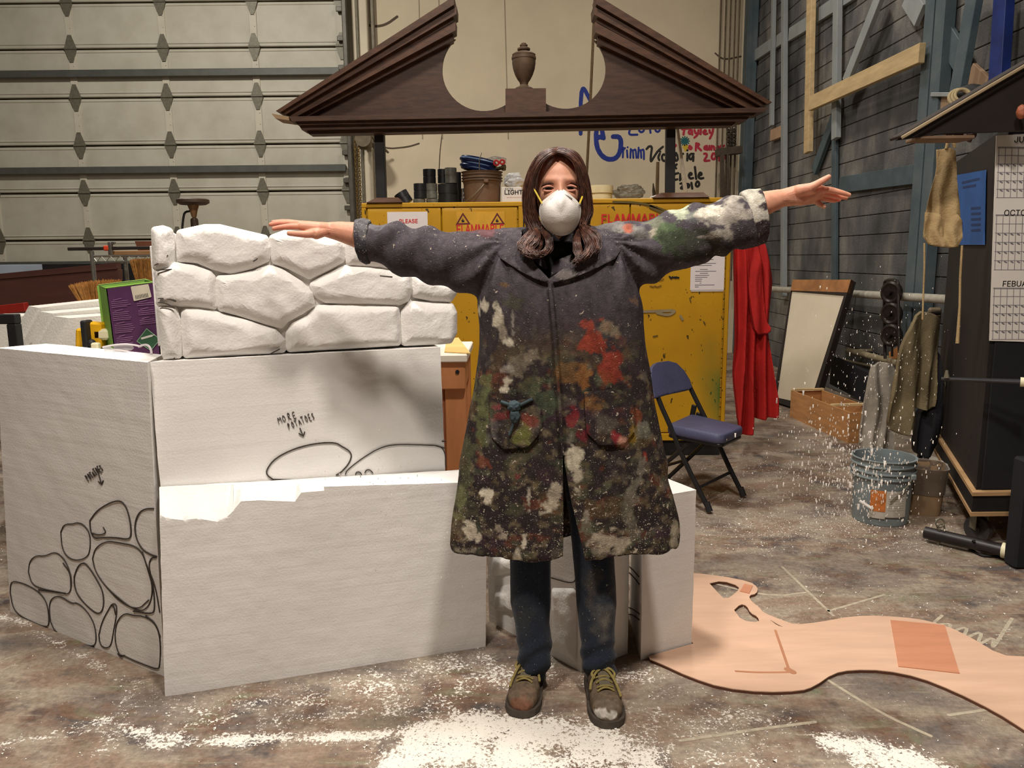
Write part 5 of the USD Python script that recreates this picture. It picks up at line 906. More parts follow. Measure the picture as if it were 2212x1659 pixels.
t = Thing('bar_clamp', 'black bar clamp with orange jaw lying on the wire shelf', 'clamp'); p, q_ = P(147, 538, yc), P(340, 535, yc); t.part('bar', beam(p, q_, .018, .02), M('clamp_black', (42, 34, 30), .5)); c = P(231, 536, yc); t.part('jaw', at(rbox((.035, .03, .032), .006), c), M('clamp_orange', (214, 74, 40), .5)); t.part('clamp_head', cat([at(rbox((.022, .03, .075), .005), P(239, 536, yc)), at(rbox((.035, .02, .018), .004), P(243, 525, yc))]), chrome); t.done()
a2, b2 = P(242, 545, yc + .08), P(330, 543, yc + .08); single('plank', bx(a2[0], b2[0] + .1, yc + .03, yc + .14, zsh - .0, zsh + .025, .003), M('tan_plank', (196, 150, 104), .6, .1, 3), 'tan wooden plank lying on the wire shelf behind the clamp', 'plank')
single('brown_offcut', quad_solid([P(291, 521, 4.95), P(335, 521, 4.95), P(335, 541, 4.95), P(298, 541, 4.95)], .1, (0, -1, 0)), M('rust_brown', (102, 62, 44), .7), 'small rusty brown board above the clamp at the foam wall', 'board')
# brooms
brs = M('straw_bristle', (176, 124, 62), .8, .25, 60); brs2 = M('dark_straw', (142, 98, 44), .8, .3, 60); hd = M('broom_wood', (150, 104, 60), .6)
def broom(label, tips, roots, y, mat, seed, n=420):
    t = Thing('broom', label, 'broom'); r = np.random.default_rng(seed); ms = []
    for i in range(n):
        s = r.random(); d = r.uniform(-.03, .03); tp, rt = lerp(tips[0], tips[1], s), lerp(roots[0], roots[1], s)
        bow = math.sin(s * math.pi) * tips[2]; a, b = P(rt[0], rt[1], y + d * .5), P(tp[0] + r.normal(0, 1.2), tp[1] - bow + r.normal(0, 1.5), y + d)
        ms.append(tube([a, (a + b) / 2 + V(0, 0, .0), b], [.0022, .002, .001], 3))
    t.part('bristles', cat(ms), mat, smooth=False, kind='stuff'); c0_, c1_ = P(*roots[0], y), P(*roots[1], y); t.part('head', beam(c0_ + V(-.01, 0, -.02), c1_ + V(.01, 0, -.02), .07, .05), hd)
    m_ = (c0_ + c1_) / 2; t.part('handle', tube([m_ + V(0, 0, -.03), V(m_[0] - .02, m_[1] + .08, 0.0)], .014, 8), hd); t.done()
broom('upturned broom with tan fanned bristles left of the purple carton', ((148, 618), (262, 606), 5), ((170, 652), (246, 650)), 4.1, brs, 1, 520)
broom('upturned broom with dark bristles touching the carved foam wall', ((282, 562), (336, 560), 1), ((294, 608), (334, 608)), 3.95, brs2, 2, 420)
# bronze disc lamp
brz = M('dull_bronze', (120, 90, 62), .5, .2, 20, metal=.3); dkb = M('dark_bronze', (72, 58, 46), .5, .2, 20, metal=.3); y = 4.3; k = y / FPX * .99; c = P(421, 492, y)
t = Thing('bronze_pedestal', 'dull bronze round-topped turned stand behind the carved foam wall', 'stand')
t.part('disc', lathe([(3 * k, 47 * k), (26 * k, 48 * k), (33 * k, 52 * k), (33 * k, 58 * k), (30 * k, 60 * k), (2 * k, 61 * k)], c, 40), dkb); t.part('cone', lathe([(3 * k, 20 * k), (5 * k, 23 * k), (8 * k, 36 * k), (12 * k, 48 * k), (1 * k, 48.5 * k)], c, 28), brz); t.part('post', lathe([(12 * k, -c[2] + .0), (12 * k, -.9), (8 * k, -.85), (8 * k, 16 * k), (6 * k, 20 * k), (.5 * k, 21 * k)], c, 24), dkb)
t.part('wire', tube(chaikin([P(411, 456, y), P(399, 458, y), P(396, 470, y), P(393, 500, y), P(393, 600, y)], 2), .006, 6), black_mat); t.done()
# ================================================================ plywood cut-out on the floor
plyf = M('pink_plywood', (210, 174, 148), .6, .07, 1.2, .08, 60, stretch=(2.0, 14, 1)); plyd = M('plywood_patch', (196, 136, 104), .6, .08, 1.5, stretch=(2, 12, 1)); plye = M('ply_dark_edge', (98, 62, 44), .8)
op = [(1440, 1242), (1497, 1243), (1560, 1250), (1620, 1262), (1638, 1275), (1635, 1288), (1618, 1292), (1622, 1304), (1640, 1318), (1650, 1330), (1690, 1346), (1718, 1356), (1770, 1350), (1840, 1337), (1900, 1336), (1980, 1342), (2045, 1358), (2100, 1385), (2160, 1422), (2212, 1425), (2420, 1440), (2420, 1720), (2212, 1585), (2150, 1545), (2060, 1500), (1985, 1470), (1910, 1455), (1840, 1454), (1800, 1462), (1760, 1490), (1730, 1500), (1650, 1503), (1560, 1493), (1490, 1470), (1430, 1442), (1395, 1428), (1370, 1330)]
gp2 = lambda pts: [tuple(G(*p)[:2]) for p in pts]
pol = Polygon(chaikin(gp2(op + op[:1]), 1)).buffer(0)
fp = Polygon([tuple(p[:2]) for p in (d0, d1, d1 + dn * .30, d0 + V(.008, .3, 0))]).buffer(.004).union(Polygon([tuple(p[:2]) for p in foot]).buffer(.004))
for h_ in ([(1533, 1266), (1560, 1260), (1597, 1272), (1592, 1284), (1567, 1302), (1550, 1285)], [(1586, 1324), (1600, 1311), (1612, 1314), (1620, 1330), (1636, 1338), (1640, 1351), (1603, 1347)], [(1664, 1346), (1684, 1358), (1692, 1361), (1680, 1358)]): pol = pol.difference(Polygon(chaikin(gp2(h_ + h_[:1]), 1)).buffer(0))
pol = pol.difference(fp); pol = max(getattr(pol, 'geoms', [pol]), key=lambda g: g.area)
t = Thing('plywood_cutout', 'river-shaped pinkish plywood cut-out lying flat on the floor', 'plywood'); t.part('sheet', at(extr(pol.buffer(-.001), .003), (0, 0, .009)), plyf, smooth=False); t.part('edge', extr(pol.buffer(-.0015), .009), plye, smooth=False)
for pp, lab in ((((1923, 1347), (2040, 1358), (2072, 1463), (1940, 1448)), 'darker square patch'), (((1608, 1268), (1626, 1272), (1618, 1289), (1598, 1284)), 'small square patch')): t.part('patch', at(extr(Polygon(gp2(pp)), .003), (0, 0, .0115)), plyd, lab, smooth=False)
t.part('glue_stain', strokes(Frame((0, 0, .012), (1, 0, 0), (0, 1, 0)), [[(1675, 1362), (1690, 1405), (1706, 1452)], [(1706, 1452), (1640, 1453), (1590, 1450)]], .009, .0006), M('glue_brown', (176, 124, 92), .7)); t.part('glue_stain', strokes(Frame((0, 0, .012), (1, 0, 0), (0, 1, 0)), [[(1702, 1446), (1712, 1452)]], .025, .0007), M('glue_brown', (0, 0, 0))); t.done()
# ================================================================ folding chair
navy = M('navy_vinyl', (74, 76, 104), .55, .08, 6, .15, 120); tubem = M('chair_black', (26, 25, 26), .35, .1)
t = Thing('folding_chair', 'blue padded black folding chair in front of the yellow cabinet', 'chair')

# chair frame: forward direction f (towards the seat front), side s
fl, fr2 = G(1533, 1106, .01), G(1606, 1072, .01); s_ = fr2 - fl; s_ /= np.linalg.norm(s_); f_ = V(s_[1], -s_[0], 0); W = .42
NP, FP_ = Frame(fl, f_, (0, 0, 1)), Frame(fr2, f_, (0, 0, 1))
nh = lambda x, y: NP.pt(*NP.hit(x, y)); fh = lambda x, y: FP_.pt(*FP_.hit(x, y))
nt = [nh(*p) for p in ((1404, 806), (1424, 868), (1450, 925), (1480, 1000), (1533, 1104))]; ft = [fh(*p) for p in ((1480, 815), (1493, 842), (1524, 905), (1555, 965), (1578, 1016), (1606, 1071))]
t.part('frame_leg', tube(chaikin(nt, 1), .0135, 10), tubem, 'front leg and back upright'); t.part('frame_leg', tube(chaikin(ft, 1), .0135, 10), tubem, 'front leg and back upright')
ra, rb = nh(1486, 960), fh(1558, 962) ; rfa, rfb = NP.pt(-.50, .0), FP_.pt(-.50, .0)
t.part('rear_leg', tube([ra, rfa], .012, 10), tubem); t.part('rear_leg', tube([rb - f_ * .1, rfb], .012, 10), tubem)
t.part('cross_bar', tube([nh(1512, 1052), fh(1578, 1020)], .009, 8), tubem); t.part('cross_bar', tube([ra + (rfa - ra) * .45, rb - f_ * .1 + (rfb - rb + f_ * .1) * .45], .009, 8), tubem)
for p in (nt[-1], ft[-1], rfa, rfb): t.part('rubber_foot', tube([p + V(0, 0, .045) - f_ * .02 * (1 if p[2] > -.1 else 0), p + V(0, 0, -.002 if p is not rfa and p is not rfb else 0.002)], [.016, .018], 10), black_mat)
t.part('side_strut', beam(nh(1495, 1040), nh(1510, 1078), .006, .012), M('worn_steel', (120, 110, 96), .4, metal=.6)); t.part('hinge_bracket', cat([beam(fh(1500, 875), fh(1494, 905), .014, .03), beam(fh(1504, 895), fh(1522, 902), .014, .03)]), tubem)
sc = [nh(1562, 951), fh(1607, 932), fh(1494, 902), nh(1438, 928)]
def pad(c, th, r, ins=.0):
    c = [V(*q) for q in c]; m_ = sum(c) / 4; nrm = np.cross(c[1] - c[0], c[3] - c[0]); nrm = nrm / np.linalg.norm(nrm); nrm = nrm * np.sign(nrm[2] if abs(nrm[2]) > .3 else -nrm[1]); pts = []
    for i in range(4):
        a_, b_ = c[i - 1] - c[i], c[(i + 1) % 4] - c[i]; a_, b_ = a_ / np.linalg.norm(a_), b_ / np.linalg.norm(b_); o = c[i] + (a_ + b_) * r
        for th_ in np.linspace(0, 2 * np.pi, 13):
            for ph in (-.9, -.4, 0, .4, .9): pts.append(o + r * (math.cos(th_) * a_ + math.sin(th_) * np.cross(nrm, a_)) * math.cos(ph * 1.2) ** .4 + nrm * th / 2 * math.sin(ph * 1.745))
    return hull(pts)
t.part('seat', pad(sc, .055, .045), navy, 'padded blue seat'); t.part('seat_pan', pad([q - V(0, 0, .034) + (sum(sc) / 4 - q) * .04 for q in sc], .02, .03), tubem)
BF = Frame(nt[1], ft[1] - nt[1], nt[0] - nt[1]); bq = [BF.hit(*p) for p in ((1404, 796), (1416, 784), (1440, 781), (1458, 786), (1475, 803), (1487, 824), (1492, 838), (1486, 843), (1440, 853), (1410, 862), (1402, 830))]
bk = BF.put(from_man(to_man(extr(Polygon(bq).buffer(-.008).buffer(.008), .03)).refine_to_length(.012)), -.015); t.part('backrest', rough(trimesh.smoothing.filter_taubin(bk, iterations=6), .0, 1), navy, 'padded blue backrest', smooth=50); t.done()
# ================================================================ loose foam: crumbs on the floor and flakes in the air
crumb = M('foam_crumb', (238, 235, 228), .8, .03, 20, spec=.1)
def flakes(C, S, seed):
    r = np.random.default_rng(seed); n = len(C); T = np.array([[1, 1, 1], [-1, -1, 1], [-1, 1, -1], [1, -1, -1]], float) * .6; F0 = np.array([[0, 2, 1], [0, 3, 2], [0, 1, 3], [1, 2, 3]])
    Q = trimesh.transformations.random_rotation_matrix; ang = r.uniform(0, 2 * np.pi, (n, 3)); c_, s__ = np.cos(ang), np.sin(ang)
    v = np.repeat(T[None], n, 0) * S[:, None, :]; x, y, zz = v[..., 0], v[..., 1], v[..., 2]
    x, y = x * c_[:, :1] - y * s__[:, :1], x * s__[:, :1] + y * c_[:, :1]; a2 = ang[:, 1:2] * S[:, 3:4] if S.shape[1] > 3 else ang[:, 1:2]
    return TM((np.stack([x, y, zz], -1) + C[:, None, :]).reshape(-1, 3), (F0[None] + 4 * np.arange(n)[:, None, None]).reshape(-1, 3))
r = np.random.default_rng(77); qq = fv[near]; dn_ = dust[near]; ok = (qq[:, 1] < 4.9) & (abs(qq[:, 0]) < 2.6); qq, dn_ = qq[ok], dn_[ok]
pr_ = np.clip(dn_, .07, 1) ** 1.3 * np.where(qq[:, 1] > 3.2, 60, 1); idx = r.choice(len(qq), 17000, p=pr_ / pr_.sum()); C_ = qq[idx] + np.c_[r.uniform(-1, 1, (17000, 2)) * np.where(qq[idx, 1:2] > 3.2, .1, .012), np.zeros(17000)]
blocked = shapely.contains_xy(unary_union([fp, Polygon([tuple(p[:2]) for p in sb]).buffer(.01), Polygon([tuple(p[:2]) for p in (L0, L1, tbr, tbl)]).buffer(.01), pol.buffer(.0)]), C_[:, 0], C_[:, 1]); C_ = C_[~blocked]
sz = r.lognormal(-6.15, .45, len(C_)); C_[:, 2] = sz * .4
single('foam_crumbs', flakes(C_, np.c_[sz, sz * .8, sz * .6], 5), crumb, 'white foam crumbs and dust scattered over the workshop floor', 'foam crumbs', kind='stuff', smooth=False)
def airborne(n, cx_, cy_, sx_, sy_, ya, yb_, seed, smin, lab, sk=0.0):
    r = np.random.default_rng(seed); px = r.normal(cx_, sx_, n); py = r.normal(cy_, sy_, n) ; Y = r.uniform(ya, yb_, n); C = np.array([P(a_ + sk * (b_ - cy_), b_, c_) for a_, b_, c_ in zip(px, py, Y)]); C = C[(C[:, 2] > .02)]
    s = r.lognormal(math.log(smin), .4, len(C)); single('foam_flakes', flakes(C, np.c_[s * .7, s * .5, s * 2.0], seed), crumb, lab, 'foam flakes', kind='stuff', smooth=False)
airborne(900, 1835, 1010, 75, 70, 2.6, 3.5, 3, .0034, 'white foam flakes drifting in the air left of the grey pail', .25)
airborne(300, 1890, 790, 70, 75, 3.0, 3.9, 4, .0023, 'white foam flakes floating in front of the crate and block wall')
airborne(220, 840, 1130, 60, 90, 1.9, 2.05, 6, .0015, 'white foam flakes falling in front of the low foam step', .3)
# ================================================================ the person
YBD = 2.24
def S(px, py, r, y=YBD): p = P(px, py, y); q = trimesh.creation.icosphere(2, r); return m3.Manifold(m3.Mesh(np.asarray(q.vertices + p, np.float32), np.asarray(q.faces, np.uint32)))
def bone(*s): return m3.Manifold.batch_hull(list(s))
def chain(pts):
    s = [S(*p[:3], *(p[3:] or ())) for p in pts]; return [bone(a, b) for a, b in zip(s[:-1], s[1:])]
def union(l): return m3.Manifold.batch_boolean(l, m3.OpType.Add)
K = YBD / FPX
# ---- head
HC = P(1206, 410, 2.205); na, nb = 150, 110
th, ph = np.meshgrid(np.linspace(0, 2 * np.pi, na, endpoint=False), np.linspace(0.02, np.pi - .02, nb)); 
dx, dy, dzz = np.sin(ph) * np.cos(th), np.sin(ph) * np.sin(th), np.cos(ph)
hx, hy_, hz = .073 * dx, .092 * dy, np.where(dzz > 0, .104, .110) * dzz
low = np.clip(-dzz, 0, 1); hx = hx * (1 - .30 * low ** 1.6); hy_ = hy_ * np.where(dy < 0, 1 - .04 * low, 1 - .35 * low)
fr_w = np.clip(-dy, 0, 1) ** 1.5; ga = lambda x0, z0, sx, sz: np.exp(-((hx - x0) / sx) ** 2 - ((hz - z0) / sz) ** 2)
push = .006 * (ga(-.03, .02, .022, .008) + ga(.03, .02, .022, .008)) - .013 * (ga(-.031, -.001, .017, .010) + ga(.031, -.001, .017, .010)) + .006 * (ga(-.042, -.028, .02, .014) + ga(.042, -.028, .02, .014)) + .010 * ga(0, -.004, .011, .02) + .024 * ga(0, -.038, .011, .014) + .012 * ga(0, -.022, .010, .016) + .006 * ga(0, -.066, .02, .012) + .004 * ga(0, .06, .05, .03)
hy_ = hy_ - push * fr_w
head = skin([np.stack([hx[i], hy_[i], hz[i]], 1) + HC for i in range(nb)]); head = fix(head)
ears = [S(1153, 425, .014, 2.225), S(1258, 422, .014, 2.225)]
# ---- torso, arms and hands
tor = chain([(1206, 470, .052, 2.235), (1204, 545, .056, 2.25)]) + [bone(S(1204, 585, .055), S(1100, 565, .058), S(1310, 555, .058)), bone(S(1130, 620, .09), S(1275, 620, .09), S(1150, 800, .085), S(1260, 800, .085)), bone(S(1150, 800, .085), S(1260, 800, .085), S(1165, 930, .075), S(1245, 930, .075))]
arms = chain([(1100, 560, .048), (905, 538, .037), (800, 520, .036), (768, 507, .0355), (735, 500, .028), (704, 496, .0205)]) + chain([(1310, 555, .048), (1510, 500, .037), (1610, 462, .036), (1650, 440, .0345), (1682, 430, .027), (1712, 423, .0205)])
legs = chain([(1160, 930, .06), (1148, 1200, .045), (1150, 1430, .038)]) + chain([(1255, 930, .06), (1285, 1200, .045), (1300, 1450, .038)])
h1 = [bone(S(708, 495, .0195, 2.236), S(708, 497, .0195, 2.246), S(688, 494, .0195, 2.217), S(690, 497, .019, 2.262)), bone(S(688, 494, .0195, 2.217), S(690, 497, .019, 2.262), S(652, 489, .0125, 2.205), S(651, 486, .0125, 2.235), S(652, 485, .0115, 2.262), S(656, 487, .0105, 2.282)), bone(S(704, 498, .015, 2.226), S(683, 505, .0155, 2.200), S(664, 500, .010, 2.205)), bone(S(704, 499, .015, 2.24), S(676, 506, .012, 2.27))]
for f in ([(652, 489, .0095, 2.205), (628, 489, .0085, 2.202), (608, 491, .0075, 2.200), (592, 494, .0062, 2.200)], [(651, 485, .0100, 2.230), (624, 482, .0085, 2.232), (602, 482, .0075, 2.232), (585, 485, .0062, 2.232)], [(652, 484, .0095, 2.256), (627, 480, .0082, 2.260), (607, 479, .0072, 2.262), (590, 480, .006, 2.262)], [(656, 486, .0085, 2.280), (636, 483, .0075, 2.288), (620, 482, .0065, 2.292), (608, 483, .0055, 2.294)], [(684, 504, .0135, 2.200), (662, 506, .0105, 2.192), (642, 505, .0088, 2.186), (625, 504, .007, 2.184)]): h1 += chain(f)
h2 = [bone(S(1688, 428, .0245), S(1726, 412, .0175, 2.235), S(1726, 431, .0165, 2.24)), bone(S(1710, 423, .0205), S(1728, 412, .018, 2.235), S(1728, 432, .017, 2.24)), bone(S(1728, 412, .018, 2.235), S(1728, 432, .017, 2.24), S(1772, 409, .0125, 2.225), S(1773, 417, .0125, 2.24), S(1768, 425, .0115, 2.25), S(1757, 432, .0105, 2.255)), bone(S(1725, 412, .017, 2.225), S(1748, 406, .0135, 2.21), S(1757, 412, .010, 2.215))]
for f in ([(1772, 409, .0105, 2.225), (1796, 411, .0088, 2.222), (1817, 416, .0075, 2.222), (1834, 421, .006, 2.224)], [(1773, 416, .0105, 2.24), (1795, 421, .0088, 2.240), (1813, 425, .0075, 2.244), (1828, 427, .006, 2.25)], [(1768, 425, .0098, 2.248), (1786, 430, .0083, 2.252), (1801, 433, .0072, 2.258), (1813, 431, .006, 2.266)], [(1757, 432, .009, 2.252), (1767, 438, .0076, 2.248), (1774, 443, .0066, 2.244), (1780, 447, .0055, 2.24)], [(1747, 407, .013, 2.21), (1762, 399, .0105, 2.205), (1777, 390, .0088, 2.20), (1790, 382, .0068, 2.198)]): h2 += chain(f)
body = union([to_man(head)] + ears + tor + arms + legs + h1 + h2); body = from_man(body)
def smooth_mesh(m, L, it): m = fine(m, L); return trimesh.smoothing.filter_taubin(m, iterations=it)
bt = smooth_mesh(body, .0050, 14)
skin_mat = usdkit.material(stage, '/World/Looks/skin', {'c': ('attribute', {'attribute': 'paint'}), 't': ('texture_coordinate', {}), 'n': ('noise_texture', {'scale': 60.0, 'detail': 3.0}), 'k': ('map_range', {'from_min': .3, 'from_max': .7, 'to_min': .88, 'to_max': 1.1}), 'x': ('mix_color', {'blend_type': 'multiply', 'fac': 1.0, 'use_clamp': False}), 'p': ('principled_bsdf', {'roughness': .5, 'subsurface_weight': .15, 'subsurface_scale': .006, 'specular_ior_level': .4})},
    [('t.object', 'n.vector'), ('n.fac', 'k.value'), ('c.color', 'x.a'), ('k.result', 'x.b'), ('x.result', 'p.base_color')], surface='p.BSDF')
def paint(v, base, blobs, front=None, warp=.75, seed=3, freq=34, soft=.16):
    """Stains of paint: soft-edged patches with ragged outlines, given where they sit on the thing."""
    q = proj(v); c = np.tile(np.array(base, float), (len(v), 1)) if np.ndim(base) == 1 else np.array(base, float)
    n1 = meshkit.fbm(v * freq, 4, seed) - .5; ok = np.ones(len(v)) if front is None else front
    for (x, y, rx, ry, col, s) in blobs:
        d = np.sqrt(((q[:, 0] - x) / rx) ** 2 + ((q[:, 1] - y) / ry) ** 2) + n1 * 2 * warp * 2; w = np.clip((1.05 - d) / soft, 0, 1) * s * ok
        c = c * (1 - w[:, None]) + np.array(srgb(*col)) * w[:, None]
    return c
bv = np.array(bt.vertices); SK = srgb(206, 150, 124)
sk = paint(bv, SK, [(1195, 445, 26, 12, (206, 128, 104), .5), (1235, 445, 22, 12, (206, 128, 104), .5), (600, 486, 40, 14, (208, 128, 108), .5), (1812, 426, 34, 20, (210, 140, 118), .4), (1698, 434, 9, 3, (140, 92, 58), .6)], warp=.15, soft=.8)
T = Thing('person', 'person in a paint-splattered dark smock and white dust mask with arms outstretched', 'person')
bi = T.part('body', bt, skin_mat, 'skin, head, arms and hands', smooth=True, prim={'paint': sk})
# face: eyes, brows
eye_w, iris = M('eye_white', (168, 150, 140), .25, .02), M('eye_dark', (34, 22, 18), .15, .1); brow = M('brow_hair', (74, 48, 36), .8, .2, 200); lid = M('eyelid', (186, 128, 106), .55, .08, 40)
for (px, py) in ((1185, 409), (1231, 408)):
    c = P(px, py, 2.136); k = T.part('eye', at(trimesh.creation.icosphere(3, .0125), c), eye_w, smooth=True); T.part('iris', at(trimesh.creation.icosphere(3, .0088), c + V(.0, -.0056, -.0005)), iris, under=k, smooth=True)
    arcx = np.linspace(-.0165, .0165, 9); up_ = [c + V(x, -.0125 + 8 * x * x * .4 + .0, .0072 - 18 * x * x) for x in arcx]; dn2 = [c + V(x, -.0125 + 8 * x * x * .4, -.0062 + 14 * x * x) for x in arcx]
    T.part('eyelid', tube(up_, np.interp(abs(arcx), [0, .0165], [.0040, .0026]), 8), lid, under=k, smooth=True); T.part('eyelid', tube(dn2, np.interp(abs(arcx), [0, .0165], [.0038, .0026]), 8), M('eyelid', (0, 0, 0)), under=k, smooth=True)
    T.part('eyelash', tube([u + V(0, -.003, -.0028) for u in up_], .0009, 5), iris, under=k)
for pts in (((1169, 404), (1178, 397), (1190, 395), (1199, 399)), ((1218, 399), (1228, 394), (1240, 396), (1250, 403))):
    T.part('eyebrow', tube(spline([P(x, y, 2.118 + .00001 * (x - 1207) ** 2) for x, y in pts], 12), [.001, .002, .003, .0034, .0034, .0034, .0034, .0032, .003, .0026, .002, .001], 6), brow, smooth=True)
# ---- mask
mo = [(1212, 409), (1198, 416), (1184, 427), (1171, 437), (1166, 452), (1168, 474), (1178, 491), (1194, 503), (1211, 508), (1228, 505), (1243, 492), (1252, 472), (1254, 450), (1247, 436), (1233, 424), (1222, 414)]
mo = np.array(chaikin(mo + mo[:1], 2))[:-1]; mc = np.array([1211, 462.]); rings = []
ff_y = lambda x, y: 2.108 + ((x - 1208) / 1000.) ** 2 * 13 + max(0, (y - 470)) * .0004
for tt in (1.05, 1.0, .97, .92, .84, .72, .58, .42, .26, .1):
    rg = []
    for b in mo:
        p = mc + (b - mc) * tt; bulge = .056 * (1 - min(tt, 1) ** 2.6) ** .75
        rid = .008 * math.exp(-((p[0] - 1212) / 9) ** 2) * math.exp(-((p[1] - 436) / 16) ** 2) - .0006 * math.exp(-((p[1] - 476 + abs(p[0] - 1211) * .12) / 3) ** 2) * (tt < .95); rg.append(P(p[0], p[1], ff_y(*b) * min(tt, 1) ** 2 + 2.118 * (1 - min(tt, 1) ** 2) - bulge - rid - .004))
    rings.append(np.array(rg))
back_ = [r + V(0, .004, 0) for r in rings]
mk = fix(skin([*back_[::-1], *rings])); mi = T.part('dust_mask', mk, M('mask_white', (222, 218, 212), .75, .02, 20, .15, 300), 'white cup dust mask', smooth=True)
T.part('nose_clip', tube(chaikin([P(x, y, ff_y(x, y) - .024 + .0) for x, y in ((1189, 432), (1200, 424), (1212, 419), (1224, 422), (1236, 430))], 2), .0022, 6), M('clip_grey', (168, 166, 162), .4), under=mi)
stp = M('strap_yellow', (206, 184, 60), .5, .1, 60)
for l in ([(1171, 440, 2.118), (1160, 420, 2.128), (1150, 402, 2.135), (1144, 388, 2.15)], [(1172, 478, 2.14), (1164, 474, 2.16), (1156, 470, 2.18)], [(1252, 440, 2.12), (1257, 428, 2.13), (1260, 418, 2.145)]): T.part('strap', tube(chaikin([P(*p) for p in l], 2), .0026, 6), stp, under=mi)
for p in ((1171, 441), (1252, 441)): T.part('staple', at(rbox((.006, .004, .003), .001), P(*p, 2.112)), M('clip_grey', (0, 0, 0)), under=mi)
# ---- hair: dark cap and strands parted in the middle
hair_cap = M('hair_base', (58, 38, 30), .6, .2, 60)
hcx, hcy, hcz = .078 * dx, .100 * dy, np.where(dzz > 0, .111, .10) * dzz
hp = np.stack([hcx, hcy + .004, hcz], -1); facecut = (hp[..., 1] < -.035) & (hp[..., 2] < .072 - 16 * (hp[..., 0] - .0) ** 2)
cap = skin([hp[i] + HC for i in range(nb)]); cv_ = np.array(cap.vertices) - HC; kf = lambda p: (p[:, 1] < -.02) & (p[:, 2] < .098 - 6 * p[:, 0] ** 2)
keep = ~kf(cv_[cap.faces].mean(1)) & (cv_[cap.faces].mean(1)[:, 2] > -.075); cap = TM(cap.vertices, np.array(cap.faces)[keep]); cap.remove_unreferenced_vertices(); hi = T.part('hair_cap', cap, hair_cap, 'brown hair', smooth=True)
def strands(gA, gB, n, seed, width, spread=.006, curl=.0):
    """n hairs between two guide lines (each a list of pixel + depth points)."""
    r = np.random.default_rng(seed); A_, B_ = spline([P(*g) for g in gA], 20), spline([P(*g) for g in gB], 20); out = []; ctr = r.random(16)
    for i in range(n):
        s = np.clip(ctr[r.integers(0, len(ctr))] + r.normal(0, .02), 0, 1); c = A_ * (1 - s) + B_ * s; o = r.normal(0, 1, 3) * spread * .5; o2 = r.normal(0, 1, 3) * spread; t_ = np.linspace(0, 1, 20)[:, None]; ph0 = r.random() * 1.2
        w = np.stack([np.cos(t_[:, 0] * 11 + ph0), np.sin(t_[:, 0] * 11 + ph0), 0 * t_[:, 0]], 1) * curl * np.clip(t_ * 2.2 - 1.0, 0, 1); out.append((c + o * (1 - t_) * .6 + o2 * t_ + w)[: int(20 - r.integers(0, 4))])
    return out
HS = []
HS += strands([(1202, 329, 2.125), (1187, 335, 2.112), (1168, 353, 2.11), (1155, 388, 2.125), (1151, 432, 2.14), (1160, 480, 2.15), (1168, 505, 2.14)], [(1207, 321, 2.17), (1170, 332, 2.16), (1144, 372, 2.16), (1135, 420, 2.17), (1138, 458, 2.17), (1150, 490, 2.16), (1160, 506, 2.15)], 900, 1, 1)
HS += strands([(1207, 321, 2.17), (1170, 330, 2.17), (1146, 370, 2.17), (1135, 420, 2.175), (1138, 460, 2.175), (1150, 492, 2.17), (1160, 508, 2.16)], [(1206, 322, 2.29), (1165, 345, 2.29), (1146, 390, 2.29), (1138, 435, 2.28), (1142, 470, 2.26), (1152, 495, 2.22), (1160, 508, 2.18)], 600, 2, 1)
HS += strands([(1204, 329, 2.125), (1223, 335, 2.112), (1241, 351, 2.11), (1251, 388, 2.125), (1257, 432, 2.14), (1255, 475, 2.15), (1250, 500, 2.145)], [(1206, 321, 2.17), (1240, 329, 2.16), (1264, 368, 2.16), (1272, 415, 2.17), (1274, 450, 2.17), (1262, 478, 2.16), (1254, 502, 2.15)], 900, 3, 1)
HS += strands([(1206, 321, 2.17), (1240, 329, 2.17), (1264, 368, 2.17), (1272, 415, 2.175), (1274, 450, 2.175), (1262, 480, 2.17), (1254, 504, 2.16)], [(1206, 322, 2.29), (1246, 345, 2.29), (1264, 390, 2.29), (1270, 435, 2.28), (1268, 470, 2.26), (1260, 492, 2.22), (1254, 504, 2.18)], 600, 4, 1)
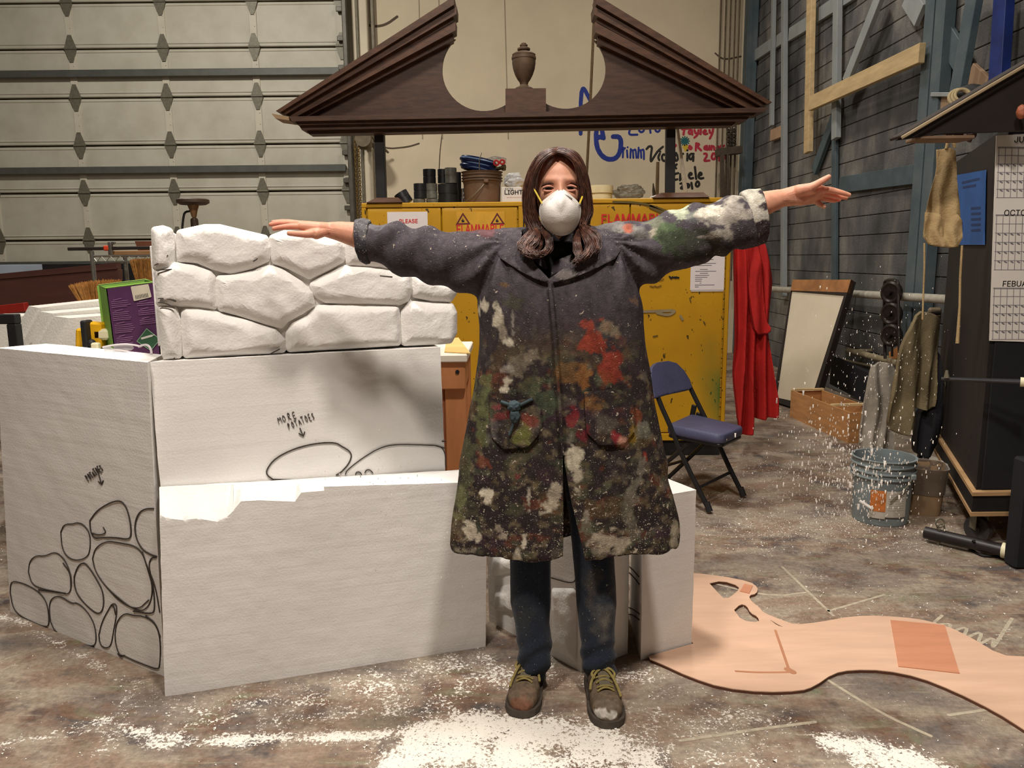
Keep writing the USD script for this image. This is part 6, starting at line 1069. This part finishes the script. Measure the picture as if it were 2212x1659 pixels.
for k, (x0, ga_, gb_) in enumerate(((0, [(1158, 488, 2.15), (1152, 503, 2.12), (1142, 517, 2.10), (1134, 532, 2.09), (1136, 546, 2.085), (1148, 551, 2.08)], [(1164, 492, 2.15), (1166, 508, 2.12), (1160, 524, 2.095), (1150, 538, 2.085), (1152, 550, 2.08), (1164, 553, 2.08)]),
    (0, [(1162, 492, 2.15), (1172, 506, 2.125), (1180, 520, 2.10), (1182, 536, 2.09), (1172, 548, 2.085), (1158, 549, 2.08)], [(1166, 490, 2.15), (1178, 500, 2.13), (1189, 516, 2.11), (1190, 534, 2.10), (1182, 546, 2.09), (1170, 550, 2.085)]),
    (0, [(1152, 488, 2.16), (1142, 500, 2.14), (1130, 514, 2.12), (1123, 528, 2.105), (1126, 540, 2.10), (1136, 545, 2.095)], [(1158, 490, 2.16), (1152, 506, 2.13), (1142, 520, 2.11), (1136, 534, 2.10), (1142, 545, 2.09), (1152, 546, 2.085)]),
    (1, [(1252, 484, 2.15), (1262, 494, 2.12), (1276, 505, 2.10), (1284, 522, 2.09), (1278, 540, 2.085), (1264, 552, 2.08)], [(1250, 490, 2.15), (1254, 506, 2.12), (1262, 524, 2.10), (1266, 542, 2.09), (1258, 558, 2.08), (1244, 566, 2.08)]),
    (1, [(1250, 492, 2.15), (1244, 508, 2.12), (1240, 526, 2.10), (1244, 545, 2.09), (1250, 558, 2.085), (1244, 570, 2.08)], [(1252, 490, 2.15), (1252, 508, 2.12), (1252, 528, 2.095), (1256, 548, 2.085), (1250, 562, 2.08), (1238, 568, 2.08)]),
    (0, [(1158, 492, 2.15), (1155, 506, 2.13), (1150, 522, 2.11), (1148, 540, 2.10), (1154, 550, 2.09)], [(1172, 494, 2.15), (1172, 508, 2.14), (1170, 524, 2.12), (1166, 540, 2.10), (1160, 549, 2.09)]),
    (1, [(1256, 484, 2.16), (1270, 490, 2.14), (1286, 500, 2.12), (1295, 516, 2.105), (1294, 532, 2.10), (1284, 542, 2.09)], [(1254, 488, 2.16), (1262, 500, 2.13), (1276, 514, 2.11), (1282, 530, 2.10), (1276, 546, 2.09), (1266, 552, 2.085)]))):
    HS += strands(ga_, gb_, 420, 20 + k, 1, .0035, .004)
# ---- t-shirt and jeans
tee = M('black_tee', (30, 32, 34), .9, .1, 30, .1, 200)
tsec = [(1205, 522, .064, .064, 2.245), (1204, 540, .090, .082, 2.245), (1204, 570, .15, .088, 2.245), (1204, 640, .165, .10, 2.245), (1204, 900, .16, .11, 2.245)]
ts = fix(skin([ring(P(x, y, yy), a, b, 40, 2.2) for x, y, a, b, yy in tsec])); T.part('tshirt', ts, tee, 'black t-shirt', smooth=True)
jm = usdkit.material(stage, '/World/Looks/denim', {'c': ('attribute', {'attribute': 'paint'}), 't': ('texture_coordinate', {}), 'n': ('noise_texture', {'scale': 260.0, 'detail': 2.0}), 'k': ('map_range', {'from_min': .3, 'from_max': .7, 'to_min': .7, 'to_max': 1.3}), 'x': ('mix_color', {'blend_type': 'multiply', 'fac': 1.0, 'use_clamp': False}), 'n2': ('noise_texture', {'scale': 130.0, 'detail': 2.0}), 'k2': ('map_range', {'from_min': .70, 'from_max': .74, 'clamp': True}), 'x2': ('mix_color', {'b': srgb(150, 146, 134)}), 'b': ('bump', {'strength': .2, 'distance': .003}), 'p': ('principled_bsdf', {'roughness': .9, 'specular_ior_level': .15, 'sheen_weight': .1})},
    [('t.object', 'n.vector'), ('n.fac', 'k.value'), ('c.color', 'x.a'), ('k.result', 'x.b'), ('t.object', 'n2.vector'), ('n2.fac', 'k2.value'), ('k2.result', 'x2.fac'), ('x.result', 'x2.a'), ('x2.result', 'p.base_color'), ('n.fac', 'b.height'), ('b.normal', 'p.normal')], surface='p.BSDF')
def leg(rows, seed):
    rg = []
    for (y, x0, x1, yy) in rows: c0_, c1_ = P(x0, y, yy), P(x1, y, yy); a_ = (c1_ - c0_)[0] / 2; rg.append(ring((c0_ + c1_) / 2, a_, a_ * 1.08, 40, 2.1))
    m = fine(fix(skin(rg)), .010); v = np.array(m.vertices); q = proj(v); n = np.array(m.vertex_normals)
    fold = .0045 * np.sin(q[:, 1] / 6.5 + (q[:, 0] - 1200) / 16 + 4 * meshkit.noise(v * 12, seed)) * np.clip((q[:, 1] - 1370) / 40, 0, 1) + .006 * (meshkit.fbm(v * V(14, 14, 7), 3, seed) - .5); n[:, 2] *= .3
    m.vertices = v + n * fold[:, None]; return m
lg = [(930, 1115, 1212, 2.25), (1000, 1105, 1208, 2.245), (1100, 1100, 1200, 2.23), (1215, 1102, 1190, 2.215), (1300, 1103, 1189, 2.21), (1345, 1113, 1186, 2.21), (1385, 1116, 1192, 2.215), (1410, 1118, 1192, 2.215), (1440, 1121, 1186, 2.215), (1456, 1123, 1180, 2.215)]
rl = [(930, 1208, 1305, 2.25), (1000, 1214, 1312, 2.245), (1060, 1221, 1318, 2.235), (1120, 1229, 1322, 2.225), (1215, 1240, 1327, 2.205), (1300, 1245, 1331, 2.20), (1350, 1250, 1327, 2.20), (1400, 1257, 1328, 2.20), (1425, 1255, 1330, 2.20), (1450, 1264, 1330, 2.20), (1472, 1270, 1324, 2.20)]
for rows, sd, bl in ((lg, 3, [(1130, 1330, 26, 60, (58, 62, 60), .5), (1165, 1260, 18, 30, (40, 48, 62), .5)]), (rl, 5, [(1280, 1260, 30, 40, (66, 64, 62), .7), (1300, 1330, 32, 60, (86, 84, 80), .75), (1275, 1290, 14, 40, (92, 84, 78), .5), (1310, 1350, 14, 20, (124, 118, 108), .6), (1260, 1150, 14, 40, (66, 78, 92), .5)])):
    m = leg(rows, sd); T.part('trouser_leg', m, jm, 'dusty dark blue jeans leg', smooth=True, prim={'paint': paint(np.array(m.vertices), srgb(34, 41, 54), bl, warp=.5, seed=sd, soft=.8)})
# ---- smock
CS = [(486, 1150, 1262, .050, 2.24), (496, 1105, 1300, .070, 2.24), (512, 1078, 1330, .092, 2.235), (545, 1062, 1350, .112, 2.23), (600, 1036, 1378, .130, 2.22), (650, 1031, 1389, .138, 2.215), (700, 1036, 1390, .138, 2.21), (770, 1034, 1397, .134, 2.205), (860, 1020, 1412, .130, 2.20), (960, 1000, 1432, .122, 2.19), (1080, 983, 1453, .112, 2.18), (1150, 974, 1466, .108, 2.175), (1188, 967, 1472, .106, 2.175)]
def crow(y, x0, x1, b, yy, k=1.0, db=0.0): p, q = P(x0, y, yy), P(x1, y, yy); return ring((p + q) / 2, (q - p)[0] / 2 * k, b * k + db, 72, 2.35)
trunk = fix(skin([crow(*r) for r in CS]))
zz_ = np.array([P(1200, r[0], r[4])[2] for r in CS]); ccx = np.array([(P(r[1], r[0], r[4])[0] + P(r[2], r[0], r[4])[0]) / 2 for r in CS]); caa = np.array([(P(r[2], r[0], r[4])[0] - P(r[1], r[0], r[4])[0]) / 2 for r in CS]); cbb = np.array([r[3] for r in CS]); cyy = np.array([r[4] for r in CS]); o_ = np.argsort(zz_)
def front(x, z_, off=.0):
    f = lambda a: np.interp(z_, zz_[o_], a[o_]); u = np.clip(abs((x - f(ccx)) / f(caa)), 0, .97); return f(cyy) - f(cbb) * (1 - u ** 2.35) ** (1 / 2.35) - off
def on_front(px, py, off=.0):
    y = 2.08
    for _ in range(12): p = P(px, py, y); y = .5 * y + .5 * front(p[0], p[2], off)
    return P(px, py, y)
def sleeve(rows, sx, k=1.0):
    rg = []; c = [np.array([(a[0] + b[0]) / 2, (a[1] + b[1]) / 2]) for a, b, d in rows]
    for (a, b, d) in rows: p, q = P(*a, YBD), P(*b, YBD); rg.append(ring((p + q) / 2, np.linalg.norm(p - q) / 2 * k, d * k, 40, 2.1, (p - q) / np.linalg.norm(p - q), (0, 1, 0)))
    return fix(skin(rg))
SL = [((1120, 496), (1120, 665), .085), ((1070, 493), (1052, 650), .088), ((1010, 497), (990, 630), .084), ((955, 500), (945, 614), .078), ((938, 489), (925, 610), .076), ((880, 484), (868, 594), .068), ((825, 480), (815, 572), .060), ((790, 478), (788, 562), .056), ((772, 478), (780, 560), .056)]
SRr = [((1290, 485), (1300, 655), .085), ((1345, 478), (1375, 628), .088), ((1400, 474), (1425, 600), .082), ((1432, 462), (1460, 588), .078), ((1450, 449), (1480, 580), .076), ((1500, 440), (1525, 566), .070), ((1555, 432), (1578, 546), .062), ((1600, 420), (1620, 532), .056), ((1636, 413), (1648, 521), .055)]
coat = union([to_man(trunk), to_man(sleeve(SL, -1)), to_man(sleeve(SRr, 1))])
ct = trimesh.smoothing.filter_laplacian(fine(from_man(coat), .012), iterations=10, volume_constraint=False)
v = np.array(ct.vertices); q = proj(v); n = np.array(ct.vertex_normals); x_, y_, z_ = v.T
skirt = np.clip((.95 - z_) / .4, 0, 1); armw = np.clip((abs(x_ - .13) - .24) / .15, 0, 1)
wr1 =   .004 * skirt * np.sin(np.arctan2(y_ - 2.24, x_ - .13) * 6 + 3 * meshkit.noise(v * V(4, 4, 1.5), 2)) + .017 * (1 - armw) * (meshkit.fbm(v * V(13, 13, 4.5), 3, 4) - .5)
wr2 = armw * (.018 * (meshkit.fbm(np.stack([x_ * 22 + z_ * 11 * np.sign(x_ - .13), y_ * 8, z_ * 5], 1), 3, 6) - .5) + .006 * np.sin((x_ * 55 + z_ * 40 * np.sign(x_ - .13)) + 5 * meshkit.noise(v * 9, 8)))
pit = np.exp(-(((q[:, 0] - 1040) / 60) ** 2 + ((q[:, 1] - 590) / 70) ** 2)) + np.exp(-(((q[:, 0] - 1380) / 60) ** 2 + ((q[:, 1] - 580) / 70) ** 2)); ang_ = np.arctan2(q[:, 1] - 520, np.where(q[:, 0] < 1206, q[:, 0] - 1090, 1330 - q[:, 0]))
wr3 = .012 * pit * np.sin(ang_ * 11 + 2 * meshkit.noise(v * 10, 9))
ct.vertices = v + n * (wr1 + wr2 + wr3)[:, None]
cm = to_man(ct)
inner = fix(skin([crow(r[0], r[1], r[2], r[3], r[4], .965, -.004) for r in CS[8:]] + [crow(1230, 961, 1478, .106, 2.175, .965, -.004)]))
slit = [(1216, 985), (1219, 985), (1219.5, 1000), (1232, 1075), (1250, 1150), (1278, 1270), (1217, 1270), (1217.5, 1100)]
def prism_px(poly, y0, y1): return to_man(hull_or_ext(poly, y0, y1))
def hull_or_ext(poly, y0, y1):
    f2 = Frame((0, 2.06, 0), (1, 0, 0), (0, 0, 1)); m = extr(Polygon([f2.hit(*p) for p in poly]).buffer(0), y1 - y0); m = f2.put(m, 0.0); m.vertices = np.array(m.vertices) + V(0, (y1 - 2.06), 0); return m
cm = cm - to_man(inner) - prism_px(slit, 1.9, 2.2)
vneck = [(1130, 478), (1128, 512), (1150, 562), (1188, 604), (1238, 566), (1284, 508), (1280, 478)]
cm = cm - prism_px(vneck, 1.85, 2.19)
# hollow cuffs
cm = cm - to_man(sleeve([((800, 481), (798, 561), .05), ((770, 481), (776, 557), .05), ((750, 481), (756, 557), .05)], -1, .90)) - to_man(sleeve([((1610, 424), (1628, 523), .05), ((1640, 417), (1650, 515), .05), ((1662, 412), (1672, 510), .05)], 1, .90))
cf = fine(from_man(cm), .011); cf = max(cf.split(only_watertight=False), key=lambda m: len(m.faces)) if cf.body_count > 1 else cf
Wt, Gy = (206, 198, 178), (150, 144, 134)
BL = [(1240, 560, 40, 10, (120, 114, 112), .6), (1220, 600, 30, 12, (124, 118, 114), .55), (1050, 500, 30, 10, (120, 66, 66), .4), (810, 490, 34, 9, (120, 120, 124), .5), (1340, 490, 50, 12, (120, 116, 112), .6), (1380, 498, 40, 16, (130, 128, 122), .6), (1358, 492, 10, 14, (160, 84, 62), .9), (1410, 498, 12, 11, (176, 168, 150), .8), (1420, 485, 25, 16, (120, 124, 104), .7),
    (1450, 505, 30, 36, (74, 94, 62), .85), (1500, 520, 60, 34, (58, 62, 50), .8), (1470, 458, 26, 16, (184, 192, 166), .9), (1498, 468, 16, 20, (96, 98, 98), .8), (1565, 470, 44, 40, (150, 144, 134), .9), (1545, 452, 34, 14, (212, 206, 190), .95), (1590, 450, 30, 30, (168, 162, 152), .85), (1610, 540, 30, 22, (52, 42, 46), .8), (1540, 545, 40, 20, (46, 42, 38), .8),
    (1045, 662, 12, 14, Wt, .9), (1072, 680, 12, 20, Wt, .8), (1086, 718, 7, 30, (160, 150, 130), .7), (1100, 742, 14, 12, Wt, .9), (1108, 700, 4, 30, Gy, .6), (1115, 655, 30, 14, (62, 60, 40), .6), (1092, 616, 14, 5, (120, 90, 52), .7),
    (1290, 738, 26, 34, (138, 58, 42), .95), (1322, 785, 24, 34, (130, 52, 38), .9), (1262, 698, 16, 9, (136, 58, 44), .8), (1308, 712, 22, 14, (112, 102, 84), .85), (1308, 815, 14, 16, (130, 62, 36), .7), (1262, 812, 16, 30, (140, 92, 46), .7), (1226, 800, 26, 26, (112, 82, 48), .7), (1355, 765, 10, 18, (96, 76, 58), .6), (1365, 650, 10, 10, (110, 84, 66), .6),
    (1122, 790, 22, 30, (124, 114, 98), .6), (1150, 765, 12, 12, (140, 130, 112), .6), (1085, 800, 16, 12, Gy, .6), (1098, 822, 12, 8, Wt, .7), (1090, 840, 8, 6, Wt, .8), (1176, 862, 24, 36, (70, 82, 62), .7), (1150, 830, 26, 18, (84, 88, 64), .5), (1042, 870, 18, 60, (98, 104, 66), .6), (1006, 1010, 20, 60, (84, 88, 62), .6), (992, 1080, 14, 30, (122, 124, 84), .6),
    (1075, 882, 14, 10, (126, 56, 62), .8), (1085, 895, 22, 10, (124, 48, 48), .6), (1140, 905, 18, 18, (134, 58, 44), .6), (1128, 938, 16, 24, (104, 106, 54), .8), (1066, 930, 12, 20, (100, 92, 92), .5), (1048, 1000, 16, 14, (122, 62, 44), .6), (1118, 1027, 6, 5, (132, 40, 56), .8), (1236, 905, 12, 22, (128, 36, 44), .7), (1260, 940, 16, 16, (110, 34, 40), .7), (1330, 948, 10, 12, (126, 36, 42), .85), (1345, 955, 8, 8, (190, 140, 120), .7), (1372, 900, 12, 20, (120, 64, 38), .7), (1368, 932, 9, 18, (150, 120, 44), .7), (1390, 930, 16, 16, (112, 112, 100), .7), (1392, 985, 5, 14, (140, 54, 42), .9), (1282, 870, 22, 12, (118, 80, 40), .6),
    (1243, 985, 14, 36, (190, 182, 162), .95), (1248, 1035, 10, 22, (180, 172, 152), .8), (1232, 945, 10, 16, (120, 112, 100), .7), (1384, 1000, 9, 34, (112, 106, 94), .9), (1370, 1055, 14, 26, (104, 98, 86), .9), (1356, 1100, 14, 30, (106, 100, 88), .85), (1366, 1140, 14, 34, (112, 106, 92), .7), (1318, 1165, 36, 22, (176, 166, 146), .8), (1300, 1180, 22, 20, (150, 140, 122), .6), (1340, 1185, 20, 12, (170, 160, 140), .7), (1456, 1150, 9, 28, (160, 152, 132), .9), (1266, 1110, 5, 14, (140, 132, 118), .8), (1268, 1140, 12, 18, (110, 112, 96), .6),
    (1044, 1064, 14, 9, (212, 204, 184), .98), (1054, 1078, 8, 10, (204, 196, 176), .9), (1186, 1092, 20, 16, (184, 174, 154), .85), (1198, 1066, 16, 22, (164, 154, 136), .8), (1016, 1146, 15, 15, (200, 190, 170), .9), (1034, 1158, 8, 10, (196, 186, 168), .8), (1132, 1172, 4, 16, (204, 196, 176), .9), (1120, 1205, 8, 14, (204, 196, 176), .85), (1085, 1160, 12, 5, (180, 170, 150), .6), (1142, 1080, 3, 22, (184, 176, 158), .7), (1002, 1190, 24, 7, (150, 142, 124), .6), (1076, 1140, 9, 9, (160, 150, 130), .7)]
smat = usdkit.material(stage, '/World/Looks/smock_cloth', {'c': ('attribute', {'attribute': 'paint'}), 's': ('attribute', {'attribute': 'speck'}), 't': ('texture_coordinate', {}), 'n': ('noise_texture', {'scale': 45.0, 'detail': 4.0, 'roughness': .65}), 'k': ('map_range', {'from_min': .3, 'from_max': .7, 'to_min': .6, 'to_max': 1.35}), 'x': ('mix_color', {'blend_type': 'multiply', 'fac': 1.0, 'use_clamp': False}),
    'n2': ('noise_texture', {'scale': 70.0, 'detail': 3.0, 'roughness': .6, 'distortion': .6}), 'a2': ('math', {'math_type': 'add'}), 'k2': ('map_range', {'from_min': .80, 'from_max': .84, 'clamp': True}), 'x2': ('mix_color', {'b': srgb(176, 166, 148)}), 'n3': ('noise_texture', {'scale': 240.0, 'detail': 2.0}), 'a3': ('math', {'math_type': 'add'}), 'k3': ('map_range', {'from_min': .81, 'from_max': .86, 'to_max': .8, 'clamp': True}), 'x3': ('mix_color', {'b': srgb(196, 190, 178)}),
    'n4': ('noise_texture', {'scale': 34.0, 'detail': 4.0}), 'b4': ('math', {'math_type': 'add'}), 'b': ('bump', {'strength': .45, 'distance': .004}), 'p': ('principled_bsdf', {'roughness': .85, 'specular_ior_level': .22})},
    [('t.object', 'n.vector'), ('n.fac', 'k.value'), ('c.color', 'x.a'), ('k.result', 'x.b'), ('t.object', 'n2.vector'), ('n2.fac', 'a2.value1'), ('s.fac', 'a2.value2'), ('a2.value', 'k2.value'), ('k2.result', 'x2.fac'), ('x.result', 'x2.a'), ('t.object', 'n3.vector'), ('n3.fac', 'a3.value1'), ('s.fac', 'a3.value2'), ('a3.value', 'k3.value'), ('k3.result', 'x3.fac'), ('x2.result', 'x3.a'), ('x3.result', 'p.base_color'), ('t.object', 'n4.vector'), ('n4.fac', 'b4.value1'), ('n3.fac', 'b4.value2'), ('b4.value', 'b.height'), ('b.normal', 'p.normal')], surface='p.BSDF')
def smock_attrs(v):
    q = proj(v); f = (v[:, 1] < 2.26).astype(float); c = paint(v, np.array(smock_base(v)), BL, f); sp = np.interp(q[:, 1], [480, 560, 640, 800, 1000, 1200], [.12, .11, .10, .125, .145, .175]) + .05 * (meshkit.fbm(v * 7, 3, 50) - .5); return {'paint': c, 'speck': sp}
def smock_base(v):
    q = proj(v); up = np.clip((820 - q[:, 1]) / 260, 0, 1)[:, None]; base = np.array(srgb(46, 38, 38)) * (1 - up) + np.array(srgb(72, 66, 72)) * up; n2, n3 = meshkit.fbm(v * 11, 4, 21), meshkit.fbm(v * 16, 4, 33); lower = np.clip((q[:, 1] - 690) / 120, 0, 1)
    for nn, thr, col, s in ((n2, .60, (94, 74, 46), .55), (n3, .62, (84, 84, 62), .5), (1 - n2, .63, (60, 40, 52), .6), (1 - n3, .64, (112, 104, 92), .45), (meshkit.fbm(v * 20, 4, 44), .64, (104, 58, 40), .6), (meshkit.fbm(v * 34, 4, 45), .62, (120, 108, 84), .6), (meshkit.fbm(v * 42, 4, 46), .63, (96, 84, 62), .7), (meshkit.fbm(v * 30, 4, 47), .66, (70, 76, 60), .7)):
        w = (np.clip((nn - thr) / .05, 0, 1) * s * lower)[:, None]; base = base * (1 - w) + np.array(srgb(*col)) * w
    return base
def smock_part(name, m, label=None, under=None): return T.part(name, m, smat, label, smooth=True, under=under, prim=smock_attrs(np.array(m.vertices)))
ci = smock_part('smock', cf, 'dark smock caked with paint')
def patch_on(poly, th, off, res=.010):
    """A flap of cloth lying on the smock's front."""
    f2 = Frame((0, 2.06, 0), (1, 0, 0), (0, 0, 1)); m = from_man(to_man(extr(Polygon(chaikin([f2.hit(*p) for p in poly] + [f2.hit(*poly[0])], 1)).buffer(0), th)).refine_to_length(res)); w = np.array(m.vertices); out = []
    for p in w: c = f2.pt(p[0], p[1]); u = proj(c[None])[0]; s_ = on_front(u[0], u[1], off); out.append(s_ + V(0, th - p[2] - th, 0))
    m.vertices = np.array(out); return m
smock_part('lapel', patch_on([(1082, 500), (1124, 508), (1148, 562), (1187, 604), (1182, 611), (1135, 594), (1062, 545)], .006, .006), under=ci); smock_part('lapel', patch_on([(1332, 486), (1288, 503), (1241, 568), (1191, 605), (1196, 612), (1262, 592), (1350, 548)], .006, .006), under=ci)
smock_part('collar_flap', patch_on([(1190, 598), (1192, 570), (1215, 556), (1240, 548), (1236, 566)], .006, -.03), under=ci); smock_part('collar_flap', patch_on([(1152, 562), (1150, 545), (1172, 548), (1186, 590)], .006, -.035), under=ci)
smock_part('pocket', patch_on([(1057, 852), (1100, 868), (1168, 856), (1166, 962), (1062, 972)], .005, .005), 'patch pocket', under=ci); smock_part('pocket', patch_on([(1262, 846), (1366, 840), (1374, 958), (1268, 962)], .004, .004), 'patch pocket', under=ci)
smock_part('front_placket', patch_on([(1184, 612), (1192, 612), (1204, 760), (1219, 985), (1213, 985), (1198, 760)], .005, .012), under=ci)
rag = M('teal_rag', (58, 74, 80), .85, .2, 40); T.part('pocket_rag', cat([crumple(on_front(1110, 878, .02), (.017, .012, .016), 5, .3), crumple(on_front(1112, 898, .02), (.014, .01, .018), 6, .3), tube(chaikin([on_front(x, y, .014) for x, y in ((1082, 868), (1100, 874), (1110, 880), (1126, 874), (1150, 862))], 2), .005, 6), tube(chaikin([on_front(x, y, .018) for x, y in ((1112, 900), (1106, 925), (1100, 940))], 2), .004, 6)]), rag, 'knotted teal rag', smooth=True)
def cuff(rows, k): 
    m = rough(fine(fix(skin([ring((P(*a, YBD) + P(*b, YBD)) / 2, np.linalg.norm(P(*a, YBD) - P(*b, YBD)) / 2 * kk, d * kk, 44, 2.1, (P(*a, YBD) - P(*b, YBD)) / np.linalg.norm(P(*a, YBD) - P(*b, YBD)), (0, 1, 0)) for (a, b, d), kk in rows], False)), .009), .005, 26, k); return m
ca = [(((800, 479), (800, 566), .058), .97), (((798, 479), (798, 566), .058), 1.08), (((784, 477), (790, 566), .057), 1.12), (((770, 478), (779, 562), .055), 1.10), (((768, 479), (777, 561), .055), 1.0), (((770, 479), (778, 561), .055), .90), (((798, 480), (797, 564), .055), .90), (((800, 479), (800, 566), .058), .97)]
cb = [(((1600, 420), (1620, 532), .056), .97), (((1602, 419), (1622, 532), .056), 1.06), (((1618, 415), (1636, 528), .056), 1.08), (((1638, 411), (1652, 522), .055), 1.06), (((1641, 411), (1654, 521), .055), .98), (((1639, 412), (1652, 520), .055), .88), (((1602, 421), (1622, 530), .055), .88), (((1600, 420), (1620, 532), .056), .97)]
m = cuff(ca, 3); T.part('cuff', m, smat, 'turned-up dark cuff', smooth=True, under=ci, prim={'paint': paint(np.array(m.vertices), srgb(58, 56, 62), [(785, 495, 22, 20, (112, 110, 112), .6)]), 'speck': np.full(len(m.vertices), .16)})
m = cuff(cb, 4); T.part('cuff', m, smat, 'turned-up cuff caked with pale grey', smooth=True, under=ci, prim={'paint': paint(np.array(m.vertices), srgb(56, 46, 50), [(1622, 445, 40, 44, (176, 172, 160), .95), (1636, 430, 18, 18, (196, 192, 178), .7)]), 'speck': np.full(len(m.vertices), .15)})
# ---- shoes
sm_ = usdkit.material(stage, '/World/Looks/shoe_leather', {'c': ('attribute', {'attribute': 'paint'}), 't': ('texture_coordinate', {}), 'n': ('noise_texture', {'scale': 70.0, 'detail': 4.0}), 'k': ('map_range', {'from_min': .3, 'from_max': .7, 'to_min': .65, 'to_max': 1.3}), 'x': ('mix_color', {'blend_type': 'multiply', 'fac': 1.0, 'use_clamp': False}), 'b': ('bump', {'strength': .3, 'distance': .004}), 'p': ('principled_bsdf', {'roughness': .75, 'specular_ior_level': .25})}, [('t.object', 'n.vector'), ('n.fac', 'k.value'), ('c.color', 'x.a'), ('k.result', 'x.b'), ('x.result', 'p.base_color'), ('n.fac', 'b.height'), ('b.normal', 'p.normal')], surface='p.BSDF')
lace = M('olive_lace', (136, 122, 70), .8, .15, 90); sole_m = M('shoe_sole', (70, 62, 54), .7, .2, 40)
def shoe(toe, heel, blobs, bow, side):
    a, b = V(*toe), V(*heel); ax_ = (a - b) / np.linalg.norm(a - b); sd = V(ax_[1], -ax_[0], 0); Ln = np.linalg.norm(a - b)
    sec = [(0.0, .020, .055, 0), (.03, .030, .085, 0), (.12, .036, .105, 0), (.25, .038, .108, 0), (.36, .038, .100, 0), (.48, .040, .084, 0), (.60, .044, .068, .002), (.72, .047, .058, .003), (.84, .045, .054, .003), (.93, .036, .046, .002), (.985, .020, .030, .001), (1.0, .006, .018, 0)]
    m = fine(fix(skin([ring(b + ax_ * Ln * s + V(0, 0, .010 + h / 2) , w, h / 2, 36, 2.5, sd, (0, 0, 1)) for s, w, h, o in sec])), .008); m = rough(m, .0035, 30, 7)
    i = T.part('shoe', m, sm_, 'scuffed brown lace-up shoe', smooth=True, prim={'paint': paint(np.array(m.vertices), srgb(98, 84, 68), blobs, warp=.3)})
    ol = [(s, w + .004) for s, w, h, o in sec]; pg = Polygon([tuple((b + ax_ * Ln * s * 1.012 + sd * w)[:2]) for s, w in ol] + [tuple((b + ax_ * Ln * s * 1.012 - sd * w)[:2]) for s, w in ol[::-1]]).buffer(.003); T.part('sole', at(extr(pg, .020), (0, 0, .002)), sole_m, under=i)
    top = lambda s, u, o=.004: b + ax_ * Ln * s + sd * u + V(0, 0, .010 + np.interp(s, [q_[0] for q_ in sec], [q_[2] for q_ in sec]) * (1 - (abs(u) / .045) ** 2.4 * .35) + o)
    T.part('tongue', hull([top(s, u, o) for s in (.40, .68) for u in (-.016, .016) for o in (-.006, .004)] + [top(.36, u, .012) for u in (-.018, .018)]), sm_ if False else M('shoe_tongue', (92, 84, 68), .8, .1, 40), under=i)
    for k, s in enumerate((.54, .60, .66, .71)): T.part('lace', tube(spline([top(s, -.024), top(s + .012 * (-1) ** k, 0, .008), top(s, .024)], 8), .0032, 6), lace, under=i)
    c = top(.47, 0, .010)
    for l in bow: T.part('lace', tube(spline([c] + [c + sd * u * side + ax_ * f2 + V(0, 0, w_) for u, f2, w_ in l], 16), .0040, 6), lace, under=i)
    T.part('lace_knot', at(crumple((0, 0, 0), (.010, .008, .007), 3), c), lace, under=i)
bowl = [[(.018, .006, .001), (.034, .016, -.012), (.026, .03, -.018)], [(-.018, .004, .001), (-.034, .012, -.012), (-.026, .026, -.018)], [(.015, .012, -.004), (.036, .06, -.03), (.040, .09, -.042)], [(-.015, .01, -.002), (-.038, .03, -.028), (-.044, .05, -.04)]]
shoe(G(1124, 1550), G(1124, 1550) + V(.048, .262, 0), [(1122, 1524, 24, 20, (122, 78, 58), .7), (1140, 1500, 20, 16, (112, 92, 74), .5)], bowl, 1)
shoe(G(1318, 1573), G(1318, 1573) + V(-.012, .268, 0), [(1298, 1540, 16, 12, (226, 222, 212), .95), (1322, 1546, 12, 9, (222, 218, 208), .9), (1310, 1530, 22, 30, (104, 94, 80), .5)], bowl, -1)
PERSON = T.done((.11, 2.2, 0))
# hair strands as curves under the hair cap
hc_path = PERSON + '/hair_cap'
loc = V(.11, 2.2, 0); cur = UsdGeom.BasisCurves.Define(stage, hc_path + '/hair_strands'); cur.CreateTypeAttr('linear'); cur.CreateCurveVertexCountsAttr(Vt.IntArray([len(s) for s in HS])); cur.CreatePointsAttr(Vt.Vec3fArray.FromNumpy((np.vstack(HS) - loc).astype(np.float32))); cur.CreateWidthsAttr(Vt.FloatArray([.0016])); cur.SetWidthsInterpolation('constant')
hm = usdkit.material(stage, '/World/Looks/hair_brown', {'n': ('noise_texture', {'scale': 60.0}), 'g': ('geometry', {}), 'r': ('rgb_ramp', {'ramp': [(.3, srgb(54, 33, 27)), (.55, srgb(86, 54, 43)), (.75, srgb(122, 82, 64))]}), 'p': ('principled_bsdf', {'roughness': .38, 'specular_ior_level': .6})}, [('g.position', 'n.vector'), ('n.fac', 'r.fac'), ('r.color', 'p.base_color')], surface='p.BSDF')
UsdShade.MaterialBindingAPI.Apply(cur.GetPrim()).Bind(hm)
